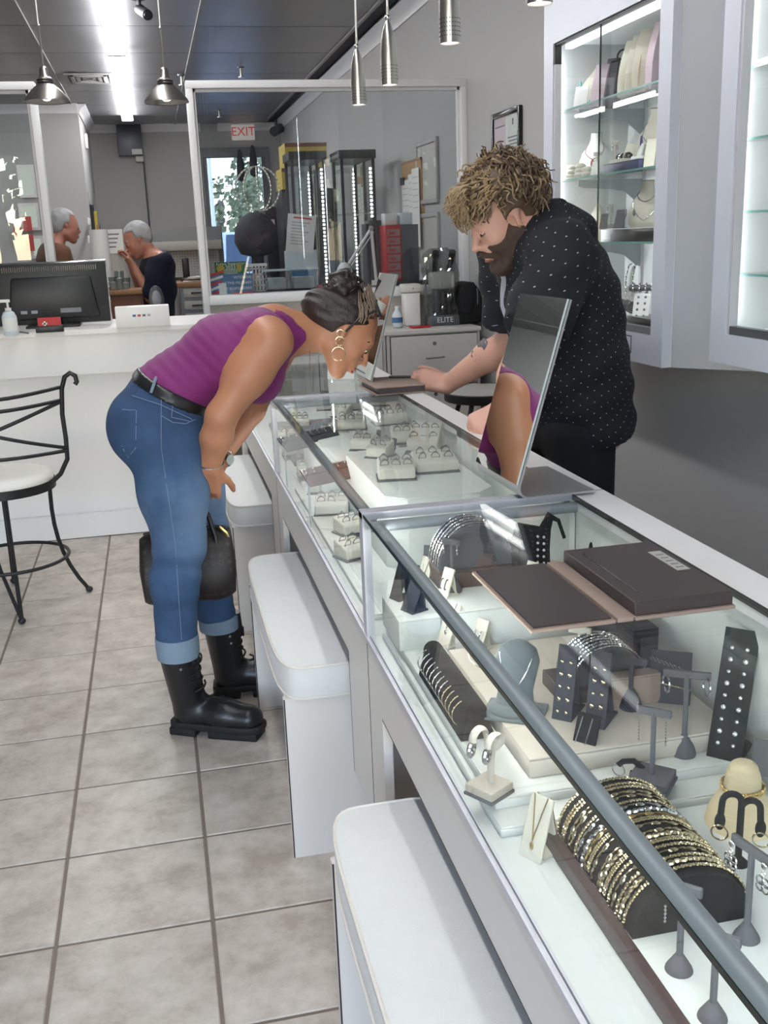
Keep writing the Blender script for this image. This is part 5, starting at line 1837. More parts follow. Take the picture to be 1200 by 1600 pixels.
tower(458, 512, 250, 8.0, 'glass display tower with light strip, left of three behind the partition')
tower(535, 588, 248, 7.7, 'glass display tower with light strip, middle of three')
tower(604, 655, 246, 8.6, 'glass display tower with light strip, right of three')
# yellow cartons on top of the dark cupboard
a = at_y(440, 440, 8.7)
cup = thing('dark_cupboard', 'tall dark cupboard carrying yellow cartons', 'cupboard', (at_y(441, 300, 8.7).x, 8.7, 0))
hc = at_y(440, 296, 8.7).z
obj('carcass', MB().box((0, 0.02, 0), (0.48, 0.5, hc)), 'black_plastic', cup)
obj('door', MB().box((0.004, 0, 0.05), (0.237, 0.02, hc - 0.02)), 'black_plastic', cup, bevel=0.003)
obj('door', MB().box((0.243, 0, 0.05), (0.476, 0.02, hc - 0.02)), 'black_plastic', cup, bevel=0.003)
for k, (px0, px1, y0, y1, lb) in enumerate(((441, 490, 295, 262, 'lower yellow carton on the dark cupboard'), (446, 509, 262, 223, 'upper yellow carton on the dark cupboard'))):
    a, b = at_y(px0, y0, 8.75), at_y(px1, y1, 8.75)
    z0 = hc if k == 0 else zc
    t = thing('carton', lb, 'carton', (a.x, 8.72, z0), group='yellow cartons on the cupboard')
    obj('box', MB().box((0, 0, 0), (b.x - a.x, 0.4, b.z - z0)), 'yellow', t)
    obj('flap', MB().box((0.0, -0.004, b.z - z0 - 0.03), (b.x - a.x, 0, b.z - z0)), 'wood_red', t)
    zc = b.z
# dark dome-topped stand carrying the wire globe
p = at_y(400, 366, 8.4)
t = thing('display_pedestal', 'dark dome topped stand carrying the wire globe, before the exit door', 'stand', (p.x, 8.4, 0))
obj('base', MB().lathe([(0.2, 0), (0.2, 0.02), (0.03, 0.05)], 24), 'black_plastic', t)
obj('pole', MB().cyl((0, 0, 0.04), (0, 0, p.z - 0.1), 0.05, n=12), 'ink_dark', t)
obj('dome', MB().lathe([(0.05, -0.17), (0.13, -0.15), (0.175, -0.06), (0.165, 0.05), (0.11, 0.13), (0.05, 0.165), (0.0, 0.17)], 28, c=(0, 0, p.z)), 'ink_dark', t, smooth=60)
GLOBE_Z = p.z + 0.17
p = at_y(425, 330, 9.1)
t = thing('filing_tower', 'narrow dark filing tower beside the pedestal fan', 'cabinet', (at_y(414, 330, 9.35).x, 9.35, 0))
obj('body', MB().box((0, 0, 0), (0.14, 0.35, at_y(425, 322, 9.1).z)), 'ink_dark', t, bevel=0.006)
obj('label_plate', MB().box((0.04, -0.002, 1.48), (0.08, 0, 1.60)), 'paper', t)

# wire globe and hanging spindles
R = 0.178
p = Vector((p.x, 8.4, GLOBE_Z + R * 0.95 + 0.004))
p.x = at_y(402, 292, 8.4).x
t = thing('wire_globe', 'wire globe with beaded ribs standing on the dark dome', 'ornament', (p.x, 8.4, p.z))
for k in range(5):
    obj('wire_rib', MB().tube([(R * math.sin(b) * math.cos(k * PI / 5 + 0.2), R * math.sin(b) * math.sin(k * PI / 5 + 0.2), R * 0.95 * math.cos(b)) for b in [2 * PI * i / 32 for i in range(32)]], 0.0042, 5, closed=True), 'label_grey', t)
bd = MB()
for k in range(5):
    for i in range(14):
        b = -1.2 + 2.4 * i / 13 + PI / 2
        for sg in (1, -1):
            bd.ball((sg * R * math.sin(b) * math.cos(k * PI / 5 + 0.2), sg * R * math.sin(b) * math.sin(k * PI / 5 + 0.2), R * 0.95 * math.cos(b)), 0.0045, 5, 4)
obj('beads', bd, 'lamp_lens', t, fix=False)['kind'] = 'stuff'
for k, (px, py, lb) in enumerate(((376, 275, 'dark spindle ornament left of the wire globe'), (396, 268, 'dark spindle ornament above the wire globe'))):
    p = at_y(px, py - 12, 14.22)
    t = thing('hanging_spindle', lb, 'ornament', (p.x, 14.22, p.z), group='dark spindles hanging from the door head')
    obj('spindle', MB().lathe([(0.001, 0.24), (0.02, 0.22), (0.05, 0.06), (0.055, -0.08), (0.05, -0.14), (0.001, -0.17)], 16), 'suede_dark', t, smooth=60)
    obj('cord', MB().cyl((0, 0, 0.23), (0, 0, DZ + 0.06 - p.z), 0.006, n=6), 'ink_dark', t)

# ------------------------------------------------------------------ workbench at the back, between the partitions
wbn = thing('workbench', 'jeweller workbench with wooden top at the back', 'workbench', (0, 0, 0))
y = 8.6
a, b = at_y(160, 455, y), at_y(345, 440, y)
zt = at_y(300, 441, y).z
obj('bench_top', MB().box((at_y(272, 440, y).x, y, zt - 0.04), (at_y(345, 440, y).x, y + 0.6, zt)), 'wood', wbn, bevel=0.004)
x0, x1 = at_y(284, 470, y).x, at_y(345, 470, y).x
obj('bench_body', MB().box((x0, y + 0.03, 0), (x1, y + 0.58, zt - 0.04)), 'steel_grey', wbn)
for k in range(4):
    d = obj('drawer', MB().box((x0 + 0.02, y + 0.015, zt - 0.12 - 0.1 * k), (x1 - 0.02, y + 0.03, zt - 0.05 - 0.1 * k)), 'label_grey', wbn, bevel=0.003)
    obj('handle', MB().box((x0 + 0.08, y + 0.0, zt - 0.09 - 0.1 * k), (x0 + 0.2, y + 0.015, zt - 0.08 - 0.1 * k)), 'dark_metal', d)
y2 = 9.3
pg = thing('peg_board', 'white pegboard above the workbench', 'board', (0, 0, 0))
a, b = at_y(262, 385, y2), at_y(345, 430, y2)
obj('board', MB().box((a.x, y2, b.z), (b.x, y2 + 0.02, a.z)), 'pegboard', pg)
hm = MB()
for i in range(20):
    for j in range(12):
        hm.box((a.x + 0.02 + i * 0.024, y2 - 0.001, b.z + 0.015 + j * 0.022), (a.x + 0.027 + i * 0.024, y2, b.z + 0.022 + j * 0.022))
obj('peg_hole', hm, 'ink_grey', pg, fix=False)['kind'] = 'stuff'
sh = thing('wall_shelf', 'long grey shelf hood above the pegboard', 'shelf', (0, 0, 0))
a, b = at_y(196, 359, y2), at_y(345, 380, y2)
obj('hood', MB().box((a.x, y2 - 0.15, b.z + 0.03), (b.x, y2 + 0.1, a.z)), 'steel_grey', sh)
obj('light_rail', MB().box((a.x, y2 - 0.16, b.z - 0.05), (b.x, y2 - 0.08, b.z + 0.03)), 'label_grey', sh, bevel=0.01)
# support wall for shelf and pegboard
struct('wall_stub', MB().box((at_y(190, 400, 9.4).x, 9.41, 0), (at_y(350, 400, 9.4).x, 9.46, 1.55)), 'wall_paint')
t = thing('desk_phone', 'black cordless phone on the workbench', 'phone', (at_y(291, 430, 8.9).x, 8.9, zt))
obj('handset', MB().box((-0.025, 0, 0.0), (0.03, 0.05, 0.19)), 'black_plastic', t, bevel=0.012)
obj('cradle', MB().box((-0.05, -0.03, 0), (0.06, 0.08, 0.03)), 'black_plastic', t, bevel=0.008)
t = thing('paper_pile', 'loose papers and tools lying on the workbench', 'papers', (at_y(305, 436, 8.75).x, 8.72, zt))
for k in range(4):
    obj('sheet', MB().rbox((0.01 * k, 0.05 * (k % 2), 0.006 + 0.01 * k), (0.2 - 0.02 * k, 0.12, 0.006), RZ(0.3 * k)), ('paper', 'wood_red', 'label_grey', 'paper')[k], t)
t = thing('waste_bin', 'dark bin standing under the workbench drawers', 'bin', (at_y(303, 490, 8.4).x, 8.35, 0))
obj('bin', MB().lathe([(0.13, 0), (0.17, 0.62), (0.165, 0.62), (0.125, 0.02), (0.0, 0.02)], 20), 'black_plastic', t)
obj('lid', MB().lathe([(0.172, 0.62), (0.172, 0.65), (0.1, 0.69), (0, 0.70)], 20), 'black_plastic', t)

# wooden desk at the left with a paper towel roll, a notice and clear cups
y = 7.6
a, b = at_y(150, 455, y), at_y(222, 455, y)
dk = thing('work_desk', 'reddish wooden desk behind the reception', 'desk', (a.x, y, 0))
zd = a.z
w = b.x - a.x
obj('desk_top', MB().box((0, 0, zd - 0.035), (w, 0.36, zd)), 'wood', dk, bevel=0.004)
obj('front_panel', MB().box((0.02, 0.03, 0), (w - 0.02, 0.05, zd - 0.035)), 'wood_red', dk)
obj('side_panel', MB().box((0.0, 0.05, 0), (0.02, 0.34, zd - 0.035)), 'wood_red', dk)
obj('side_panel', MB().box((w - 0.02, 0.05, 0), (w, 0.34, zd - 0.035)), 'wood_red', dk)
p = at_y(160, 425, 7.75)
t = thing('paper_towel_roll', 'white paper towel roll standing on the wooden desk', 'paper towel', (p.x, 7.78, zd))
obj('roll', MB().cyl((0, 0, 0.02), (0, 0, 0.42), 0.065, n=24), 'paper', t)
obj('holder', MB().cyl((0, 0, 0), (0, 0, 0.02), 0.08, n=20).cyl((0, 0, 0.42), (0, 0, 0.45), 0.01, n=8), 'wood', t)
p = at_y(178, 378, 8.0)
t = thing('wall_notice', 'white printed notice standing behind the desk', 'notice', (p.x, 8.05, zd))
obj('sheet', MB().box((-0.075, 0, 0.25), (0.065, 0.006, p.z - zd + 0.09)), 'paper', t)
for k in range(4):
    obj('print_line', MB().box((-0.05, -0.001, p.z - zd + 0.05 - 0.03 * k), (0.04 - 0.01 * k, 0, p.z - zd + 0.06 - 0.03 * k)), 'ink_grey', t)
obj('stand', MB().box((-0.06, 0.006, 0), (0.06, 0.012, 0.3)), 'label_grey', t)
for k, (px, hh, lb) in enumerate(((177, 0.09, 'clear plastic cup nearest the paper towel'), (187, 0.13, 'taller clear plastic cup in the middle'), (196, 0.08, 'small clear tub beside the standing worker'))):
    p = at_y(px, 440, 7.68)
    t = thing('clear_cup', lb, 'cup', (p.x, 7.68, zd), group='clear cups on the wooden desk')
    obj('cup', MB().lathe([(0.028, 0), (0.036, hh), (0.034, hh), (0.026, 0.004)], 16), 'bag_film', t)
    obj('contents', MB().lathe([(0.024, 0.004), (0.028, hh * 0.6), (0, hh * 0.65)], 12), 'paper', t)
# rolled tubes in the corner by the closet
for k, (px, top, m_, lb) in enumerate(((143, 320, 'ink_dark', 'black'), (148, 330, 'yellow', 'yellow'), (153, 350, 'steel_grey', 'grey'), (157, 358, 'red', 'red'))):
    p = at_y(px, top, 8.3)
    b = at_y(px + 10, 440, 8.3)
    t = obj('rolled_tube', MB().tube([(p.x, 8.3, p.z), (b.x, 8.28, 0.02)], 0.016, 10), m_)
    tag(t, lb + ' rolled tube leaning by the closet corner', 'tube')
# white wall switch plates on the closet side
p = at_y(127, 213, 12.4)
t = obj('alarm_box', MB().box((-0.6155, 12.9, p.z - 0.08), (-0.58, 13.05, p.z + 0.08)), 'laminate_white', bevel=0.006)
tag(t, 'small white alarm box high on the closet side wall', 'alarm')
for k, (py0, py1, lb) in enumerate(((300, 318, 'upper grey notice on the closet side wall'), (340, 352, 'middle white switch plate on the closet side wall'), (368, 380, 'lower white switch plate on the closet side wall'))):
    a, b = at_x(137, py0, -0.612), at_x(139, py1, -0.612)
    t = obj('switch_plate', MB().box((-0.6155, a.y, min(a.z, b.z)), (-0.6, a.y + 0.35, max(a.z, b.z))), 'label_grey' if k == 0 else 'laminate_white', bevel=0.003)
    tag(t, lb, 'plate')

# shop window reflections in the left partition, made as glowing panes and red boards
p = at_y(30, 300, 12.19)
t = thing('shop_window', 'bright divided window seen through the left partition', 'window', (0, 12.19, 0))
del t['category']
t['kind'] = 'structure'
t.name = 'window_3'
for k, (x0, x1, y0, y1) in enumerate(((30, 53, 262, 304), (32, 59, 322, 355), (50, 66, 373, 399))):
    a, b = at_y(x0, y0, 12.15), at_y(x1, y1, 12.15)
    obj('frame_bar', MB().box((a.x - 0.03, -0.03, b.z - 0.03), (b.x + 0.03, 0.0, b.z)).box((a.x - 0.03, -0.03, a.z), (b.x + 0.03, 0, a.z + 0.03)).box((a.x - 0.03, -0.03, b.z), (a.x, 0, a.z)).box((b.x, -0.03, b.z), (b.x + 0.03, 0, a.z)), 'laminate_white', t)
    obj('pane', MB().box((a.x, -0.018, b.z), (b.x, -0.012, a.z)), 'window_light', t)
for k, (x0, x1, y0, y1, lb) in enumerate(((32, 48, 338, 360, 'upper red poster beside the left window'), (18, 32, 355, 375, 'left red poster beside the left window'), (36, 52, 366, 392, 'lower red poster beside the left window'))):
    a, b = at_y(x0, y0, 11.95), at_y(x1, y1, 11.95)
    o = obj('red_poster', MB().box((a.x, 12.12, b.z), (b.x, 12.14, a.z)), 'red_soft')
    tag(o, lb, 'poster', 'red posters at the left window')
# ------------------------------------------------------------------ people: bodies grown as one continuous surface from blended limb shapes
mat('skin_woman', (176, 122, 92), 0.48, var=0.05, vscale=30, bump=0.04, bscale=300, sss=0.08)
mat('skin_man', (206, 158, 140), 0.5, var=0.06, vscale=25, bump=0.06, bscale=300, sss=0.08)
mat('skin_old', (176, 122, 104), 0.5)
mat('hair_dark', (40, 30, 28), 0.45, var=0.35, vscale=60, stretch=(1, 1, 0.3), bump=0.8, bscale=260)
mat('hair_streak', (134, 116, 100), 0.5, var=0.3, vscale=60)
mat('hair_blond', (150, 128, 98), 0.5, var=0.45, vscale=18, bump=0.6, bscale=200)
mat('hair_brown', (92, 74, 60), 0.55, var=0.35, vscale=25, bump=0.6, bscale=200)
mat('beard', (70, 52, 42), 0.7, var=0.4, vscale=90, bump=0.8, bscale=500)
mat('hair_grey', (158, 158, 160), 0.6, var=0.15, vscale=40, bump=0.5, bscale=120)
mat('magenta', (116, 28, 98), 0.75, var=0.05, vscale=30, bump=0.15, bscale=600, sheen=0.1)
mat('leather_black', (26, 26, 28), 0.36, bump=0.25, bscale=140)
mat('rubber', (18, 18, 19), 0.7)
mat('pants_black', (18, 18, 20), 0.9)
mat('polo_navy', (14, 20, 40), 0.85)
mat('shirt_brown', (108, 74, 56), 0.85, var=0.06, vscale=20)
mat('lips', (150, 84, 72), 0.4)
mat('eye_white', (226, 222, 216), 0.2)
mat('eye_dark', (30, 22, 18), 0.15)
mat('stitch', (112, 130, 156), 0.8)
mat('cuff_denim', (120, 138, 156), 0.85, var=0.12, vscale=60, bump=0.4, bscale=900)
mat('tshirt_grey', (196, 198, 200), 0.85)
mat('tattoo', (86, 84, 90), 0.6, var=0.3, vscale=200)


def denim_mat():
    m, nt, out = _new('denim')
    b = nt.nodes.new('ShaderNodeBsdfPrincipled')
    b.inputs['Roughness'].default_value = 0.85
    nt.links.new(b.outputs[0], out.inputs[0])
    at = nt.nodes.new('ShaderNodeAttribute')
    at.attribute_name = 'wear'
    tc = nt.nodes.new('ShaderNodeTexCoord')
    n = nt.nodes.new('ShaderNodeTexNoise')
    n.inputs['Scale'].default_value = 14
    n.inputs['Detail'].default_value = 6
    nt.links.new(tc.outputs['Object'], n.inputs['Vector'])
    a = nt.nodes.new('ShaderNodeMath')
    a.operation = 'MULTIPLY_ADD'
    nt.links.new(n.outputs['Fac'], a.inputs[0])
    a.inputs[1].default_value = 0.5
    nt.links.new(at.outputs['Fac'], a.inputs[2])
    r = nt.nodes.new('ShaderNodeValToRGB')
    e = r.color_ramp.elements
    e[0].position, e[0].color = 0.15, (*lin((34, 56, 88)), 1)
    e[1].position, e[1].color = 0.95, (*lin((104, 128, 158)), 1)
    x = e.new(0.5)
    x.color = (*lin((54, 82, 118)), 1)
    nt.links.new(a.outputs[0], r.inputs[0])
    nt.links.new(r.outputs[0], b.inputs['Base Color'])
    n2 = nt.nodes.new('ShaderNodeTexNoise')
    n2.inputs['Scale'].default_value = 700
    nt.links.new(tc.outputs['Object'], n2.inputs['Vector'])
    bp = nt.nodes.new('ShaderNodeBump')
    bp.inputs['Strength'].default_value = 0.3
    bp.inputs['Distance'].default_value = 0.001
    nt.links.new(n2.outputs['Fac'], bp.inputs['Height'])
    nt.links.new(bp.outputs[0], b.inputs['Normal'])
    MATS['denim'] = m


def dots_mat(name, base, dot, pitch, rad):
    """Staggered pin dots laid out on the cloth's own UV map (metres)."""
    m, nt, out = _new(name)
    b = nt.nodes.new('ShaderNodeBsdfPrincipled')
    b.inputs['Roughness'].default_value = 0.85
    nt.links.new(b.outputs[0], out.inputs[0])
    uv = nt.nodes.new('ShaderNodeUVMap')
    uv.uv_map = 'UVMap'

    def cell(off):
        a = nt.nodes.new('ShaderNodeVectorMath')
        a.operation = 'MULTIPLY_ADD'
        nt.links.new(uv.outputs[0], a.inputs[0])
        a.inputs[1].default_value = (1 / pitch, 1 / pitch, 0)
        a.inputs[2].default_value = (off, off, 0)
        f = nt.nodes.new('ShaderNodeVectorMath')
        f.operation = 'FRACTION'
        nt.links.new(a.outputs[0], f.inputs[0])
        s = nt.nodes.new('ShaderNodeVectorMath')
        s.operation = 'DISTANCE'
        nt.links.new(f.outputs[0], s.inputs[0])
        s.inputs[1].default_value = (0.5, 0.5, 0)
        return s
    mn = nt.nodes.new('ShaderNodeMath')
    mn.operation = 'MINIMUM'
    nt.links.new(cell(0.0).outputs['Value'], mn.inputs[0])
    nt.links.new(cell(0.5).outputs['Value'], mn.inputs[1])
    lt = nt.nodes.new('ShaderNodeMath')
    lt.operation = 'LESS_THAN'
    nt.links.new(mn.outputs[0], lt.inputs[0])
    lt.inputs[1].default_value = rad / pitch
    mx = nt.nodes.new('ShaderNodeMix')
    mx.data_type = 'RGBA'
    nt.links.new(lt.outputs[0], mx.inputs['Factor'])
    mx.inputs['A'].default_value = (*lin(base), 1)
    mx.inputs['B'].default_value = (*lin(dot), 1)
    nt.links.new(mx.outputs['Result'], b.inputs['Base Color'])
    MATS[name] = m


def monogram_mat():
    """Dark brown canvas with a faint repeated dot and diamond weave."""
    m, nt, out = _new('bag_canvas')
    b = nt.nodes.new('ShaderNodeBsdfPrincipled')
    b.inputs['Roughness'].default_value = 0.55
    nt.links.new(b.outputs[0], out.inputs[0])
    tc = nt.nodes.new('ShaderNodeTexCoord')
    v = nt.nodes.new('ShaderNodeTexVoronoi')
    v.inputs['Scale'].default_value = 42
    v.inputs['Randomness'].default_value = 0.0
    nt.links.new(tc.outputs['Object'], v.inputs['Vector'])
    r = nt.nodes.new('ShaderNodeValToRGB')
    r.color_ramp.interpolation = 'CONSTANT'
    e = r.color_ramp.elements
    e[0].position, e[0].color = 0.0, (*lin((66, 56, 52)), 1)
    e[1].position, e[1].color = 0.2, (*lin((30, 26, 26)), 1)
    x = e.new(0.3)
    x.color = (*lin((56, 48, 45)), 1)
    y = e.new(0.36)
    y.color = (*lin((32, 27, 27)), 1)
    nt.links.new(v.outputs['Distance'], r.inputs[0])
    nt.links.new(r.outputs[0], b.inputs['Base Color'])
    MATS['bag_canvas'] = m


denim_mat()
monogram_mat()
dots_mat('shirt_dots', (17, 19, 27), (176, 178, 186), 0.033, 0.0014)


class Field:
    """A distance field on a grid; limbs are blended in, then meshed."""

    def __init__(self, lo, hi, h):
        self.lo, self.h = np.array(lo, np.float32), h
        self.n = np.ceil((np.array(hi) - np.array(lo)) / h).astype(int) + 1
        self.ax = [(self.lo[i] + h * np.arange(self.n[i])).astype(np.float32) for i in range(3)]
        self.F = np.full(self.n, 0.2, np.float32)

    def copy(self):
        g = Field.__new__(Field)
        g.lo, g.h, g.n, g.ax = self.lo, self.h, self.n, self.ax
        g.F = self.F.copy()
        return g

    def block(self, lo, hi, m):
        sl = []
        for i in range(3):
            a = int(max(0, math.floor((lo[i] - m - self.lo[i]) / self.h)))
            b = int(min(self.n[i], math.ceil((hi[i] + m - self.lo[i]) / self.h) + 1))
            if b <= a:
                return None
            sl.append(slice(a, b))
        X = self.ax[0][sl[0]][:, None, None]
        Y = self.ax[1][sl[1]][None, :, None]
        Z = self.ax[2][sl[2]][None, None, :]
        return tuple(sl), X, Y, Z

    def put(self, sl, d, k, sub=False):
        a = self.F[sl]
        if sub:
            d = -d
            if k > 0:
                t = np.clip(0.5 - 0.5 * (d - a) / k, 0, 1)
                self.F[sl] = d + (a - d) * t + k * t * (1 - t)
            else:
                self.F[sl] = np.maximum(a, d)
            return
        if k > 0:
            t = np.clip(0.5 + 0.5 * (a - d) / k, 0, 1)
            self.F[sl] = a + (d - a) * t - k * t * (1 - t)
        else:
            self.F[sl] = np.minimum(a, d)

    def rc(self, a, b, ra, rb, k=0.02, w=None, s=1.0, sub=False):
        """Round cone; along direction w the section is s times wider."""
        a, b = np.array(a, np.float32), np.array(b, np.float32)
        R = max(ra, rb) * max(1, s)
        q = self.block(np.minimum(a, b) - R, np.maximum(a, b) + R, k + 3 * self.h + 0.012)
        if q is None:
            return
        sl, X, Y, Z = q
        ba = b - a
        L = max(float(ba @ ba), 1e-10)
        px, py, pz = X - a[0], Y - a[1], Z - a[2]
        t = np.clip((px * ba[0] + py * ba[1] + pz * ba[2]) / L, 0, 1)
        qx, qy, qz = px - t * ba[0], py - t * ba[1], pz - t * ba[2]
        if w is not None and s != 1.0:
            w = np.array(w, np.float32)
            w = w / np.linalg.norm(w)
            qw = (qx * w[0] + qy * w[1] + qz * w[2]) * (1 - 1 / s)
            qx, qy, qz = qx - w[0] * qw, qy - w[1] * qw, qz - w[2] * qw
        d = np.sqrt(qx * qx + qy * qy + qz * qz) - (ra + (rb - ra) * t)
        self.put(sl, d, k, sub)

    def ell(self, c, r, M=None, k=0.02, sub=False):
        """Ellipsoid; columns of M are its axes."""
        c = np.array(c, np.float32)
        R = max(r)
        q = self.block(c - R, c + R, k + 3 * self.h + 0.012)
        if q is None:
            return
        sl, X, Y, Z = q
        px, py, pz = X - c[0], Y - c[1], Z - c[2]
        if M is None:
            u, v, w = px / r[0], py / r[1], pz / r[2]
            u2, v2, w2 = u / r[0], v / r[1], w / r[2]
        else:
            a = np.array(M, np.float32)
            e = [px * a[0, i] + py * a[1, i] + pz * a[2, i] for i in range(3)]
            u, v, w = e[0] / r[0], e[1] / r[1], e[2] / r[2]
            u2, v2, w2 = u / r[0], v / r[1], w / r[2]
        k0 = np.sqrt(u * u + v * v + w * w)
        k1 = np.sqrt(u2 * u2 + v2 * v2 + w2 * w2) + 1e-9
        self.put(sl, k0 * (k0 - 1) / k1, k, sub)

    def half(self, p, nrm):
        """Signed distance to a plane on the whole grid (positive on the normal's side)."""
        n = np.array(nrm, np.float32)
        n = n / np.linalg.norm(n)
        X, Y, Z = self.ax[0][:, None, None], self.ax[1][None, :, None], self.ax[2][None, None, :]
        return (X - p[0]) * n[0] + (Y - p[1]) * n[1] + (Z - p[2]) * n[2]

    def mesh(self, F=None):
        F = self.F if F is None else F
        F = np.array(F, np.float32)
        F[0], F[-1] = 1, 1
        F[:, 0], F[:, -1] = 1, 1
        F[:, :, 0], F[:, :, -1] = 1, 1
        s = F < 0
        cnt = np.zeros(tuple(np.array(F.shape) - 1), np.int8)
        for dx in (0, 1):
            for dy in (0, 1):
                for dz in (0, 1):
                    cnt += s[dx:F.shape[0] - 1 + dx, dy:F.shape[1] - 1 + dy, dz:F.shape[2] - 1 + dz]
        act = (cnt > 0) & (cnt < 8)
        I = np.argwhere(act)
        idx = np.full(act.shape, -1, np.int64)
        idx[act] = np.arange(len(I))
        P = np.zeros((len(I), 3), np.float64)
        C = np.zeros(len(I))
        corners = [(0, 0, 0), (1, 0, 0), (0, 1, 0), (1, 1, 0), (0, 0, 1), (1, 0, 1), (0, 1, 1), (1, 1, 1)]
        val = {c: F[I[:, 0] + c[0], I[:, 1] + c[1], I[:, 2] + c[2]] for c in corners}
        for c in corners:
            for ax in range(3):
                if c[ax]:
                    continue
                d = list(c)
                d[ax] = 1
                a, b = val[c], val[tuple(d)]
                m = (a < 0) != (b < 0)
                t = a[m] / (a[m] - b[m])
                base = np.array(c, float)[None, :].repeat(m.sum(), 0)
                base[:, ax] += t
                P[m] += base
                C[m] += 1
        P = P / C[:, None]
        V = (I + P) * self.h + self.lo[None, :]
        faces = []
        for ax in range(3):
            o = [i for i in range(3) if i != ax]
            A = s[tuple(slice(0, -1) if i == ax else slice(1, -1) for i in range(3))]
            B = s[tuple(slice(1, None) if i == ax else slice(1, -1) for i in range(3))]
            E = np.argwhere(A != B)
            if not len(E):
                continue
            base = E.copy()
            base[:, o[0]] += 1
            base[:, o[1]] += 1
            inside = A[tuple(E.T)]

            def cell(d0, d1):
                q = base.copy()
                q[:, o[0]] += d0
                q[:, o[1]] += d1
                return idx[q[:, 0], q[:, 1], q[:, 2]]
            quad = np.stack([cell(-1, -1), cell(0, -1), cell(0, 0), cell(-1, 0)], 1)
            flip = inside if ax != 1 else ~inside
            quad[~flip] = quad[~flip][:, ::-1]
            faces.append(quad)
        Q = np.concatenate(faces)
        Q = Q[(Q >= 0).all(1)]
        return V, Q


def relax(V, Q, it=2, lam=0.5):
    n = len(V)
    a = np.concatenate([Q[:, 0], Q[:, 1], Q[:, 2], Q[:, 3]])
    b = np.concatenate([Q[:, 1], Q[:, 2], Q[:, 3], Q[:, 0]])
    i, j = np.concatenate([a, b]), np.concatenate([b, a])
    deg = np.bincount(i, minlength=n)[:, None] + 1e-9
    for _ in range(it):
        S_ = np.stack([np.bincount(i, weights=V[j, c], minlength=n) for c in range(3)], 1)
        V = V + lam * (S_ / deg - V)
    return V


def base_of(o):
    v = np.zeros(3)
    while o is not None:
        v = v + np.array(tuple(o.location))
        o = o.parent
    return v


def skin_obj(name, VQ, material, parent, it=2, label=None, uv=None, wear=None):
    V, Q = VQ
    V = relax(V, Q, it)
    off = base_of(parent)
    me = bpy.data.meshes.new(name)
    W_ = V - off[None, :]
    me.vertices.add(len(V))
    me.vertices.foreach_set('co', W_.astype(np.float32).ravel())
    me.loops.add(Q.size)
    me.loops.foreach_set('vertex_index', Q.astype(np.int32).ravel())
    me.polygons.add(len(Q))
    me.polygons.foreach_set('loop_start', (np.arange(len(Q)) * 4).astype(np.int32))
    me.update(calc_edges=True)
    me.shade_smooth()
    if uv is not None:
        U = uv(V)
        L = U[Q.ravel()].reshape(-1, 4, 2)
        per = uv.period
        mx = L[:, :, 0].max(1, keepdims=True)
        L[:, :, 0] = np.where(mx - L[:, :, 0] > per / 2, L[:, :, 0] + per, L[:, :, 0])
        lay = me.uv_layers.new(name='UVMap')
        lay.data.foreach_set('uv', L.astype(np.float32).ravel())
    if wear is not None:
        at = me.attributes.new('wear', 'FLOAT', 'POINT')
        at.data.foreach_set('value', wear(V).astype(np.float32))
    me.materials.append(MATS[material])
    o = link(name, me, parent)
    if label:
        o['label'] = label
    return o


def nrm(v):
    v = np.array(v, float)
    return v / np.linalg.norm(v)


def A(v):
    return np.array(tuple(v), float)


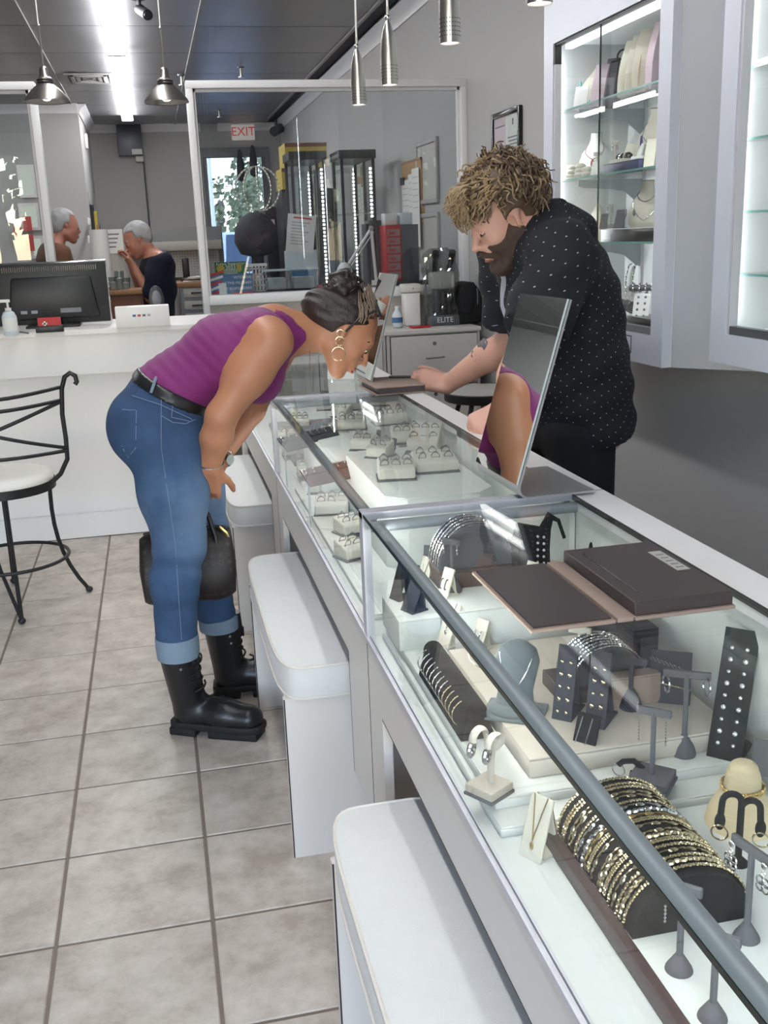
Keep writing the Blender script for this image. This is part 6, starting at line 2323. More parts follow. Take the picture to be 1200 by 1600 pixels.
class Head:
    """Head frame: origin between the ears; f forward, s to the person's left, u up; k scales it."""

    def __init__(self, ear_mid, f, u, k=1.0):
        self.o = A(ear_mid)
        self.f = nrm(f)
        self.u = nrm(A(u) - self.f * (A(u) @ self.f))
        self.s = np.cross(self.u, self.f)
        self.k = k
        self.M = np.stack([self.f, self.s, self.u], 1)

    def p(self, a, b, c):
        return self.o + self.k * (self.f * a + self.s * b + self.u * c)

    def grow(self, F, male=False, beardless=True):
        k = self.k

        def E(c, r, kk=0.02, sub=False):
            F.ell(self.p(*c), [x * k for x in r], self.M, kk * k, sub)

        def Rc(a, b, ra, rb, kk=0.015):
            F.rc(self.p(*a), self.p(*b), ra * k, rb * k, kk * k)
        E((-0.012, 0, 0.045), (0.096, 0.074, 0.088))
        E((0.042, 0, -0.012), (0.050, 0.058, 0.085), 0.03)
        j = 0.050 if male else 0.045
        for s in (1, -1):
            Rc((0.0, s * j, -0.045), (0.062, s * 0.016, -0.092), 0.022, 0.017, 0.03)
            E((0.058, s * 0.034, -0.018), (0.028, 0.024, 0.026), 0.02)
            E((0.096, s * 0.032, 0.012), (0.014, 0.017, 0.010), 0.010, True)
            E((0.078, s * 0.032, 0.010), (0.0165, 0.0165, 0.013), 0.004)
            F.rc(self.p(-0.004, s * 0.072, 0.022), self.p(0.004, s * 0.074, -0.022), 0.0125 * k, 0.0085 * k, 0.006, self.s, 0.5)
        E((0.070, 0, -0.096), (0.020, 0.022, 0.016), 0.02)
        E((0.084, 0, 0.034), (0.013, 0.045, 0.011), 0.02)
        Rc((0.090, 0, 0.020), (0.117, 0, -0.024), 0.0085, 0.0100, 0.010)
        for s in (1, -1):
            E((0.100, s * 0.011, -0.028), (0.010, 0.008, 0.008), 0.008)
        E((0.086, 0, -0.050), (0.016, 0.028, 0.018), 0.015)
        E((0.0985, 0, -0.055), (0.010, 0.022, 0.0060), 0.005)
        E((0.0965, 0, -0.0670), (0.011, 0.019, 0.0070), 0.005)

    def features(self, parent, brow_mat, skin='skin_man', lid_low=-12):
        off = A(parent.location)
        k = self.k

        def W_(a, b, c):
            return tuple(self.p(a, b, c) - off)
        for s in (1, -1):
            Mx = Matrix([list(r) for r in self.M]).to_4x4()
            e = MB().ball((0, 0, 0), (0.0125 * k, 0.0125 * k, 0.0112 * k), 14, 10).xf(Mx)
            ob = obj('eye', e, 'eye_white', parent, loc=W_(0.0825, s * 0.032, 0.0085))
            i = MB().ball((0, 0, 0), (0.004 * k, 0.006 * k, 0.006 * k), 12, 8).xf(Mx)
            obj('iris', i, 'eye_dark', ob, loc=tuple(k * (self.f * 0.0105 - self.u * 0.004)))
            lid = MB()
            for lo_, hi_ in ((lid_low, 75),):
                nu, nv = 13, 7
                lid.grid(lambda u, v: tuple(0.0136 * k * np.array((math.cos(math.radians(lo_ + (hi_ - lo_) * v)) * math.cos(PI * (u - 0.5)), math.cos(math.radians(lo_ + (hi_ - lo_) * v)) * math.sin(PI * (u - 0.5)), math.sin(math.radians(lo_ + (hi_ - lo_) * v)) * 0.92))), nu, nv)
            obj('eyelid', lid.xf(Mx), skin, parent, loc=W_(0.0825, s * 0.032, 0.0085), smooth=80)
            pts = [W_(0.0935 - 0.010 * abs(t - 0.35) - 0.012 * t, s * (0.016 + 0.036 * t), 0.0335 + 0.007 * math.sin(PI * min(1, t * 1.15)) - 0.004 * t) for t in (0, 0.25, 0.5, 0.75, 1)]
            obj('eyebrow', MB().tube(pts, [0.003 * k, 0.0042 * k, 0.004 * k, 0.003 * k, 0.0012 * k], 6), brow_mat, parent)
            pts = [W_(0.0968 - 0.010 * abs(t) ** 1.5, s * (0.032 + 0.012 * t), 0.0085 + 0.0136 * math.sin(math.radians(lid_low)) * (1 - 0.5 * t * t)) for t in (-1, -0.5, 0, 0.5, 1)]
            obj('eyelash', MB().tube(pts, 0.0014 * k, 5), 'hair_dark', parent)
        Mx = Matrix([list(r) for r in self.M]).to_4x4()
        obj('lips', MB().ball((0.0032, 0, -0.0552), (0.0096, 0.0205, 0.0052), 16, 8).ball((0.0012, 0, -0.0670), (0.0106, 0.0180, 0.0062), 16, 8).xf(Matrix.Scale(k, 4)).xf(Mx), 'lips', parent, loc=tuple(self.o + k * self.f * 0.0965 - off), smooth=70)


def hand(F, wrist, d, n, thumb, curl=(0.5, 0.7, 0.5), k=1.0, spread=0.0, thumb_dir=None):
    """d: wrist to knuckles, n: back of the hand, thumb: +1/-1 side given by cross(n, d)."""
    w = A(wrist)
    d, n = nrm(d), nrm(n)
    n = nrm(n - d * (n @ d))
    s = np.cross(n, d) * thumb
    tips = []
    offs, lens = (0.030, 0.010, -0.010, -0.028), (0.072, 0.080, 0.074, 0.060)
    for i in range(4):
        kn = w + k * (d * (0.085 - 0.004 * abs(i - 1)) + s * offs[i])
        F.rc(w + k * s * offs[i] * 0.6, kn, 0.0165 * k, 0.0115 * k, 0.014)
        a, p = 0.0, kn
        sd = nrm(d + s * spread * offs[i] * 10)
        for j, f in enumerate((0.46, 0.30, 0.24)):
            a += curl[j]
            q = sd * math.cos(a) - n * math.sin(a)
            p2 = p + q * lens[i] * f * k
            F.rc(p, p2, (0.0095 - 0.001 * j) * k, (0.0088 - 0.001 * j) * k, 0.004)
            p = p2
        tips.append(p)
    t0 = w + k * (d * 0.018 + s * 0.022 - n * 0.006)
    td = nrm(d * 0.7 + s * 0.65 - n * 0.35) if thumb_dir is None else nrm(thumb_dir)
    t1 = t0 + td * 0.045 * k
    t2 = t1 + nrm(td + d * 0.6 - n * 0.2) * 0.032 * k
    t3 = t2 + nrm(td * 0.5 + d - n * 0.3) * 0.024 * k
    F.rc(t0, t1, 0.016 * k, 0.012 * k, 0.012)
    F.rc(t1, t2, 0.0115 * k, 0.0105 * k, 0.005)
    F.rc(t2, t3, 0.0105 * k, 0.0085 * k, 0.004)
    return tips


def curls(name, parent, roots, mat_, rng, length, amp, r, turns=1.6):
    """Locks of hair as short wavy tubes; roots: (point, outward normal, fall direction)."""
    m = MB()
    off = base_of(parent)
    for p, nn, fall in roots:
        t1 = nrm(np.cross(nn, fall) + 1e-6)
        L = length * rng.uniform(0.6, 1.2)
        ph = rng.uniform(0, 6.28)
        tw = turns * rng.uniform(0.7, 1.3)
        pts, rs = [], []
        for i in range(9):
            s = i / 8
            q = p + fall * L * s * (0.75 + 0.25 * s) + nn * (0.012 * math.sin(PI * min(1, s * 1.2)) + amp * math.sin(tw * 6.28 * s + ph)) + t1 * amp * math.cos(tw * 6.28 * s + ph)
            pts.append(tuple(q - off))
            rs.append(r * (1.0 - 0.6 * s ** 2))
        m.tube(pts, rs, 5)
    return obj(name, m, mat_, parent, fix=False, smooth=80)


# ------------------------------------------------------------------ the woman bending over the middle case
def P3(px, py, y):
    return A(at_y(px, py, y))


def woman():
    root = thing('person', 'woman bending forward in a magenta tank top, jeans and black boots, hands clasped', 'person', (0.03, 2.93, 0.0))
    yc = 2.925
    F = Field((-0.28, 2.60, 0.0), (0.78, 3.28, 1.44), 0.006)
    pel = P3(252, 652, yc)
    wai = P3(290, 600, yc)
    rib = P3(352, 556, yc)
    che = P3(400, 540, yc)
    nb = P3(455, 522, yc)
    lat = (0, 1, 0)
    T_ = F     # torso first, kept apart for the clothes
    F.rc(P3(240, 660, yc), P3(262, 628, yc), 0.108, 0.100, 0.03, lat, 1.45)
    F.ell(P3(222, 668, yc - 0.075), (0.085, 0.088, 0.10), None, 0.04)
    F.ell(P3(222, 668, yc + 0.085), (0.085, 0.088, 0.10), None, 0.04)
    F.rc(P3(268, 618, yc), wai, 0.098, 0.090, 0.04, lat, 1.38)
    F.rc(wai, rib, 0.092, 0.102, 0.04, lat, 1.34)
    F.rc(rib, che, 0.104, 0.094, 0.04, lat, 1.45)
    F.rc(P3(412, 525, yc - 0.115), P3(412, 525, yc + 0.135), 0.058, 0.058, 0.05)
    for dy in (-0.07, 0.08):
        F.ell(P3(402, 588, yc + dy), (0.068, 0.062, 0.072), None, 0.035)
    torso = F.copy()
    # neck and head
    hd = Head(P3(539, 523, 2.845) + A((0, 0.067, 0)), (0.72, -0.10, -0.69), (0.69, 0, 0.72), 0.95)
    F.rc(nb + A((-0.03, 0, 0.01)), hd.p(-0.030, 0, -0.035), 0.056, 0.052, 0.035)
    F.rc(P3(430, 512, yc), nb, 0.062, 0.056, 0.04, lat, 1.3)
    bodyneck = F.copy()
    hd.grow(F)
    # arms
    shn, eln, wrn = P3(424, 534, 2.765), P3(346, 650, 2.745), P3(329, 730, 2.79)
    shf, elf, wrf = P3(438, 540, 3.085), P3(392, 640, 3.06), P3(341, 722, 2.92)
    F.rc(shn, shn + (eln - shn) * 0.45, 0.061, 0.054, 0.035)
    F.rc(shn + (eln - shn) * 0.4, eln, 0.054, 0.041, 0.03)
    F.rc(eln, eln + (wrn - eln) * 0.4, 0.041, 0.043, 0.02)
    F.rc(eln + (wrn - eln) * 0.4, wrn, 0.041, 0.026, 0.02, (0, 1, 0), 0.9)
    F.rc(shf, elf, 0.055, 0.041, 0.03)
    F.rc(elf, wrf, 0.041, 0.026, 0.02)
    hd_dir = P3(322, 785, 2.85) - wrn
    hand(F, wrn, hd_dir, (-0.25, -0.95, 0.1), 1, (0.35, 0.6, 0.5), 0.95)
    hand(F, wrf, P3(318, 768, 2.87) - wrf, (0.6, 0.6, 0.3), 1, (0.5, 0.8, 0.6), 0.95)
    # legs
    hn, kn_, an = P3(262, 690, 2.84), P3(281, 850, 2.815), P3(277, 1035, 2.825)
    hf, kf, af = P3(275, 690, 3.015), P3(322, 838, 3.05), P3(346, 1000, 3.07)
    zn, zf = P3(277, 1008, 2.825)[2], P3(343, 972, 3.07)[2]
    J = F.copy()
    J.F[:] = 0.2
    for (h_, k_, a_) in ((hn, kn_, an), (hf, kf, af)):
        for G, e in ((F, -0.008), (J, 0.0)):
            m_ = h_ + (k_ - h_) * 0.5
            G.rc(h_, m_, 0.104 + e, 0.086 + e, 0.03)
            G.rc(m_, k_, 0.086 + e, 0.062 + e, 0.03)
            c_ = k_ + (a_ - k_) * 0.3
            G.rc(k_, c_ + A((-0.012, 0, 0)), 0.060 + e, 0.058 + e, 0.03)
            G.rc(c_ + A((-0.012, 0, 0)), a_, 0.057 + e, (0.048 if e == 0 else 0.036), 0.03)
    skin_obj('body', F.mesh(), 'skin_woman', root, 2)
    hd.features(root, 'hair_dark', 'skin_woman', 8)

    # tank top: torso surface a little larger, cut at the belt, the neckline and the arm holes
    up = nrm(che - pel)
    bp0, bp1 = P3(216, 585, yc), P3(326, 640, yc)        # belt line, back to front
    bn = nrm(np.cross(bp1 - bp0, (0, 1, 0)))
    if bn @ up < 0:
        bn = -bn
    top = torso.F - 0.007
    top = np.maximum(top, -torso.half(bp0 + bn * 0.008, bn))
    nk = P3(443, 512, yc)
    top = np.maximum(top, torso.half(nk, nrm(A((0.93, 0, 0.16)))))
    X, Y, Z = torso.ax[0][:, None, None], torso.ax[1][None, :, None], torso.ax[2][None, None, :]
    for sh, sg in ((shn, -1), (shf, 1)):
        c = sh + A((0.015, sg * 0.035, 0.0))
        hole = 0.078 - np.sqrt((X - c[0]) ** 2 + (0.8 * (Y - c[1])) ** 2 + (Z - c[2]) ** 2)
        top = np.maximum(top, hole)
    # soft gathers across the back and ribs along the side seam
    al = (X - pel[0]) * up[0] + (Z - pel[2]) * up[2]
    top = top + 0.0011 * np.sin(al * 190 + 25 * (Z - 1) + 9 * Y) * np.clip((Z - 0.9) * 6, 0, 1)
    skin_obj('tank_top', torso.mesh(top), 'magenta', root, 2)
    seam = MB()
    for k in range(5):
        pts = []
        for t in np.linspace(0, 1, 12):
            q = P3(262 + 130 * t, 590 - 62 * t - 10 * math.sin(PI * t) + 6 * k, 2.772 - 0.022 * math.sin(PI * t) + 0.004 * k)
            pts.append(tuple(q - A(root.location)))
        seam.tube(pts, 0.0022, 5)
    # straps: bands of the shoulder surface
    so = A(root.location)
    for dy in (-0.083, 0.087):
        sf = np.maximum(bodyneck.F - 0.0065, np.abs(Y - (yc + dy) + 0.10 * (X - nk[0])) - 0.0125)
        sf = np.maximum(np.maximum(sf, nk[0] - 0.03 - X), 1.06 - Z)
        skin_obj('strap', bodyneck.mesh(sf), 'magenta', root, 1)

    # jeans: hips and legs
    JJ = np.minimum(J.F, torso.F + 0.0)
    t = np.clip(0.5 + 0.5 * (torso.F - J.F) / 0.03, 0, 1)
    JJ = torso.F + (J.F - torso.F) * t - 0.03 * t * (1 - t)
    wave = 0.0018 * np.sin(Z * 95 + 14 * X + 11 * Y) * np.clip(1 - np.abs(Z - 0.52) * 5, 0, 1) + 0.0022 * np.sin(Z * 130 - 20 * X) * np.clip(1 - np.abs(Z - 0.27) * 9, 0, 1)
    JJ = JJ - 0.009 + wave
    jf = np.maximum(JJ, torso.half(bp0 - bn * 0.004, bn))
    jf = np.maximum(jf, zn - 0.02 - Z + 0 * X + 0 * Y)
    # cut the far leg higher, at its own cuff
    jf = np.where((Y > 2.95) & (Z < 0.5), np.maximum(jf, zf - 0.01 - Z), jf)

    def wear(V):
        a = np.exp(-((V[:, 2] - 0.68) / 0.18) ** 2) * 0.55 + np.exp(-((V[:, 2] - 0.33) / 0.1) ** 2) * 0.12
        return np.clip(a * (0.6 + 0.9 * np.clip((V[:, 0] + 0.02) * 4, 0, 1)) + 0.05, 0, 1)
    skin_obj('jeans', torso.mesh(jf), 'denim', root, 2, wear=wear)
    # turned-up cuffs
    for (a_, z0, z1, tilt) in ((an, zn - 0.036, zn + 0.034, 0.0), (af, zf - 0.022, zf + 0.026, 0.0)):
        ring = []
        cx = a_ + (kn_ - an if a_ is an else kf - af) * ((0.5 * (z0 + z1)) - a_[2]) / ((kn_ - an)[2] if a_ is an else (kf - af)[2])
        m = MB().lathe([(0.056, z0), (0.0615, z0 + 0.003), (0.063, (z0 + z1) / 2), (0.0625, z1 - 0.003), (0.056, z1)], 36, c=(cx[0] - so[0], cx[1] - so[1], 0), sx=1.0, sy=1.02)
        obj('cuff', m, 'cuff_denim', root, smooth=50)
    # belt, belt loop, pockets and seams
    belt = np.maximum(torso.F - 0.0125, np.abs(torso.half(bp0 + bn * 0.0, bn)) - 0.017)
    skin_obj('belt', torso.mesh(belt), 'leather_black', root, 1)

    def surf(px, py, field, e):
        """Point of the clothing surface seen at a place of the photograph."""
        d = A(_ray(px, py))
        d = d / np.linalg.norm(d)
        o = A(CC)
        for s in np.arange(2.3, 3.5, 0.003):
            q = o + d * s
            i = ((q - torso.lo) / torso.h).astype(int)
            if (i < 0).any() or (i >= np.array(field.shape)).any():
                continue
            if field[tuple(i)] < e:
                return q - d * 0.001
        return None

    def stitch(name, pts2, fieldv, material='stitch', r=0.0011, e=0.0045):
        pts = [surf(x_, y_, fieldv, e) for x_, y_ in pts2]
        pts = [tuple(p - so) for p in pts if p is not None]
        if len(pts) > 1:
            return obj(name, MB().tube(pts, r, 5), material, root, smooth=60)
    cr = lambda pts, n=8: [(pts[i][0] + (pts[i + 1][0] - pts[i][0]) * t / n, pts[i][1] + (pts[i + 1][1] - pts[i][1]) * t / n) for i in range(len(pts) - 1) for t in range(n)] + [pts[-1]]
    stitch('side_seam', cr([(252, 622), (252, 700), (262, 770), (274, 850), (279, 930), (284, 1000)]), jf)
    stitch('back_pocket', cr([(190, 640), (213, 641), (212, 700), (200, 715), (190, 697)]), jf)
    stitch('front_pocket', cr([(253, 650), (270, 660), (290, 662), (306, 655)]), jf)
    stitch('coin_pocket', cr([(270, 632), (268, 652), (296, 658)]), jf)
    stitch('waist_seam', cr([(206, 618), (250, 632), (300, 655)]), jf)
    stitch('belt_loop', cr([(244, 590), (236, 614)], 5), belt, 'cuff_denim', 0.0045)

    # boots
    def boot(an_, heel, toe, shaft_top, nm):
        B = Field((min(heel[0], toe[0]) - 0.12, min(heel[1], toe[1]) - 0.1, 0), (max(heel[0], toe[0]) + 0.12, max(heel[1], toe[1]) + 0.1, shaft_top + 0.06), 0.005)
        h, t_ = A(heel), A(toe)
        d = nrm(t_ - h)
        B.rc(h + d * 0.045 + A((0, 0, 0.075)), A((an_[0], an_[1], shaft_top)), 0.050, 0.056, 0.02)
        B.rc(h + d * 0.05 + A((0, 0, 0.07)), h + d * 0.16 + A((0, 0, 0.068)), 0.048, 0.044, 0.02)
        B.rc(h + d * 0.15 + A((0, 0, 0.062)), h + d * 0.235 + A((0, 0, 0.058)), 0.044, 0.040, 0.02, np.cross(d, (0, 0, 1)), 1.1)
        X_, Y_, Z_ = B.ax[0][:, None, None], B.ax[1][None, :, None], B.ax[2][None, None, :]
        f_ = np.maximum(np.maximum(B.F, 0.036 - Z_), Z_ - shaft_top - 0.015 - 0.02 * np.clip((X_ - an_[0]) * 12, -1, 1))
        b_ = skin_obj('boot', B.mesh(f_), 'leather_black', root, 2)
        # lug sole: outline of the foot, heel block and fore part
        s_ = nrm(np.cross(d, (0, 0, 1)))
        m = MB()
        out = []
        for a_, w_ in ((-0.012, 0.030), (0.01, 0.046), (0.08, 0.046), (0.15, 0.047), (0.21, 0.050), (0.25, 0.044), (0.278, 0.026)):
            out.append((a_, w_))
        poly = [h + d * a_ + s_ * w_ for a_, w_ in out] + [h + d * a_ - s_ * w_ for a_, w_ in reversed(out)]
        m.prism([(q[0] - so[0], q[1] - so[1]) for q in poly], 0.022, 0.045, 'z')
        obj('sole', m, 'rubber', b_, bevel=0.004)
        m = MB()
        for a0, a1, w0, w1 in ((-0.012, 0.075, 0.042, 0.045), (0.115, 0.268, 0.046, 0.038)):
            q = [h + d * a0 + s_ * w0, h + d * a1 + s_ * w1, h + d * a1 - s_ * w1, h + d * a0 - s_ * w0]
            obj('heel' if a0 < 0 else 'tread', MB().prism([(v[0] - so[0], v[1] - so[1]) for v in q], 0.0, 0.024, 'z'), 'rubber', b_, bevel=0.004)
        # laces
        c0_, c1_ = h + d * 0.045, A((an_[0], an_[1], 0))

        def front(z_):
            t = np.clip((z_ - 0.075) / (shaft_top - 0.075), 0, 1)
            return c0_ * (1 - t) + c1_ * t + A((0, 0, z_))
        lm = MB()
        for k in range(7):
            z_ = 0.105 + (shaft_top - 0.15) * k / 6
            c_ = front(z_)
            fw = 0.056 + 0.055 * max(0, 1 - k / 2.2)
            pts = [tuple(c_ + s_ * 0.034 * q_ + d * (fw - 0.014 * q_ * q_) + A((0, 0, 0.004 * q_ * (1 if k % 2 else -1))) - so) for q_ in (-1, -0.5, 0, 0.5, 1)]
            lm.tube(pts, 0.0034, 5)
        lm.ring(tuple(front(shaft_top - 0.05) + d * 0.066 - so), 0.014, 0.0026, 14, 5, axis=tuple(d))
        obj('laces', lm, 'rubber', b_)
        sg = -1 if (s_ @ A((0, 1, 0))) > 0 else 1
        for k in range(2):
            c_ = front(shaft_top - 0.045 - 0.025 * k) + d * 0.026 + s_ * sg * 0.047
            obj('eyelet', MB().ball(tuple(c_ - so), 0.0055, 8, 6), 'steel_grey', b_)
        tp = [tuple(front(shaft_top - 0.06) + d * 0.044 - so), tuple(front(shaft_top) + d * 0.046 + A((0, 0, 0.02)) - so)]
        obj('tongue', MB().tube(tp, [0.022, 0.020], 10), 'leather_black', b_, smooth=60)
    boot(an, A((-0.045, 2.895, 0)), A((0.165, 2.785, 0)), zn + 0.01, 'near')
    boot(af, A((0.085, 3.10, 0)), A((0.34, 3.075, 0)), zf + 0.01, 'far')

    # hair: drawn back to a loose bun
    Hh = Field(tuple(hd.o - 0.2), tuple(hd.o + 0.24), 0.0045)
    Hh.ell(hd.p(-0.024, 0, 0.045), [0.096, 0.078, 0.087], hd.M, 0.02)
    Hh.ell(hd.p(-0.088, 0, 0.015), [0.062, 0.068, 0.055], hd.M, 0.03)
    hx, hy, hz = Hh.ax[0][:, None, None] - hd.o[0], Hh.ax[1][None, :, None] - hd.o[1], Hh.ax[2][None, None, :] - hd.o[2]
    fa = hx * hd.f[0] + hy * hd.f[1] + hz * hd.f[2]
    ua = hx * hd.u[0] + hy * hd.u[1] + hz * hd.u[2]
    sa = hx * hd.s[0] + hy * hd.s[1] + hz * hd.s[2]
    fr = fa - (0.052 + 0.30 * (ua - 0.06) - 3.0 * np.clip(np.abs(sa) - 0.03, 0, 1) * np.clip(0.09 - ua, 0, 1) * 6)
    low = -(ua + 0.045 + 0.2 * (fa + 0.08)) * 1.0
    earcut = 0.030 - np.sqrt((fa - 0.010) ** 2 + (ua + 0.006) ** 2) + 0 * sa
    strand = 0.0016 * np.sin(150 * (ua - 0.6 * fa)) + 0.0012 * np.sin(240 * ua + 90 * sa)
    hf_ = np.maximum(np.maximum(np.maximum(Hh.F + strand, fr), low), earcut)
    cap = skin_obj('hair', Hh.mesh(hf_), 'hair_dark', root, 1)
    bc = P3(537, 452, 2.91)
    Bn = Field(tuple(bc - 0.1), tuple(bc + 0.1), 0.004)
    rg = random.Random(4)
    Bn.ell(bc, (0.044, 0.046, 0.042), None, 0.01)
    for k in range(12):
        v = nrm((rg.gauss(0, 1), rg.gauss(0, 1), rg.gauss(0, 1)))
        w = nrm(np.cross(v, (0.3, 0.5, 1)))
        Bn.rc(bc + v * 0.040 - w * 0.028, bc + v * 0.042 + w * 0.028, 0.013, 0.010, 0.004)
    Bn.rc(bc, hd.p(-0.055, 0, 0.105), 0.026, 0.034, 0.008)
    skin_obj('hair_bun', Bn.mesh(), 'hair_dark', cap, 1)
    roots = []
    for k in range(90):
        v = nrm((rg.gauss(0, 1), rg.gauss(0, 1), rg.gauss(0, 1)))
        tt = nrm(np.cross(v, (rg.gauss(0, 1), rg.gauss(0, 1), 1)))
        roots.append((bc + v * 0.044, v, tt))
    curls('loose_strands', cap, roots, 'hair_dark', rg, 0.05, 0.003, 0.0012, 0.6)
    roots = []
    for k in range(130):
        a_ = rg.uniform(-1, 1)
        p = hd.p(0.060 - 0.03 * abs(a_) + rg.uniform(-0.02, 0.0), a_ * 0.066, 0.105 - 0.05 * a_ * a_)
        n_ = nrm(p - hd.p(-0.012, 0, 0.045))
        p = hd.p(-0.022, 0, 0.042) + n_ * 0.083
        tgt = bc - p
        fall = nrm(tgt - n_ * (tgt @ n_))
        roots.append((p, n_, fall))
    curls('streaked_strands', cap, roots, 'hair_streak', rg, 0.075, 0.0022, 0.0016, 0.5)

    # sunglasses pushed up on the head
    g = obj('sunglasses', MB().tube([tuple(hd.p(0.002, -0.080, 0.008) - so), tuple(hd.p(0.006, -0.084, 0.06) - so), tuple(hd.p(0.030, -0.070, 0.112) - so)], 0.0035, 8, sq=1.6), 'black_plastic', root)
    obj('temple', MB().tube([tuple(hd.p(0.002, 0.080, 0.008) - so), tuple(hd.p(0.006, 0.084, 0.06) - so), tuple(hd.p(0.030, 0.070, 0.112) - so)], 0.0035, 8, sq=1.6), 'black_plastic', g)
    for s in (1, -1):
        nn = nrm(hd.f * 0.45 + hd.u * 0.89)
        ctr = hd.p(0.040, s * 0.034, 0.130)
        e1, e2 = hd.s, nrm(np.cross(nn, hd.s))
        pts = [tuple(ctr + e1 * 0.032 * math.cos(a) + e2 * 0.024 * math.sin(a) - nn * 0.012 * (abs(math.cos(a)) if math.cos(a) * s > 0 else 0) - so) for a in [2 * PI * i / 24 for i in range(24)]]
        obj('rim', MB().tube(pts, 0.003, 6, closed=True), 'black_plastic', g)
        c_ = tuple(ctr - nn * 0.003 - so)
        obj('lens', MB().add(pts + [c_], [(i, (i + 1) % 24, 24) for i in range(24)]), 'black_gloss', g)
    # earrings, necklace, bracelets, watch
    for (px, py, R_, w_) in ((532, 521, 0.0105, 0.0013), (531, 533, 0.0125, 0.0013), (529, 553, 0.0195, 0.0011)):
        c_ = P3(px, py, 2.828)
        obj('hoop_earring', MB().ring(tuple(c_ - so), R_, w_, 28, 6, axis=(0.15, 1, 0.1)), 'gold_pale', root)
    pts = [tuple(P3(x_, y_, y__) - so) for x_, y_, y__ in ((474, 508, 2.95), (482, 522, 2.885), (484, 545, 2.875), (484, 575, 2.89), (487, 610, 2.9), (490, 612, 2.93), (489, 580, 2.95))]
    obj('neck_chain', MB().tube(pts, 0.0008, 5), 'gold_pale', root)
    ax = nrm(wrn - eln)
    c_ = wrn - ax * 0.012
    obj('bracelet', MB().ring(tuple(c_ - so), 0.033, 0.0022, 30, 6, axis=tuple(ax + A((0.25, 0, 0)))), 'silver', root)
    ax = nrm(wrf - elf)
    c_ = wrf - ax * 0.015
    w = obj('watch', MB().ring(tuple(c_ - so), 0.031, 0.005, 30, 8, axis=tuple(ax)), 'gold_pale', root)
    obj('watch_face', MB().cyl(tuple(c_ + A((0.022, -0.026, 0)) - so), tuple(c_ + A((0.026, -0.031, 0)) - so), 0.015, n=20), 'silver', w)
    obj('bracelet', MB().ring(tuple(c_ - ax * 0.016 - so), 0.032, 0.0025, 30, 6, axis=tuple(ax)), 'silver', root)
    return root, wrn


W_ROOT, W_WR = woman()

# ------------------------------------------------------------------ her bag, hanging between her legs
def duffel():
    c = P3(294, 885, 2.95)
    t = thing('handbag', 'dark brown patterned duffel bag hanging behind the woman\'s leg', 'bag', tuple(c))
    L, H_ = 0.285, 0.235

    def fn(u, v):
        a = 2 * PI * u
        s = -1 + 2 * v
        k = (1 - abs(s) ** 5) ** 0.4 if abs(s) < 1 else 0
        k = 0.62 + 0.38 * k if abs(s) < 0.999 else 0.0
        z = math.sin(a) * H_ / 2 * k
        y = math.cos(a) * 0.085 * k * (1 - 0.25 * math.sin(a))
        if z < 0:
            z *= 0.92
        x = s * L / 2
        return (x, y, z + 0.012 * math.sin(3 * x * 20) * 0.2)
    o = obj('body', MB().grid(fn, 40, 33, True), 'bag_canvas', t, smooth=60)
    obj('zip', MB().tube([(x_, -0.012, H_ / 2 * (0.62 + 0.38 * (1 - abs(x_ / 0.15) ** 5) ** 0.4) + 0.003) for x_ in np.linspace(-0.12, 0.13, 14)], 0.004, 6), 'leather_black', t)
    obj('zip_pull', MB().tube([(0.10, -0.02, 0.118), (0.118, -0.03, 0.10), (0.124, -0.034, 0.088)], [0.006, 0.006, 0.004], 6), 'gold', t)
    for sy in (-0.05, 0.05):
        pts = [(-0.07, sy, 0.06), (-0.06, sy * 0.8, 0.13), (-0.02, sy * 0.4, 0.19), (0.035, sy * 0.1 - 0.05, 0.225), (0.07, sy * 0.4, 0.16), (0.085, sy * 0.8, 0.10), (0.09, sy, 0.05)]
        obj('handle', MB().tube(pts, 0.007, 8), 'leather_black', t, smooth=60)
    return t


duffel()
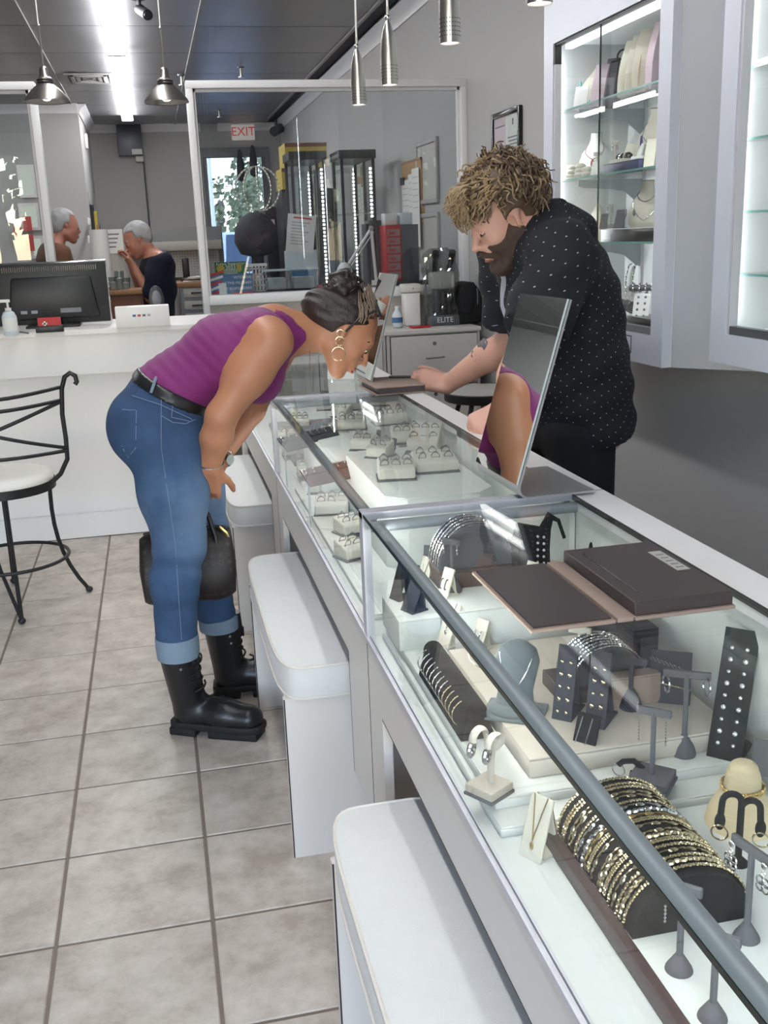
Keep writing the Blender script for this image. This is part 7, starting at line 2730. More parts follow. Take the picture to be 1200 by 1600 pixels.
# ------------------------------------------------------------------ the bearded man leaning on the counter
def man():
    root = thing('person', 'bearded man with curly blond hair in a black dotted shirt, leaning on the counter', 'person', (1.24, 2.86, 0.0))
    yc = 2.86
    F = Field((0.70, 2.30, 0.0), (1.62, 3.52, 1.72), 0.0062)
    lat = (0, 1, 0)
    pel = A((1.25, yc, 0.86))
    wai = A((1.205, yc, 1.02))
    che = A((1.145, yc, 1.26))
    upc = A((1.115, yc, 1.385))
    nb = P3(858, 350, yc)
    shn, shf = P3(880, 398, 2.665), A((1.075, 3.06, 1.395))
    F.rc(pel, wai, 0.118, 0.112, 0.04, lat, 1.4)
    F.rc(wai, che, 0.114, 0.122, 0.05, lat, 1.42)
    F.rc(upc + A((0.03, 0, 0)), P3(862, 350, yc) + A((0.045, 0, -0.035)), 0.098, 0.070, 0.05, lat, 1.25)
    F.rc(che, upc, 0.126, 0.098, 0.05, lat, 1.5)
    F.rc(shn + A((0.0, 0.02, 0)), shf - A((0, 0.02, 0)), 0.070, 0.070, 0.06)
    hd = Head(P3(807, 339, 2.765) + A((0, 0.078, 0)), (-0.87, -0.03, -0.49), (-0.49, 0, 0.87), 1.07)
    tors0 = F.copy()
    F.rc(nb + A((0.01, 0, -0.03)), hd.p(-0.028, 0, -0.035), 0.066, 0.060, 0.04)
    torso = F.copy()
    hd.grow(F, male=True)
    eln, wrn = P3(818, 560, 2.55), P3(788, 640, 2.50)
    elf, wrf = P3(800, 532, 3.16), P3(700, 600, 3.34)
    S_ = F.copy()
    S_.F = tors0.F.copy()
    for (a, b, c, nm) in ((shn, eln, wrn, 'n'), (shf, elf, wrf, 'f')):
        F.rc(a, b, 0.062, 0.048, 0.035)
        F.rc(b, b + (c - b) * 0.35, 0.048, 0.050, 0.02)
        F.rc(b + (c - b) * 0.35, c, 0.049, 0.031, 0.02)
    # far hand closed over the edge of the small folder, near hand a loose fist on the ledge
    hand(F, wrf, P3(655, 592, 3.37) - wrf, (-0.1, -0.75, 0.65), -1, (0.55, 0.95, 0.7), 1.1)
    hand(F, wrn, A((-0.80, -0.10, -0.30)), (-0.30, -0.45, 0.85), 1, (1.1, 1.25, 0.8), 1.05)
    for dy in (-0.095, 0.095):
        hip = pel + A((-0.05, dy, -0.02))
        F.rc(hip, A((1.215, yc + dy * 1.15, 0.48)), 0.080, 0.056, 0.03)
        F.rc(A((1.215, yc + dy * 1.15, 0.48)), A((1.235, yc + dy * 1.2, 0.09)), 0.055, 0.040, 0.03)
    skin_obj('body', F.mesh(), 'skin_man', root, 2)
    hd.features(root, 'beard', 'skin_man', -35)

    # shirt: loose over the torso, short sleeves
    Sh = S_
    Sh.rc(pel + A((-0.005, 0, -0.13)), wai, 0.138, 0.122, 0.05, lat, 1.38)
    Sh.rc(wai, che, 0.124, 0.126, 0.05, lat, 1.40)
    Sh.rc(A((1.245, yc, 1.02)), A((1.205, yc, 1.25)), 0.095, 0.105, 0.05, lat, 1.5)
    sb = Sh.F.copy()
    for (a, b, f_) in ((shn, eln, 0.74), (shf, elf, 0.80)):
        Sh.rc(a, a + (b - a) * f_, 0.080, 0.083, 0.04)
    X, Y, Z = F.ax[0][:, None, None], F.ax[1][None, :, None], F.ax[2][None, None, :]
    wob = 0.004 * np.sin(22 * X + 30 * Z + 8 * Y) + 0.003 * np.sin(60 * Z - 24 * X + 15 * Y)
    sf = Sh.F - 0.012 + wob
    hemz = 0.765 + 0.28 * (X - 1.25) * 0 + 0.03 * np.cos((Y - yc) * 14) * 0
    sf = np.maximum(sf, 0.805 - 0.05 * np.clip((X - 1.2) * 4, -1, 1) * -1 - Z + 0 * Y)
    # sleeve ends
    for (a, b, f_) in ((shn, eln, 0.74), (shf, elf, 0.80)):
        n_ = nrm(b - a)
        p = a + (b - a) * f_
        near = np.sqrt((X - p[0]) ** 2 + (Y - p[1]) ** 2 + (Z - p[2]) ** 2) < 0.17
        only = near & (sb > 0.010)
        sf = np.where(only, np.maximum(sf, Sh.half(p, n_)), sf)
    # neck opening: slanted cut and an open front
    _na = nb + A((0.01, 0, -0.03))
    _nx = nrm(hd.p(-0.028, 0, -0.035) - _na)
    hole = F.copy()
    hole.F[:] = 0.2
    hole.rc(_na + _nx * 0.012, _na + _nx * 0.2, 0.066, 0.066, 0.0)
    sf = np.maximum(sf, -hole.F)

    class UV:
        period = 0.03 * 36

        def __call__(self, V):
            cx = 1.20 + 0 * V[:, 2]
            a = np.arctan2(V[:, 1] - yc, V[:, 0] - cx)
            return np.stack([(a / (2 * np.pi)) * self.period, V[:, 2] * 1.02 + 0.25 * np.abs(V[:, 0] - cx)], 1)
    shirt = skin_obj('shirt', Sh.mesh(sf), 'shirt_dots', root, 2, uv=UV())
    off = A(root.location)
    # collar: a standing band round the neck, open in front
    na = nb + A((0.01, 0, -0.03))
    nx = nrm(hd.p(-0.028, 0, -0.035) - na)
    Cf = Field(tuple(na - 0.17), tuple(na + 0.17), 0.004)
    Cf.rc(na - nx * 0.03, na + nx * 0.12, 0.082, 0.070, 0.0)
    CX, CY, CZ = Cf.ax[0][:, None, None], Cf.ax[1][None, :, None], Cf.ax[2][None, None, :]
    axl = (CX - na[0]) * nx[0] + (CY - na[1]) * nx[1] + (CZ - na[2]) * nx[2]
    fwd = nrm(A((-1, 0, 0)) - nx * (A((-1, 0, 0)) @ nx))
    ff = (CX - na[0]) * fwd[0] + (CY - na[1]) * fwd[1] + (CZ - na[2]) * fwd[2]
    up_ = 0.062 - 0.35 * np.clip(ff, 0, 0.2)
    ex = 0.30 * np.clip(up_ - axl, 0, 0.05)
    cf = np.maximum(np.maximum(Cf.F - 0.009 - ex, -(Cf.F - 0.003)), np.maximum(axl - up_, 0.008 - axl))
    cf = np.maximum(cf, np.minimum(ff - 0.045, 0.020 - np.abs(CY - yc) + 0 * CX + 0 * CZ))

    class UV2:
        period = 10.0

        def __call__(self, V):
            return np.stack([np.arctan2(V[:, 1] - yc, V[:, 0] - na[0]) * 0.08, V[:, 2]], 1)
    skin_obj('collar', Cf.mesh(cf), 'shirt_dots', root, 2, uv=UV2())
    # pale undershirt in the open neck
    us = np.maximum(torso.F - 0.006, Sh.half(_na + _nx * 0.045, _nx))
    us = np.maximum(us, X - nb[0] + 0.02 + 0 * Y + 0 * Z)
    us = np.maximum(us, np.abs(Y - yc) - 0.065 + 0 * X + 0 * Z)
    us = np.maximum(us, 1.18 - Z + 0 * X + 0 * Y)
    skin_obj('undershirt', torso.mesh(us), 'tshirt_grey', root, 1)
    # shirt placket and buttons on the front
    pk = []
    for z in np.linspace(0.85, 1.33, 14):
        for x in np.arange(0.75, 1.3, 0.004):
            i = ((A((x, yc, z)) - Sh.lo) / Sh.h).astype(int)
            if sf[tuple(i)] < 0.004:
                pk.append((x - off[0], 0.0, z - off[2]))
                break
    if len(pk) > 3:
        obj('placket', MB().tube(pk, 0.014, 6, sq=0.3), 'shirt_dots', shirt)
    # trousers and shoes
    Pt = F.copy()
    Pt.F[:] = 0.2
    lg = A((-0.055, 0, 0))
    Pt.rc(pel + lg + A((0, 0, -0.02)), pel + lg + A((0, 0, 0.06)), 0.112, 0.11, 0.03, lat, 1.4)
    for dy in (-0.095, 0.095):
        Pt.rc(pel + lg + A((0.0, dy, -0.02)), lg + A((1.265, yc + dy * 1.15, 0.48)), 0.098, 0.076, 0.03)
        Pt.rc(lg + A((1.265, yc + dy * 1.15, 0.48)), lg + A((1.285, yc + dy * 1.2, 0.06)), 0.075, 0.066, 0.03)
    pf = np.maximum(np.maximum(Pt.F - 0.004, Z - 0.92 + 0 * X + 0 * Y), 0.045 - Z + 0 * X + 0 * Y)
    skin_obj('trousers', Pt.mesh(pf), 'pants_black', root, 2)
    for dy in (-0.115, 0.115):
        m = MB()
        m.ball((1.17 - off[0], dy, 0.045), (0.13, 0.05, 0.045), 18, 10)
        m.box((1.05 - off[0], dy - 0.045, 0.0), (1.29 - off[0], dy + 0.045, 0.022))
        obj('shoe', m, 'leather_black', root, smooth=50)

    # hair: curly mop; beard and moustache
    Hh = Field(tuple(hd.o - 0.22), tuple(hd.o + 0.25), 0.005)
    k = hd.k
    Hh.ell(hd.p(-0.018, 0, 0.058), [0.112 * k, 0.090 * k, 0.098 * k], hd.M, 0.02)
    Hh.ell(hd.p(-0.070, 0, -0.005), [0.050 * k, 0.066 * k, 0.070 * k], hd.M, 0.03)
    Hh.ell(hd.p(0.062, 0, 0.100), [0.036 * k, 0.058 * k, 0.026 * k], hd.M, 0.02)
    hx, hy, hz = Hh.ax[0][:, None, None] - hd.o[0], Hh.ax[1][None, :, None] - hd.o[1], Hh.ax[2][None, None, :] - hd.o[2]
    fa = (hx * hd.f[0] + hy * hd.f[1] + hz * hd.f[2]) / k
    ua = (hx * hd.u[0] + hy * hd.u[1] + hz * hd.u[2]) / k
    sa = (hx * hd.s[0] + hy * hd.s[1] + hz * hd.s[2]) / k
    fr = np.where(ua > 0.066, -1.0, fa - 0.030)
    low = -(ua + 0.062)
    ear = 0.026 - np.sqrt((fa - 0.002) ** 2 + (ua + 0.004) ** 2) + 0 * sa
    lump = 0.006 * np.sin(80 * fa + 5) * np.sin(75 * ua + 2) * np.sin(70 * sa)
    hf_ = np.maximum(np.maximum(np.maximum(Hh.F + lump, fr), low), ear)
    cap = skin_obj('hair', Hh.mesh(hf_), 'hair_brown', root, 1)
    rg = random.Random(11)
    roots_b, roots_d = [], []
    for n_ in range(1250):
        v = nrm((rg.gauss(0, 1), rg.gauss(0, 1), rg.gauss(0, 1)))
        f_, s_, u_ = v
        p0 = (-0.018 + 0.110 * f_, 0.088 * s_, 0.055 + 0.098 * u_)
        if p0[2] < -0.04 or (p0[0] > 0.03 and p0[2] < 0.075) or (abs(p0[1]) > 0.045 and p0[2] < 0.062 and p0[0] > -0.042):
            continue
        nn = nrm(hd.f * f_ + hd.s * s_ + hd.u * u_)
        dn = -hd.u * 0.75 + (hd.f * 0.55 if p0[0] > 0 else -hd.f * 0.25) + A((0, 0, -0.2))
        fall = nrm(dn - nn * (dn @ nn) + A((rg.gauss(0, 0.25), rg.gauss(0, 0.25), rg.gauss(0, 0.25))))
        light = p0[0] > -0.005 + 0.03 * rg.gauss(0, 1) or rg.random() < 0.18
        (roots_b if light else roots_d).append((hd.p(*p0), nn, fall))
    for n_ in range(260):
        a_, b_ = rg.uniform(-1, 1), rg.uniform(0, 1)
        p0 = (0.066 + 0.034 * b_, 0.060 * a_ * (1 - 0.3 * b_), 0.128 - 0.042 * b_ ** 1.6)
        nn = nrm(hd.f * (0.3 + b_) + hd.s * a_ * 0.4 + hd.u * (1 - 0.7 * b_))
        fall = nrm(hd.f * 0.7 - hd.u * (0.3 + 0.8 * b_) + hd.s * (0.4 * a_ + rg.gauss(0, 0.25)))
        roots_b.append((hd.p(*p0), nn, nrm(fall - nn * (fall @ nn))))
    curls('blond_curls', cap, roots_b, 'hair_blond', rg, 0.062, 0.0075, 0.0034, 1.5)['kind'] = 'stuff'
    curls('brown_curls', cap, roots_d, 'hair_brown', rg, 0.058, 0.0075, 0.0034, 1.5)['kind'] = 'stuff'
    Bd = Field(tuple(hd.o - 0.2), tuple(hd.o + 0.2), 0.0045)
    tmp = Head.__new__(Head)
    tmp.__dict__.update(hd.__dict__)
    Bd.ell(hd.p(0.042, 0, -0.012), [0.050 * k, 0.058 * k, 0.085 * k], hd.M, 0.03)
    for s in (1, -1):
        Bd.rc(hd.p(0.0, s * 0.050, -0.045), hd.p(0.064, s * 0.016, -0.094), 0.025 * k, 0.020 * k, 0.02)
        Bd.rc(hd.p(0.012, s * 0.062, 0.02), hd.p(0.0, s * 0.056, -0.045), 0.012 * k, 0.018 * k, 0.02)
    Bd.ell(hd.p(0.074, 0, -0.098), [0.024 * k, 0.028 * k, 0.020 * k], hd.M, 0.02)
    bx, by, bz = Bd.ax[0][:, None, None] - hd.o[0], Bd.ax[1][None, :, None] - hd.o[1], Bd.ax[2][None, None, :] - hd.o[2]
    fa = (bx * hd.f[0] + by * hd.f[1] + bz * hd.f[2]) / k
    ua = (bx * hd.u[0] + by * hd.u[1] + bz * hd.u[2]) / k
    sa = np.abs(bx * hd.s[0] + by * hd.s[1] + bz * hd.s[2]) / k
    line = ua - (-0.045 - 0.95 * np.clip(0.055 - fa, -0.05, 0.1) * -1.1)
    upper = np.maximum(ua + 0.030 - 1.0 * np.clip(0.052 - fa, 0, 0.06), -1)
    mouth = 0.018 - np.sqrt(((fa - 0.10) * 1.0) ** 2 + ((ua + 0.061) * 1.9) ** 2 + (sa * 0.8) ** 2)
    bf = Bd.F - 0.0075 * k + 0.0018 * np.sin(140 * fa + 90 * sa) * np.sin(150 * ua)
    bf = np.maximum(np.maximum(np.maximum(bf, upper), 0.0 - fa - 0.004), mouth)
    bf = np.maximum(bf, 0.030 - np.sqrt((fa + 0.004) ** 2 + (ua - 0.004) ** 2) + 0 * sa)
    b_ = skin_obj('beard', Bd.mesh(bf), 'beard', root, 1)
    Mo = Field(tuple(hd.o - 0.2), tuple(hd.o + 0.2), 0.004)
    for s in (1, -1):
        Mo.rc(hd.p(0.105, s * 0.004, -0.047), hd.p(0.088, s * 0.030, -0.061), 0.0095 * k, 0.008 * k, 0.006)
        Mo.rc(hd.p(0.086, s * 0.030, -0.058), hd.p(0.074, s * 0.034, -0.085), 0.007 * k, 0.009 * k, 0.006)
    skin_obj('moustache', Mo.mesh(), 'beard', b_, 1)
    e_ = P3(812, 354, 2.757)
    obj('ear_stud', MB().ball(tuple(e_ - off), 0.0042, 10, 8), 'gold', root)
    # ring on the far hand
    r_ = P3(645, 604, 3.375)
    obj('finger_ring', MB().ring(tuple(r_ - off), 0.0115, 0.0026, 20, 6, axis=(0.8, 0.5, -0.4)), 'gold', root)
    # tattoos: flat ink shapes lying on the forearm
    dcam = lambda x_, y_: A(_ray(x_, y_))

    def on_skin(px, py):
        d = dcam(px, py)
        d = d / np.linalg.norm(d)
        o = A(CC)
        for s in np.arange(2.6, 3.9, 0.002):
            q = o + d * s
            i = ((q - F.lo) / F.h).astype(int)
            if (i < 0).any() or (i >= np.array(F.F.shape)).any():
                continue
            if F.F[tuple(i)] < 0.003:
                return q - d * 0.0005
        return None
    for nm, polys in (('tattoo', [(762, 512), (772, 510), (778, 518), (774, 527), (764, 528), (759, 521)]), ('tattoo', [(746, 538), (756, 528), (762, 534), (760, 545), (768, 548), (756, 556), (748, 550)]), ('tattoo', [(738, 548), (745, 552), (748, 562), (744, 569), (737, 566), (736, 556)])):
        cx, cy = sum(q[0] for q in polys) / len(polys), sum(q[1] for q in polys) / len(polys)
        polys = [(cx + 1.05 * (q[0] - cx), cy + 1.05 * (q[1] - cy)) for q in polys]
        ps = [on_skin(*q) for q in polys]
        if any(p is None for p in ps):
            continue
        cx, cy = sum(q[0] for q in polys) / len(polys), sum(q[1] for q in polys) / len(polys)
        c_ = on_skin(cx, cy)
        mid = [on_skin((q[0] + cx) / 2, (q[1] + cy) / 2) for q in polys]
        n_ = len(ps)
        vs = [tuple(p - off) for p in ps] + [tuple(p - off) for p in mid] + [tuple(c_ - off)]
        fs = [(i, (i + 1) % n_, n_ + (i + 1) % n_, n_ + i) for i in range(n_)] + [(n_ + i, n_ + (i + 1) % n_, 2 * n_) for i in range(n_)]
        obj(nm, MB().add(vs, fs), 'tattoo', root, smooth=80)
    return root


man()


# ------------------------------------------------------------------ two grey-haired workers in the back room
def worker(label, base, head_px, head_y, face, shirt, pose):
    root = thing('person', label, 'person', base)
    b = A(base)
    hp = P3(*head_px, head_y)
    fdir = nrm(face)
    F = Field(tuple(np.minimum(b, hp) - A((0.5, 0.45, 0.0)) * A((1, 1, 0)) - A((0, 0, 0))), tuple(np.maximum(b, hp) + A((0.45, 0.45, 0.25))), 0.011)
    lat = nrm(np.cross((0, 0, 1), fdir))
    pel = b + A((0, 0, 0.93))
    hd = Head(hp, face, (0, 0, 1) if abs(fdir[2]) < 0.5 else tuple(A((0, 0, 1)) + A((fdir[0], fdir[1], 0)) * 0.6), 1.02)
    nb = hd.p(-0.03, 0, -0.06) + A((-0.045 * fdir[0], -0.045 * fdir[1], -0.075))
    che = nb * 0.78 + pel * 0.22 - A((fdir[0], fdir[1], 0)) * 0.035
    F.rc(pel, (pel + che) / 2, 0.115, 0.12, 0.04, lat, 1.35)
    F.rc((pel + che) / 2, che, 0.12, 0.118, 0.04, lat, 1.4)
    sl, sr = che + lat * 0.165 + A((0, 0, 0.06)), che - lat * 0.165 + A((0, 0, 0.06))
    F.rc(sl, sr, 0.062, 0.062, 0.05)
    F.rc(che, nb, 0.085, 0.055, 0.04)
    F.rc(nb, hd.p(-0.028, 0, -0.04), 0.056, 0.052, 0.03)
    Sh = F.copy()
    hd.grow(F, male=True)
    arms = pose(hd, sl, sr, pel, fdir, lat)
    for (s_, e_, w_) in arms:
        F.rc(s_, e_, 0.052, 0.042, 0.03)
        F.rc(e_, w_, 0.042, 0.028, 0.02)
        dd = nrm(w_ - e_)
        hand(F, w_, dd, np.cross(dd, lat), 1, (0.5, 0.7, 0.5), 1.0)
        Sh.rc(s_, s_ + (e_ - s_) * 0.8, 0.066, 0.064, 0.03)
    for g in (-1, 1):
        F.rc(pel + lat * 0.09 * g, b + lat * 0.1 * g + A((0, 0, 0.5)), 0.085, 0.06, 0.03)
        F.rc(b + lat * 0.1 * g + A((0, 0, 0.5)), b + lat * 0.1 * g + A((0, 0, 0.06)), 0.058, 0.042, 0.03)
    skin_obj('body', F.mesh(), 'skin_old', root, 2)
    X, Y, Z = F.ax[0][:, None, None], F.ax[1][None, :, None], F.ax[2][None, None, :]
    sf = np.maximum(Sh.F - 0.014 + 0.004 * np.sin(30 * Z + 20 * X), b[2] + 0.84 - Z + 0 * X + 0 * Y)
    sf = np.maximum(sf, F.half(nb + A((0, 0, 0.01)), nrm(A((fdir[0] * 0.4, fdir[1] * 0.4, 1)))))
    skin_obj('shirt', F.mesh(sf), shirt, root, 2)
    P = F.copy()
    P.F[:] = 0.2
    P.rc(pel, pel + A((0, 0, -0.04)), 0.125, 0.12, 0.03, lat, 1.3)
    for g in (-1, 1):
        P.rc(pel + lat * 0.09 * g, b + lat * 0.1 * g + A((0, 0, 0.5)), 0.10, 0.078, 0.03)
        P.rc(b + lat * 0.1 * g + A((0, 0, 0.5)), b + lat * 0.1 * g + A((0, 0, 0.05)), 0.076, 0.065, 0.03)
    skin_obj('trousers', P.mesh(np.maximum(np.maximum(P.F, Z - 0.95 + 0 * X + 0 * Y), 0.03 - Z + 0 * X + 0 * Y)), 'pants_black', root, 2)
    for g in (-1, 1):
        c = lat * 0.1 * g
        obj('shoe', MB().ball((0, 0, 0), (0.13, 0.05, 0.05), 14, 8).xf(RZ(math.atan2(fdir[1], fdir[0]))), 'leather_black', root, loc=(c[0] + fdir[0] * 0.04, c[1] + fdir[1] * 0.04, 0.04), smooth=50)
    Hh = Field(tuple(hd.o - 0.2), tuple(hd.o + 0.22), 0.007)
    k = hd.k
    Hh.ell(hd.p(-0.018, 0, 0.048), [0.101 * k, 0.080 * k, 0.092 * k], hd.M, 0.02)
    Hh.ell(hd.p(-0.055, 0, 0.0), [0.052 * k, 0.064 * k, 0.06 * k], hd.M, 0.03)
    hx, hy, hz = Hh.ax[0][:, None, None] - hd.o[0], Hh.ax[1][None, :, None] - hd.o[1], Hh.ax[2][None, None, :] - hd.o[2]
    fa = (hx * hd.f[0] + hy * hd.f[1] + hz * hd.f[2]) / k
    ua = (hx * hd.u[0] + hy * hd.u[1] + hz * hd.u[2]) / k
    sa = (hx * hd.s[0] + hy * hd.s[1] + hz * hd.s[2]) / k
    fr = np.where(ua > 0.085, -1.0, fa - 0.02)
    ear = 0.028 - np.sqrt((fa - 0.002) ** 2 + (ua + 0.004) ** 2) + 0 * sa
    lump = 0.004 * np.sin(90 * fa) * np.sin(85 * ua + 1) * np.sin(80 * sa)
    skin_obj('hair', Hh.mesh(np.maximum(np.maximum(np.maximum(Hh.F + lump, fr), -(ua + 0.05)), ear)), 'hair_grey', root, 1)
    hd.features(root, 'hair_grey', 'skin_old')
    return root


worker('grey haired man in a navy polo, bending his face to his raised hands', (0.02, 8.2, 0), (216, 376), 8.1, (-0.9, -0.15, -0.42), 'polo_navy',
       lambda hd, sl, sr, pel, f, l: [(sr, sr + A((-0.10, -0.05, -0.27)), hd.p(0.13, -0.03, -0.13)), (sl, sl + A((-0.10, 0.05, -0.27)), hd.p(0.13, 0.05, -0.12))])
worker('grey haired man in a brown shirt, seen from the side behind the monitor', (-0.64, 8.5, 0), (101, 355), 8.4, (0.94, 0.3, -0.12), 'shirt_brown',
       lambda hd, sl, sr, pel, f, l: [(sr, sr + A((0.02, -0.05, -0.30)), sr + A((0.22, -0.02, -0.42))), (sl, sl + A((0.03, 0.03, -0.30)), sl + A((0.22, 0.02, -0.42)))])
# ------------------------------------------------------------------ nearest case: platforms and goods
D0 = ZD
GN = 'earring stands in the nearest case'
riser((0.372, 1.098, D0), (0.752, 1.80, D0 + 0.014), 'white lower step slab in the nearest case')
riser((0.380, 1.142, D0 + 0.014), (0.752, 1.80, D0 + 0.030), 'white upper step slab in the nearest case')
D1 = D0 + 0.030
_yb = at_z(930, 1172, ZD + 0.06).y
riser((0.440, _yb, D1), (0.752, 1.575, D1 + 0.030), 'wide beige padded platform on the white steps', 'beige_pad', bevel=0.004)
D2 = D1 + 0.030


def dz(px, py, z):
    p = at_z(px, py, z)
    return (p.x, p.y, z)


DT = 0.795
riser((0.456, 1.585, D1), (0.752, 1.80, DT), 'raised white tier at the far end of the nearest case')
riser((0.374, 1.66, D1), (0.452, 1.80, 0.760), 'narrow white block by the corner post of the nearest case')


def dzc(px, py, z, ymax):
    p = at_z(px, py, z)
    return (p.x * min(1.0, ymax / p.y), min(p.y, ymax), z)


# big black half round with the gold bracelets, on a tray edged in plum
riser((0.436, 0.36, D0), (0.72, 1.085, D0 + 0.012), 'white tray carrying the gold bracelets', 'deck_white')
o = obj('tray_edge', MB().box((0.421, 0.50, D0), (0.4345, 1.08, D0 + 0.022)), 'plum_strip', bevel=0.001)
tag(o, 'dark plum acrylic strip along the bracelet tray', 'strip')
zb = D0 + 0.012
n0, n1 = at_z(985, 1472, zb), at_z(1165, 1425, zb)
f0 = at_z(868, 1302, zb)
r_ = 0.070
hx = 0.5105
by0, by1 = 0.862, 1.072
t = thing('bracelet_display', 'black half round display block covered in gold bracelets', 'bracelet display', (hx, by0, zb))
poly = [(r_ * math.cos(a), 0.066 * math.sin(a) ** 0.85 if math.sin(a) > 0 else 0.0) for a in [PI * k / 24 for k in range(25)]]
obj('block', MB().prism(poly, 0, by1 - by0, 'y'), 'velvet_black', t, smooth=50)
q = random.Random(2)
for k in range(19):
    y = by0 + 0.012 + (by1 - by0 - 0.02) * k / 18
    rr = 0.0724
    w_ = q.uniform(-0.004, 0.004)
    a0, a1 = q.uniform(0.10, 0.35), PI - q.uniform(0.0, 0.12)
    kind = q.choice((0, 0, 1, 2, 3))
    pts = [(hx + (rr + 0.001) * math.cos(a0 + (a1 - a0) * i / 22), y + w_ * i / 22, zb + (0.0690) * max(0.0, math.sin(a0 + (a1 - a0) * i / 22)) ** 0.85 + 0.001) for i in range(23)]
    if kind == 0:
        m = chain_mesh(pts, 0.0030, 0.0042, 5)
    elif kind == 1:
        m = chain_mesh(pts, 0.0042, 0.0075, 6)
    elif kind == 2:
        m = chain_mesh(pts, 0.0024, 0.003, 5).join(chain_mesh([(a, b + 0.0036, c) for a, b, c in pts], 0.0024, 0.003, 5))
    else:
        m = chain_mesh(pts, 0.0036, 0.011, 6, 0.5)
    tone = ('gold_pale', 'gold', 'gold_pale', 'silver')[q.choice((0, 0, 0, 1, 2, 2, 2, 3))]
    nm = ['slim bead link', 'oval link', 'double row', 'long bar link'][kind]
    if k in (0, 18):
        lb = '%s gold bracelet at the %s end of the black half round' % (nm, ('near', 'far')[k > 0])
    else:
        lb = '%s %s bracelet on the black half round, %s from its near end' % (nm, 'silver' if tone == 'silver' else 'gold', ('', 'second', 'third', 'fourth', 'fifth', 'sixth', 'seventh', 'eighth', 'ninth', 'tenth', 'eleventh', 'twelfth', 'thirteenth', 'fourteenth', 'fifteenth', 'sixteenth', 'seventeenth', 'eighteenth')[k])
    o = obj('bracelet', m, tone, fix=False)
    tag(o, lb, 'bracelet', 'bracelets on the black half round')

# cream ramp with a fine chain
L = dz(832, 1352, D0)
L = (L[0], L[1] + 0.012, D0)
easel_card(L, -1.05, 'cream leaning necklace stand at the front of the nearest case', 0.034, 0.082, 0.32, 'cream', 'display card', 'cream cards in the nearest case')
pendant_on(L, -1.05, 0.32, 0.082, 0.034, 'fine gold chain with tiny pendant on the leaning cream stand', 'gold', None, 0.30)

# beige stand with two loops on a square base
L = dz(770, 1248, D1)
L = (L[0], L[1] + 0.015, D1)
t = thing('earring_stand', 'beige stand with two curled loops on a square base', 'earring stand', L, -1.0, GN)
obj('base', MB().box((-0.024, -0.024, 0), (0.024, 0.024, 0.004)), 'suede_grey', t)
obj('block', MB().box((-0.023, -0.023, 0.004), (0.023, 0.023, 0.016)), 'beige_pad', t, bevel=0.002)
obj('stem', MB().tube([(0, 0.003, 0.016), (0, 0.004, 0.05), (0, 0.008, 0.075)], [0.005, 0.006, 0.006], 8, sq=0.7), 'bust_linen', t)
for sx in (-0.013, 0.013):
    pts = [(sx * 0.3, 0.006, 0.066)] + [(sx, -0.004 + 0.014 * math.cos(a), 0.078 + 0.014 * math.sin(a)) for a in [math.radians(x_) for x_ in range(0, 200, 20)]]
    obj('loop', MB().tube(pts, 0.006, 8, sq=0.55), 'bust_linen', t, smooth=60)
    jewel('hoop_earring', MB().ring((sx, -0.020, 0.068), 0.0085, 0.0034, 18, 7, axis=(1, 0.3, 0)), 'silver', L, -1.0, ('left', 'right')[sx > 0] + ' chunky pearl silver hoop on the curled beige stand', 'earring', 'hoops on the curled beige stand')

# black roll with silver hoops
a, b = at_z(645, 1062, D1 + 0.02), at_z(705, 1125, D1 + 0.02)
t = thing('bracelet_roll', 'black velvet roll holding a row of beaded silver hoops', 'bracelet roll', (0.405, 1.43, D0 + 0.03))
ang = 0.0
pr = [(-0.024, 0.0), (0.026, 0.0), (0.030, 0.004), (0.016, 0.040)] + [(0.002 + 0.0165 * math.cos(x_), 0.044 + 0.0165 * math.sin(x_)) for x_ in [PI * 0.05 + PI * 0.9 * i / 8 for i in range(9)]] + [(-0.014, 0.038)]
obj('roll', MB().prism(pr, -0.125, 0.125, 'y'), 'velvet_black', t, bevel=0.003, smooth=50)
for k in range(12):
    yy = 1.43 + 0.110 - 0.0185 * k
    jewel('hoop_earring', chain_mesh([(0.397 + 0.0205 * math.cos(x_), yy + 0.004 * math.cos(x_), D0 + 0.060 + 0.0205 * math.sin(x_)) for x_ in [2 * PI * i / 20 for i in range(19)]], 0.0016, 0.003, 5), 'silver' if k < 8 else 'gold_pale', (0, 0, 0), 0, '%s beaded %s hoop from the far end of the black velvet roll' % (('first', 'second', 'third', 'fourth', 'fifth', 'sixth', 'seventh', 'eighth', 'ninth', 'tenth', 'eleventh', 'twelfth')[k], 'silver' if k < 8 else 'pale gold'), 'earring', 'beaded hoops on the black roll')

# cards and necklaces near the far end, customer side
for (px, py, w, h, lean, m_, lb, gem) in ((628, 985, 0.034, 0.075, 0.45, 'suede_grey', 'grey folded card with a fine silver necklace near the corner post', 'silver'),
                                          (690, 1010, 0.032, 0.080, 0.40, 'cream', 'cream card with a drop pendant beside the black roll', 'silver'),
                                          (614, 905, 0.03, 0.07, 0.35, 'velvet_black', 'black card close to the corner post of the nearest case', None),
                                          (652, 900, 0.03, 0.08, 0.35, 'cream', 'narrow cream card behind the light tube, far corner', 'gold_pale'),
                                          (634, 945, 0.035, 0.07, 0.45, 'suede_dark', 'dark grey card standing behind the folded grey card', None)):
    L = dz(px, py, D1) if py == 985 else dz(px, py, D2) if py == 1010 else dzc(px, py, 0.760, 1.77 if py < 940 else 1.70)
    easel_card(L, -1.15, lb, w, h, lean, m_, 'display card', 'cards at the far end of the nearest case')
    if gem:
        pendant_on(L, -1.15, lean, h, w, 'fine chain necklace on the ' + lb.split(' with ')[0].split(' behind ')[0], gem, None, 0.4, tail=False)

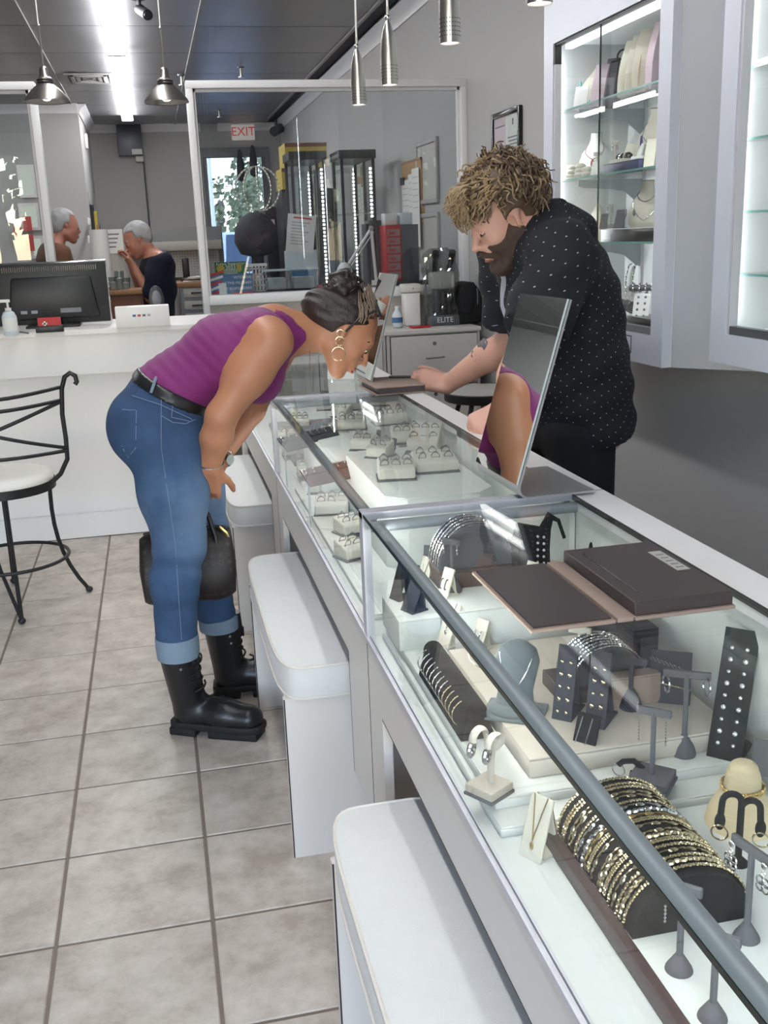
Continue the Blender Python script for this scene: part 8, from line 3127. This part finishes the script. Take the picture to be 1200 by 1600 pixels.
# bangles lying on the beige platform
for k, (px, py, R_) in enumerate(((752, 1040, 0.022), (772, 1052, 0.024), (790, 1075, 0.026), (800, 1084, 0.024))):
    L = dz(px, py, D2)
    jewel('bangle', MB().ring((0, 0, 0.012), R_, 0.0011, 36, 6, axis=(0.28, -0.42, 1)), 'silver', L, 0.4 * k, ('smallest silver bangle lying on the beige platform', 'second silver bangle overlapping the smallest', 'largest silver bangle on the beige platform', 'silver bangle nearest the grey velvet bust')[k], 'bangle', 'bangles on the beige platform')

# grey velvet bust with a necklace
L = dz(815, 1128, D2)
L = (L[0] - 0.0, L[1] + 0.03, D2)
t = thing('velvet_bust', 'slate velvet neck form with a silver chain', 'bust', L, -0.55, 'neck forms in the nearest case')
obj('base', MB().box((-0.045, -0.035, 0), (0.045, 0.035, 0.005)).ball((0, 0.0, 0.008), (0.042, 0.032, 0.012), 20, 8), 'velvet_slate', t, bevel=0.002, smooth=50)


def vb(u, v):
    a_ = 2 * PI * u
    tab = [(0, 0.030, 0.020), (0.25, 0.026, 0.017), (0.5, 0.030, 0.016), (0.72, 0.034, 0.017), (0.9, 0.028, 0.015), (1.0, 0.012, 0.008)]
    for (p0, w0, d0), (p1, w1, d1) in zip(tab, tab[1:]):
        if v <= p1:
            f_ = (v - p0) / (p1 - p0)
            break
    return ((w0 + (w1 - w0) * f_) * math.cos(a_), (d0 + (d1 - d0) * f_) * math.sin(a_) + 0.030 * v, 0.012 + 0.092 * v)


m = MB().grid(vb, 28, 22, True)
m.f.append(tuple(21 * 28 + k for k in range(28)))
obj('form', m, 'velvet_slate', t, smooth=60)
pts = [(-0.026, 0.018, 0.088), (-0.020, 0.002, 0.070), (-0.010, -0.006, 0.052), (0, -0.009, 0.042), (0.010, -0.006, 0.054), (0.020, 0.002, 0.072), (0.026, 0.018, 0.090)]
m = MB().tube(pts, 0.0012, 6)
m.box((-0.005, -0.013, 0.030), (0.005, -0.008, 0.042))
jewel('necklace', m, 'silver', L, -0.55, 'silver chain with a cross pendant on the slate velvet form', 'necklace')

# wood trays with arcs of silver bracelets
for (y0, y1, x0, x1, n_, lb, z0) in ((1.70, 1.792, 0.462, 0.605, 5, 'dark wood block with silver bracelets at the far end', DT), (1.315, 1.40, 0.545, 0.70, 7, 'dark wood block with silver bracelets under the brown folder', D2)):
    bh, hs = (0.034, 1.17) if n_ == 5 else (0.024, 0.95)
    riser((x0, y0, z0), (x1, y1, z0 + bh), lb, 'wood_dark', 'wood_block', 'dark wood blocks in the nearest case')
    cx, rr = (x0 + x1) / 2 + 0.002, 0.070 if n_ == 5 else 0.058
    t = thing('bracelet_arch', 'grey half disc arch on the ' + lb.split(' with')[0] + (' at the far end' if n_ == 5 else ' under the folder'), 'bracelet display', (cx, (y0 + y1) / 2, z0 + bh), 0, 'grey half disc arches')
    poly = [(rr * math.cos(x_), rr * hs * math.sin(x_)) for x_ in [PI * i / 22 for i in range(23)]]
    obj('block', MB().prism(poly, -0.034, 0.034, 'y'), 'velvet_grey', t, smooth=50)
    for k in range(n_):
        yy = (y0 + y1) / 2 - 0.030 + 0.060 * k / (n_ - 1)
        pts = [(cx + (rr + 0.002) * math.cos(x_), yy, z0 + bh + 0.002 + (rr * hs + 0.001) * math.sin(x_)) for x_ in [0.25 + (PI - 0.3) * i / 22 for i in range(23)]]
        jewel('bracelet', chain_mesh(pts, 0.0024 + 0.0008 * (k % 2), 0.0038 + 0.001 * (k % 3), 5), 'silver', (0, 0, 0), 0, ('first', 'second', 'third', 'fourth', 'fifth', 'sixth', 'seventh')[k] + ' silver link bracelet from the near side, grey arch ' + ('at the far end' if n_ == 5 else 'under the folder'), 'bracelet', 'silver bracelets on the grey arch ' + ('far' if n_ == 5 else 'under the folder'))

# T stands with earrings: (pixel of the base, level, height, bar, base, kind, label)
STANDS = [
    (707, 924, DT, 0.100, 0.036, 'cone', 'hoop', 'grey T stand with two hoops before the far silver arch', 0.2),
    (1068, 1178, D1, 0.128, 0.064, 'cone', 'hoop', 'grey cone T stand with large beaded hoops', 0.35),
    (1018, 1225, D1, 0.112, 0.046, 0.056, 'drop', 'grey T stand on a square base with long drop earrings', 0.15),
    (905, 1062, D2, 0.090, 0.036, 'cone', None, 'cream slim T stand under the edge of the folder', 0.2),
    (945, 1048, D2, 0.080, 0.036, 'cone', None, 'small grey T stand under the spine of the folder', 0.3),
    (985, 1105, D2, 0.080, 0.046, 'cone', None, 'dark T stand in the middle behind the leaning boards', 0.3),
    (1165, 1480, D0, 0.125, 0.056, 'cone', 'flower', 'grey T stand with open flower drops beside the straw cone', -0.45),
    (1060, 1530, D0, 0.115, 0.040, 'cone', 'drop', 'grey T stand before the black half round', 0.1),
    (1112, 1606, D0, 0.110, 0.045, 'cone', None, 'nearest grey T stand at the bottom edge of the photograph', 0.1),
]
for (px, py, z, h, bar, base, kind, lb, rz) in STANDS:
    L = dz(px, py, z)
    mm = 'cream' if lb.startswith('cream') else ('suede_dark' if lb.startswith('dark') else 'suede_grey')
    t_stand(L, -0.9 + rz, lb, h, bar, base, mm, 0.017, 0.030, 0.011, GN)
    if kind:
        bar_earrings(L, -0.9 + rz, h, bar, kind, {'hoop': 'thin silver hoop', 'drop': 'long silver drop', 'flower': 'open flower drop'}[kind] + ' on the ' + lb.split(' with ')[0], 'silver', lb + ' earrings', R=0.0125 if bar > 0.05 else 0.010)

# leaning grey boards with gold studs, black board with silver studs
for (px, py, z, w, h, lean, m_, studs, lb, rz) in (
        (880, 1130, D2, 0.030, 0.112, 0.26, 'suede_dark', 5, 'left dark grey board with five pairs of gold studs', -0.75),
        (932, 1142, D2, 0.030, 0.112, 0.26, 'suede_dark', 5, 'right dark grey board with five pairs of gold studs', -0.75),
        (1135, 1192, D1, 0.048, 0.185, 0.38, 'velvet_black', 9, 'tall black board with nine pairs of silver studs', -0.80)):
    L = dz(px, py, z)
    L = (L[0], L[1] + 0.008, z)
    easel_card(L, rz, lb, w, h, lean, m_, 'earring board', 'stud boards in the nearest case', name='earring_board')
    for i in range(studs):
        for sx in (-1, 1):
            o = obj('stud_earring', MB().ball((0, 0, 0), (0.0036 if i % 2 else 0.0028, 0.002, 0.0036 if i % 2 else 0.0028), 8, 6), 'gold_pale' if m_ == 'suede_dark' else 'diamond', None, fix=False)
            o.matrix_world = on_card(L, rz, lean, sx * w * 0.22, h * (0.12 + 0.82 * i / studs), 0.0015)
            tag(o, '%s %s stud, %s pair from the bottom, %s' % (('left', 'right')[sx > 0], 'gold' if m_ == 'suede_dark' else 'silver stone', ('lowest', 'second', 'third', 'fourth', 'fifth', 'sixth', 'seventh', 'eighth', 'ninth')[i], lb.split(' with ')[0]), 'earring', 'studs on the ' + lb.split(' with ')[0])

# dark necklace board between the boards and the square T stand
L = dz(905, 1198, D1)
easel_card(L, -0.85, 'black leaning board with two fine silver chains', 0.034, 0.075, 0.42, 'velvet_black', 'display card', 'necklace boards in the nearest case')
m = MB()
for sx in (-0.008, 0.007):
    m.tube([(sx, 0.070 * math.sin(0.42) - 0.002, 0.070 * math.cos(0.42)), (sx - 0.006, 0.012 * math.sin(0.42) - 0.002, 0.012 * math.cos(0.42) + 0.002)], 0.0009, 5)
jewel('necklace', m, 'silver', L, -0.85, 'pair of fine silver chains down the black leaning board', 'necklace')
# grey board with a rhombus chain behind the hoop stand
L = dz(1045, 1100, D2)
easel_card(L, -0.55, 'wide dark grey board with an open link bracelet', 0.060, 0.080, 0.3, 'suede_dark', 'display card', 'necklace boards in the nearest case')
pts = [(-0.028 + 0.0065 * i, 0.060 * math.sin(0.3) - 0.003, 0.066 - 0.0022 * i) for i in range(10)]
m = MB()
for i, p in enumerate(pts):
    m.tube([(p[0] - 0.003, p[1], p[2]), (p[0], p[1], p[2] + 0.0028), (p[0] + 0.003, p[1], p[2]), (p[0], p[1], p[2] - 0.0028)], 0.0007, 4, closed=True)
jewel('bracelet', m, 'silver', L, -0.55, 'open rhombus link silver bracelet on the wide grey board', 'bracelet')
jewel('bracelet', chain_mesh([(-0.026 + 0.006 * i, 0.022 * math.sin(0.3) - 0.003, 0.034 - 0.001 * i) for i in range(10)], 0.0016, 0.003), 'gold_pale', L, -0.55, 'thin pale gold bracelet low on the wide grey board', 'bracelet')
# taupe block imitating a pinkish reflection in the top glass
riser((0.600, 1.285, D2 + 0.0), (0.690, 1.31, D2 + 0.048), 'taupe suede block under the right half of the folder', 'taupe')
riser((0.700, 1.40, D2), (0.745, 1.60, D2 + 0.07), 'dark upright block at the back behind the folder', 'suede_dark')

# small black ring stand, straw cone, black double loop stand
L = dz(985, 1215, D1)
t = thing('ring_stand', 'small black hook stand with a hanging ring', 'ring stand', L, -0.6)
obj('hook', MB().tube([(0.012, 0.005, 0), (0.014, 0.004, 0.016), (0.004, 0, 0.026), (-0.010, -0.002, 0.024), (-0.016, -0.003, 0.018)], 0.005, 8, sq=0.7), 'velvet_black', t)
obj('foot', MB().box((-0.002, -0.008, 0), (0.024, 0.014, 0.004)), 'velvet_black', t)
jewel('ring', MB().ring((-0.016, -0.003, 0.011), 0.009, 0.001, 20, 6, axis=(0.3, 1, 0)), 'silver', L, -0.6, 'thin ring hanging on the small black hook stand', 'ring')
L = (0.655, 0.955, D0)
L = dz(1172, 1318, D0)
t = thing('straw_cone', 'wide straw cone with a gold chain round its neck', 'necklace display', (L[0] + 0.004, L[1] + 0.03, D0))
prof = [(0.045, 0.0), (0.0455, 0.006), (0.040, 0.030), (0.030, 0.050), (0.0245, 0.060), (0.0225, 0.066), (0.021, 0.080), (0.0165, 0.093), (0.010, 0.098), (0.0, 0.099)]
pp = []
for (r0, z0), (r1, z1) in zip(prof, prof[1:]):
    for i in range(4):
        f_ = i / 4
        pp.append((r0 + (r1 - r0) * f_ + (0.0006 if i % 2 else 0.0), z0 + (z1 - z0) * f_))
pp.append(prof[-1])
obj('cone', MB().lathe(pp, 40), 'straw', t, smooth=60)
for k, z in enumerate((0.062, 0.0655)):
    jewel('necklace', chain_mesh([(0.0265 * math.cos(x_), 0.0265 * math.sin(x_), z + 0.001 * math.sin(3 * x_)) for x_ in [2 * PI * i / 28 for i in range(29)]], 0.0022, 0.0042), 'gold', (L[0] + 0.004, L[1] + 0.03, D0), 0, ('lower', 'upper')[k] + ' gold chain round the neck of the straw cone', 'necklace')
L = dz(1152, 1362, D0)
t = thing('earring_stand', 'black stand with two drooping loops before the straw cone', 'earring stand', L, -0.35, GN)
obj('base', MB().lathe([(0.016, 0), (0.016, 0.004), (0.012, 0.014), (0.004, 0.022)], 20), 'velvet_black', t, smooth=50)
obj('stem', MB().cyl((0, 0, 0.018), (0, 0, 0.085), 0.0042, n=10), 'velvet_black', t)
for sx, dzz in ((-1, 0.008), (1, 0.0)):
    pts = [(0, 0, 0.078 + dzz)] + [(sx * (0.011 - 0.011 * math.cos(x_)), 0, 0.086 + dzz + 0.011 * math.sin(x_)) for x_ in [PI * i / 8 for i in range(9)]] + [(sx * 0.023, 0, 0.070 + dzz)]
    lo = obj('loop', MB().tube(pts, 0.0040, 8), 'velvet_black', t, smooth=60)
    obj('pad', MB().ball((sx * 0.0235, 0, 0.060 + dzz), (0.0065, 0.0035, 0.012), 12, 8), 'velvet_black', lo)
    jewel('hoop_earring', MB().ring((sx * 0.024, -0.004, 0.047 + dzz), 0.0095, 0.0012, 22, 6, axis=(0.3, 1, 0)), 'gold_pale', L, -0.35, ('thin gold hoop on the left drooping black loop', 'thin gold hoop on the right drooping black loop')[sx > 0], 'earring', 'hoops on the drooping black loops')
L = dz(1196, 1215, D0 + 0.03)
easel_card((L[0], L[1], L[2]), -0.5, 'grey card behind the straw cone at the right edge', 0.035, 0.05, 0.4, 'suede_grey', 'display card', 'necklace boards in the nearest case')

# cream cards with silver hoops
for (px, py, z, h, lb) in ((757, 893, DT, 0.085, 'tall cream card with dangling silver hoops beside the folder corner'), (690, 930, DT, 0.055, 'small cream card with two dark hoops, left of the T stand'), (742, 975, D2, 0.055, 'small cream card with two oval hoops before the folder'), (822, 885, DT, 0.05, 'pale card peeking out behind the left cover of the folder')):
    L = dzc(px, py, z, 1.76 if px == 757 else 1.665 if z == DT else 1.56)
    easel_card(L, -1.1, lb, 0.026, h, 0.38, 'cream', 'display card', 'cream hoop cards in the nearest case')
    hoops_on_card(L, -1.1, 0.38, h * 0.62, 0.0095, 'silver hoop on the ' + lb.split(' with ')[0].split(' peeking')[0] + (' left of the T stand' if 'left of the T' in lb else ''), 'steel_grey' if 'dark' in lb else 'silver', 'hoops on the ' + lb, 0.006)
# brown wedge behind the tall cream card
L = dzc(790, 890, DT, 1.76)
ramp(L, -1.0, 'dark brown wedge behind the tall cream card', 0.03, 0.06, 0.05, 'plum_strip', 'display_ramp', 'display ramp', 'ramps in the nearest case')

# black stands with stone studs by the rear wall of the case
for (px, py, w, h, lb) in ((850, 878, 0.045, 0.11, 'black curved stand dotted with stone studs behind the folder'), (925, 868, 0.03, 0.055, 'small black stand with stone studs behind the folder')):
    L = dzc(px, py, DT, 1.74)
    t = thing('earring_stand', lb, 'earring stand', L, -0.7, GN)
    pts = [(0, 0, 0.0), (0, -0.004, h * 0.45), (0.002, 0.0, h * 0.8), (0.010, 0.006, h), (0.024, 0.012, h * 0.92), (0.034, 0.016, h * 0.62)]
    obj('arch', MB().tube(pts, [w * 0.3, w * 0.28, w * 0.26, w * 0.24, w * 0.24, w * 0.22], 10, sq=0.35), 'velvet_black', t, smooth=60)
    for i in range(6):
        for sx in (-0.006, 0.006):
            zz = h * (0.1 + 0.7 * i / 6)
            jewel('stud_earring', MB().ball((sx, -0.019 if w > 0.04 else -0.014, zz), 0.0028, 8, 6), 'diamond', L, -0.7, ('left', 'right')[sx > 0] + ' stone stud, ' + ('lowest', 'second', 'third', 'fourth', 'fifth', 'sixth')[i] + ' pair from the bottom, ' + lb.split(' dotted')[0].split(' with')[0], 'earring', 'stone studs on the ' + lb.split(' dotted')[0].split(' with')[0])
L = dzc(838, 872, DT, 1.75)
ramp((L[0] - 0.02, L[1] + 0.02, DT), -0.9, 'black velvet ramp with a white bow by the far arch', 0.05, 0.085, 0.05, 'velvet_black', 'display_ramp', 'display ramp', 'ramps in the nearest case')
# dark cards at the far end wall
for k, px in enumerate((640, 668, 690, 765, 800)):
    L = dzc(px, 850 - 6 * (k > 2), DT if px > 660 else 0.760, 1.785)
    easel_card(L, -0.6, ('first', 'second', 'third', 'fourth', 'fifth')[k] + ' dark card from the corner post along the far end wall', 0.026, 0.06, 0.25, ('suede_dark', 'suede_grey', 'velvet_black', 'suede_dark', 'suede_grey')[k], 'display card', 'dark cards along the far end wall')


# ------------------------------------------------------------------ folders
def folder(label):
    p0, p1, p2, p3 = at_z(735, 897, 0.932), at_z(830, 990, 0.932), at_z(1150, 950, 0.932), at_z(1010, 857, 0.94)
    w0 = at_z(830, 990, 0.928)
    ex = (at_z(1150, 950, 0.928) - w0)
    ey = (at_z(735, 897, 0.928) - w0)
    Lx, Ly = ex.length, ey.length
    t = thing('folder', label, 'folder', (w0.x, w0.y, ZT + 0.002), math.atan2(ex.y, ex.x), 'brown folders on the counter')
    xs0, xs1 = 0.405 * Lx, 0.50 * Lx
    obj('cover', MB().box((0, 0, 0), (xs0, Ly, 0.005)).box((xs1, 0, 0), (Lx, Ly, 0.005)), 'taupe', t, bevel=0.001, seg=1)
    obj('spine', MB().box((xs0 + 0.002, 0.0, 0), (xs1 - 0.002, Ly, 0.007)), 'taupe', t, bevel=0.002)
    obj('cover_lining', MB().box((0.005, 0.006, 0.005), (xs0 - 0.004, Ly - 0.005, 0.008)), 'brown_leather', t, bevel=0.001, seg=1)
    pad = obj('page_block', MB().box((xs1 + 0.001, 0.005, 0.005), (Lx - 0.002, Ly - 0.004, 0.024)), 'brown_leather', t, bevel=0.0012, seg=1)
    obj('pocket_slot', MB().box((xs1 + 0.020, 0.04, 0.0236), (xs1 + 0.0235, Ly - 0.03, 0.0244)), 'black_gloss', pad)
    obj('sticker', MB().box((Lx - 0.030, Ly * 0.42, 0.024), (Lx - 0.010, Ly * 0.78, 0.0246)), 'label_grey', pad)
    for k in range(5):
        obj('sticker_mark', MB().box((Lx - 0.026 + 0.0, Ly * (0.46 + 0.06 * k), 0.0246), (Lx - 0.014, Ly * (0.475 + 0.06 * k), 0.0249)), 'ink_grey', pad)
    return t


folder('brown folder lying open on the nearest glass top, dark pad on its right')
a = at_z(583, 612, 0.93)
t = thing('folder', 'closed tan folder under the man\'s far hand, beside the far mirror', 'folder', (0.672, 3.205, ZT + 0.002), 0.04, 'brown folders on the counter')
obj('cover', MB().box((0, 0, 0), (0.17, 0.24, 0.004)).box((0, 0, 0.022), (0.17, 0.24, 0.026)), 'taupe', t, bevel=0.001, seg=1)
obj('page_block', MB().box((0.012, -0.001, 0.004), (0.168, 0.236, 0.022)), 'brown_leather', t)
obj('pen', MB().tube([(0.10, 0.20, 0.030), (0.17, 0.17, 0.030)], 0.004, 8), 'black_plastic', t)

# ------------------------------------------------------------------ middle case: cream ring trays on white platforms, dark earring boards
P0 = ZD
riser((0.478, 2.185, P0), (0.742, 2.76, 0.845), 'near white platform with cut corners, ring trays on it', chamfer=0.045)
riser((0.430, 2.84, P0), (0.690, 3.26, 0.800), 'far white platform with cut corners, middle case', chamfer=0.035)
riser((0.372, 1.90, P0), (0.45, 3.05, P0 + 0.012), 'low white slab along the front of the middle case')
PT, PF, PS = 0.845, 0.800, P0 + 0.012
TRAYS = [
    (623, 750, PT, -0.05, 0.092, 0.078, 'front left near platform'),
    (684, 738, PT, 0.06, 0.108, 0.085, 'front right near platform'),
    (668, 706, PT, -0.35, 0.088, 0.080, 'steep and turned at the middle of the near platform'),
    (638, 693, PT, 0.0, 0.085, 0.075, 'back left near platform'),
    (597, 716, PT, -0.55, 0.062, 0.058, 'small and turned beside a grey clip'),
    (570, 704, PT - 0.02, -0.35, 0.064, 0.058, 'small beside the brown earring board'),
    (552, 672, PF, -0.05, 0.098, 0.075, 'front far platform'),
    (536, 652, PF, -0.5, 0.062, 0.058, 'small and turned far platform'),
    (515, 641, PF, -0.05, 0.085, 0.062, 'far left of the far platform'),
    (560, 641, PF, 0.0, 0.070, 0.060, 'back middle of the far platform'),
    (612, 664, PT, 0.1, 0.105, 0.080, 'right of the far platform under the far mirror'),
    (600, 634, PT, -0.3, 0.092, 0.075, 'steep by the rear wall under the far mirror'),
    (522, 804, PS, -0.10, 0.094, 0.078, 'large by the front glass at the near end'),
    (508, 772, PS, -0.25, 0.090, 0.050, 'long by the front glass behind the large one'),
    (487, 744, PS, 0.05, 0.085, 0.062, 'third from the near end by the front glass'),
    (462, 712, PS, 0.05, 0.085, 0.062, 'fourth from the near end by the front glass'),
    (549, 836, PS, 0.45, 0.066, 0.062, 'half hidden by the corner post at the near end'),
    (551, 875, PS, 0.5, 0.060, 0.060, 'nearest the corner post, turned to the glass'),
    (447, 690, PS, 0.0, 0.075, 0.060, 'behind the dark board by the front glass'),
    (470, 668, PS, 0.0, 0.075, 0.060, 'half under the far dark earring board'),
]
riser((0.470, 2.84, 0.800), (0.69, 3.26, 0.803), 'thin white lining sheet on the far platform')
for k, (px, py, z, dr, w, d, lb) in enumerate(TRAYS):
    L = at_z(px, py, z)
    steep = 'steep' in lb
    ring_tray((L.x, L.y + d * 0.35, z), -0.12 + dr, 'cream ring tray, ' + lb, w, d, 0.028, 0.072 if steep else 0.046, 2, 2 if w < 0.068 else 3, 0.0, k)
# grey ring rolls with a pale ring
for k, (px, py, z, lb) in enumerate(((612, 712, PT, 'grey ring clip leaning on the near platform'), (588, 697, PT - 0.02, 'grey ring clip beside the brown earring board'), (543, 640, PF + 0.01, 'grey ring clip on the far platform'), (528, 640, PF + 0.01, 'second grey ring clip on the far platform'))):
    L = at_z(px, py, z)
    t = thing('ring_clip', lb, 'ring clip', (L.x, L.y, z), -0.6, 'grey ring clips in the middle case')
    obj('clip', MB().tube([(0, 0, 0.007), (0, 0.014, 0.022), (0, 0.026, 0.042)], 0.0072, 10), 'suede_grey', t)
    jewel('ring', MB().ring((0, 0.012, 0.020), 0.0088, 0.0013, 18, 6, axis=(0, 0.65, 0.75)), 'silver', (L.x, L.y, z), -0.6, 'silver band round the ' + lb.split(' leaning')[0].split(' beside')[0].split(' on')[0] + ' ' + ' '.join(lb.split()[3:]), 'ring')
# dark earring boards lying on a slope from the front glass inwards
for (a, b, m_, lb) in ((Vector((0.360, 3.08, 0.79)), Vector((0.560, 3.22, 0.79)), 'suede_dark', 'far dark grey earring board sloping to the front glass'), (Vector((0.358, 2.60, 0.79)), Vector((0.548, 2.69, 0.79)), 'plum_strip', 'near brown earring board sloping to the front glass')):
    ang = math.atan2(b.y - a.y, b.x - a.x)
    Lg = math.hypot(b.x - a.x, b.y - a.y)
    t = thing('earring_board', lb, 'earring board', (a.x, a.y, 0.79), ang, 'dark earring boards in the middle case')
    t.rotation_euler = (math.radians(38), 0, ang)
    Mi = RX(-math.radians(38))
    lg = MB()
    for x_ in (0.012, Lg - 0.012):
        lg.cyl(tuple(Mi @ Vector((x_, 0.025, 0.018))), tuple(Mi @ Vector((x_, 0.025, P0 - 0.79))), 0.003, n=6)
    obj('support', lg, 'clear_plastic', t)['kind'] = 'stuff'
    obj('board', MB().box((0, 0, 0), (Lg, 0.062, 0.004)), m_, t, bevel=0.001, seg=1)
    obj('lip', MB().box((0, 0.038, 0.004), (Lg, 0.040, 0.0055)), 'black_plastic', t)
    for k in range(8):
        m = MB().ball((0, 0, 0.002), 0.0028, 6, 4).tube([(0, 0, 0.002), (0.0, -0.009, 0.002)], 0.0009, 4).ball((0, -0.010, 0.002), 0.0024, 6, 4)
        o = obj('drop_earring', m, 'silver', None, fix=False)
        o.matrix_world = T(a.x, a.y, 0.79) @ RZ(ang) @ RX(math.radians(38)) @ T(0.012 + (Lg - 0.024) * k / 7, 0.055, 0.004)
        tag(o, ('first', 'second', 'third', 'fourth', 'fifth', 'sixth', 'seventh', 'eighth')[k] + ' drop earring from the front glass on the ' + lb.split(' sloping')[0], 'earring', 'drops on the ' + lb.split(' sloping')[0])

# ------------------------------------------------------------------ farthest case: crowded pale stands
q = random.Random(21)
riser((0.42, 3.40, ZD), (0.70, 4.2, ZD + 0.02), 'grey velvet floor pad in the farthest case', 'velvet_grey')
zf = ZD + 0.02
for k in range(16):
    x, y = 0.45 + 0.06 * (k % 4) + q.uniform(-0.012, 0.012), 3.46 + 0.11 * (k // 4) + q.uniform(-0.015, 0.015)
    lb = 'row %s, place %s' % (('one', 'two', 'three', 'four')[k // 4], ('one', 'two', 'three', 'four')[k % 4])
    if k % 3 == 0:
        t_stand((x, y, zf), -0.5 + q.uniform(-0.4, 0.4), 'pale little T stand in the farthest case, ' + lb, 0.055 + 0.015 * q.random(), 0.028, 'cone', 'label_grey', 0.011, 0.02, 0.008, 'pale little T stands in the farthest case')
    elif k % 3 == 1:
        t = thing('ring_finger', 'small white ring finger in the farthest case, ' + lb, 'ring stand', (x, y, zf), q.uniform(0, 3), 'white ring fingers in the farthest case')
        obj('finger', MB().tube([(0, 0, 0.009), (0.02, 0, 0.018), (0.038, 0, 0.03)], [0.009, 0.008, 0.006], 10), 'bust_white', t, smooth=60)
        obj('band', MB().ring((0.02, 0, 0.018), 0.0092, 0.0016, 16, 6, axis=(0.9, 0, 0.5)), 'silver', t)
    else:
        easel_card((x, y, zf), -0.6, 'small grey earring card in the farthest case, ' + lb, 0.024, 0.045, 0.4, 'label_grey', 'display card', 'grey earring cards in the farthest case')
for k, (x0, y0, lb) in enumerate(((0.60, 3.62, 'tilted pale board with silver chains, farthest case'), (0.66, 3.42, 'second tilted pale board with silver chains, farthest case'))):
    L = (x0, y0, zf)
    easel_card(L, -0.45, lb, 0.085, 0.10, 0.8, 'label_grey', 'display board', 'tilted chain boards in the farthest case', name='chain_board')
    for j in range(5):
        o = obj('necklace', chain_mesh([(-0.034 + 0.017 * j, 0, -0.04), (-0.034 + 0.017 * j, 0, 0.04)], 0.0016, 0.004, 4), 'silver', None, fix=False)
        o.matrix_world = on_card(L, -0.45, 0.8, 0, 0.05, 0.002)
        tag(o, ('first', 'second', 'middle', 'fourth', 'fifth')[j] + ' silver chain laid straight on the ' + lb.split(' with')[0], 'necklace', 'chains on the ' + lb.split(' with')[0])
t = thing('frame_card', 'white printed card on the countertop beside the far mirror', 'card', (0.64, 3.66, ZT + 0.001), -0.4)  # built for a white shape that is only mirrored there
obj('card', MB().box((-0.05, 0, 0), (0.05, 0.004, 0.09)).xf(RX(-0.2)), 'paper', t)
obj('print_line', MB().box((-0.03, -0.001, 0.045), (0.02, 0, 0.05)).xf(RX(-0.2)), 'ink_grey', t)
obj('foot', MB().box((-0.03, 0, 0), (0.03, 0.04, 0.003)), 'paper', t)
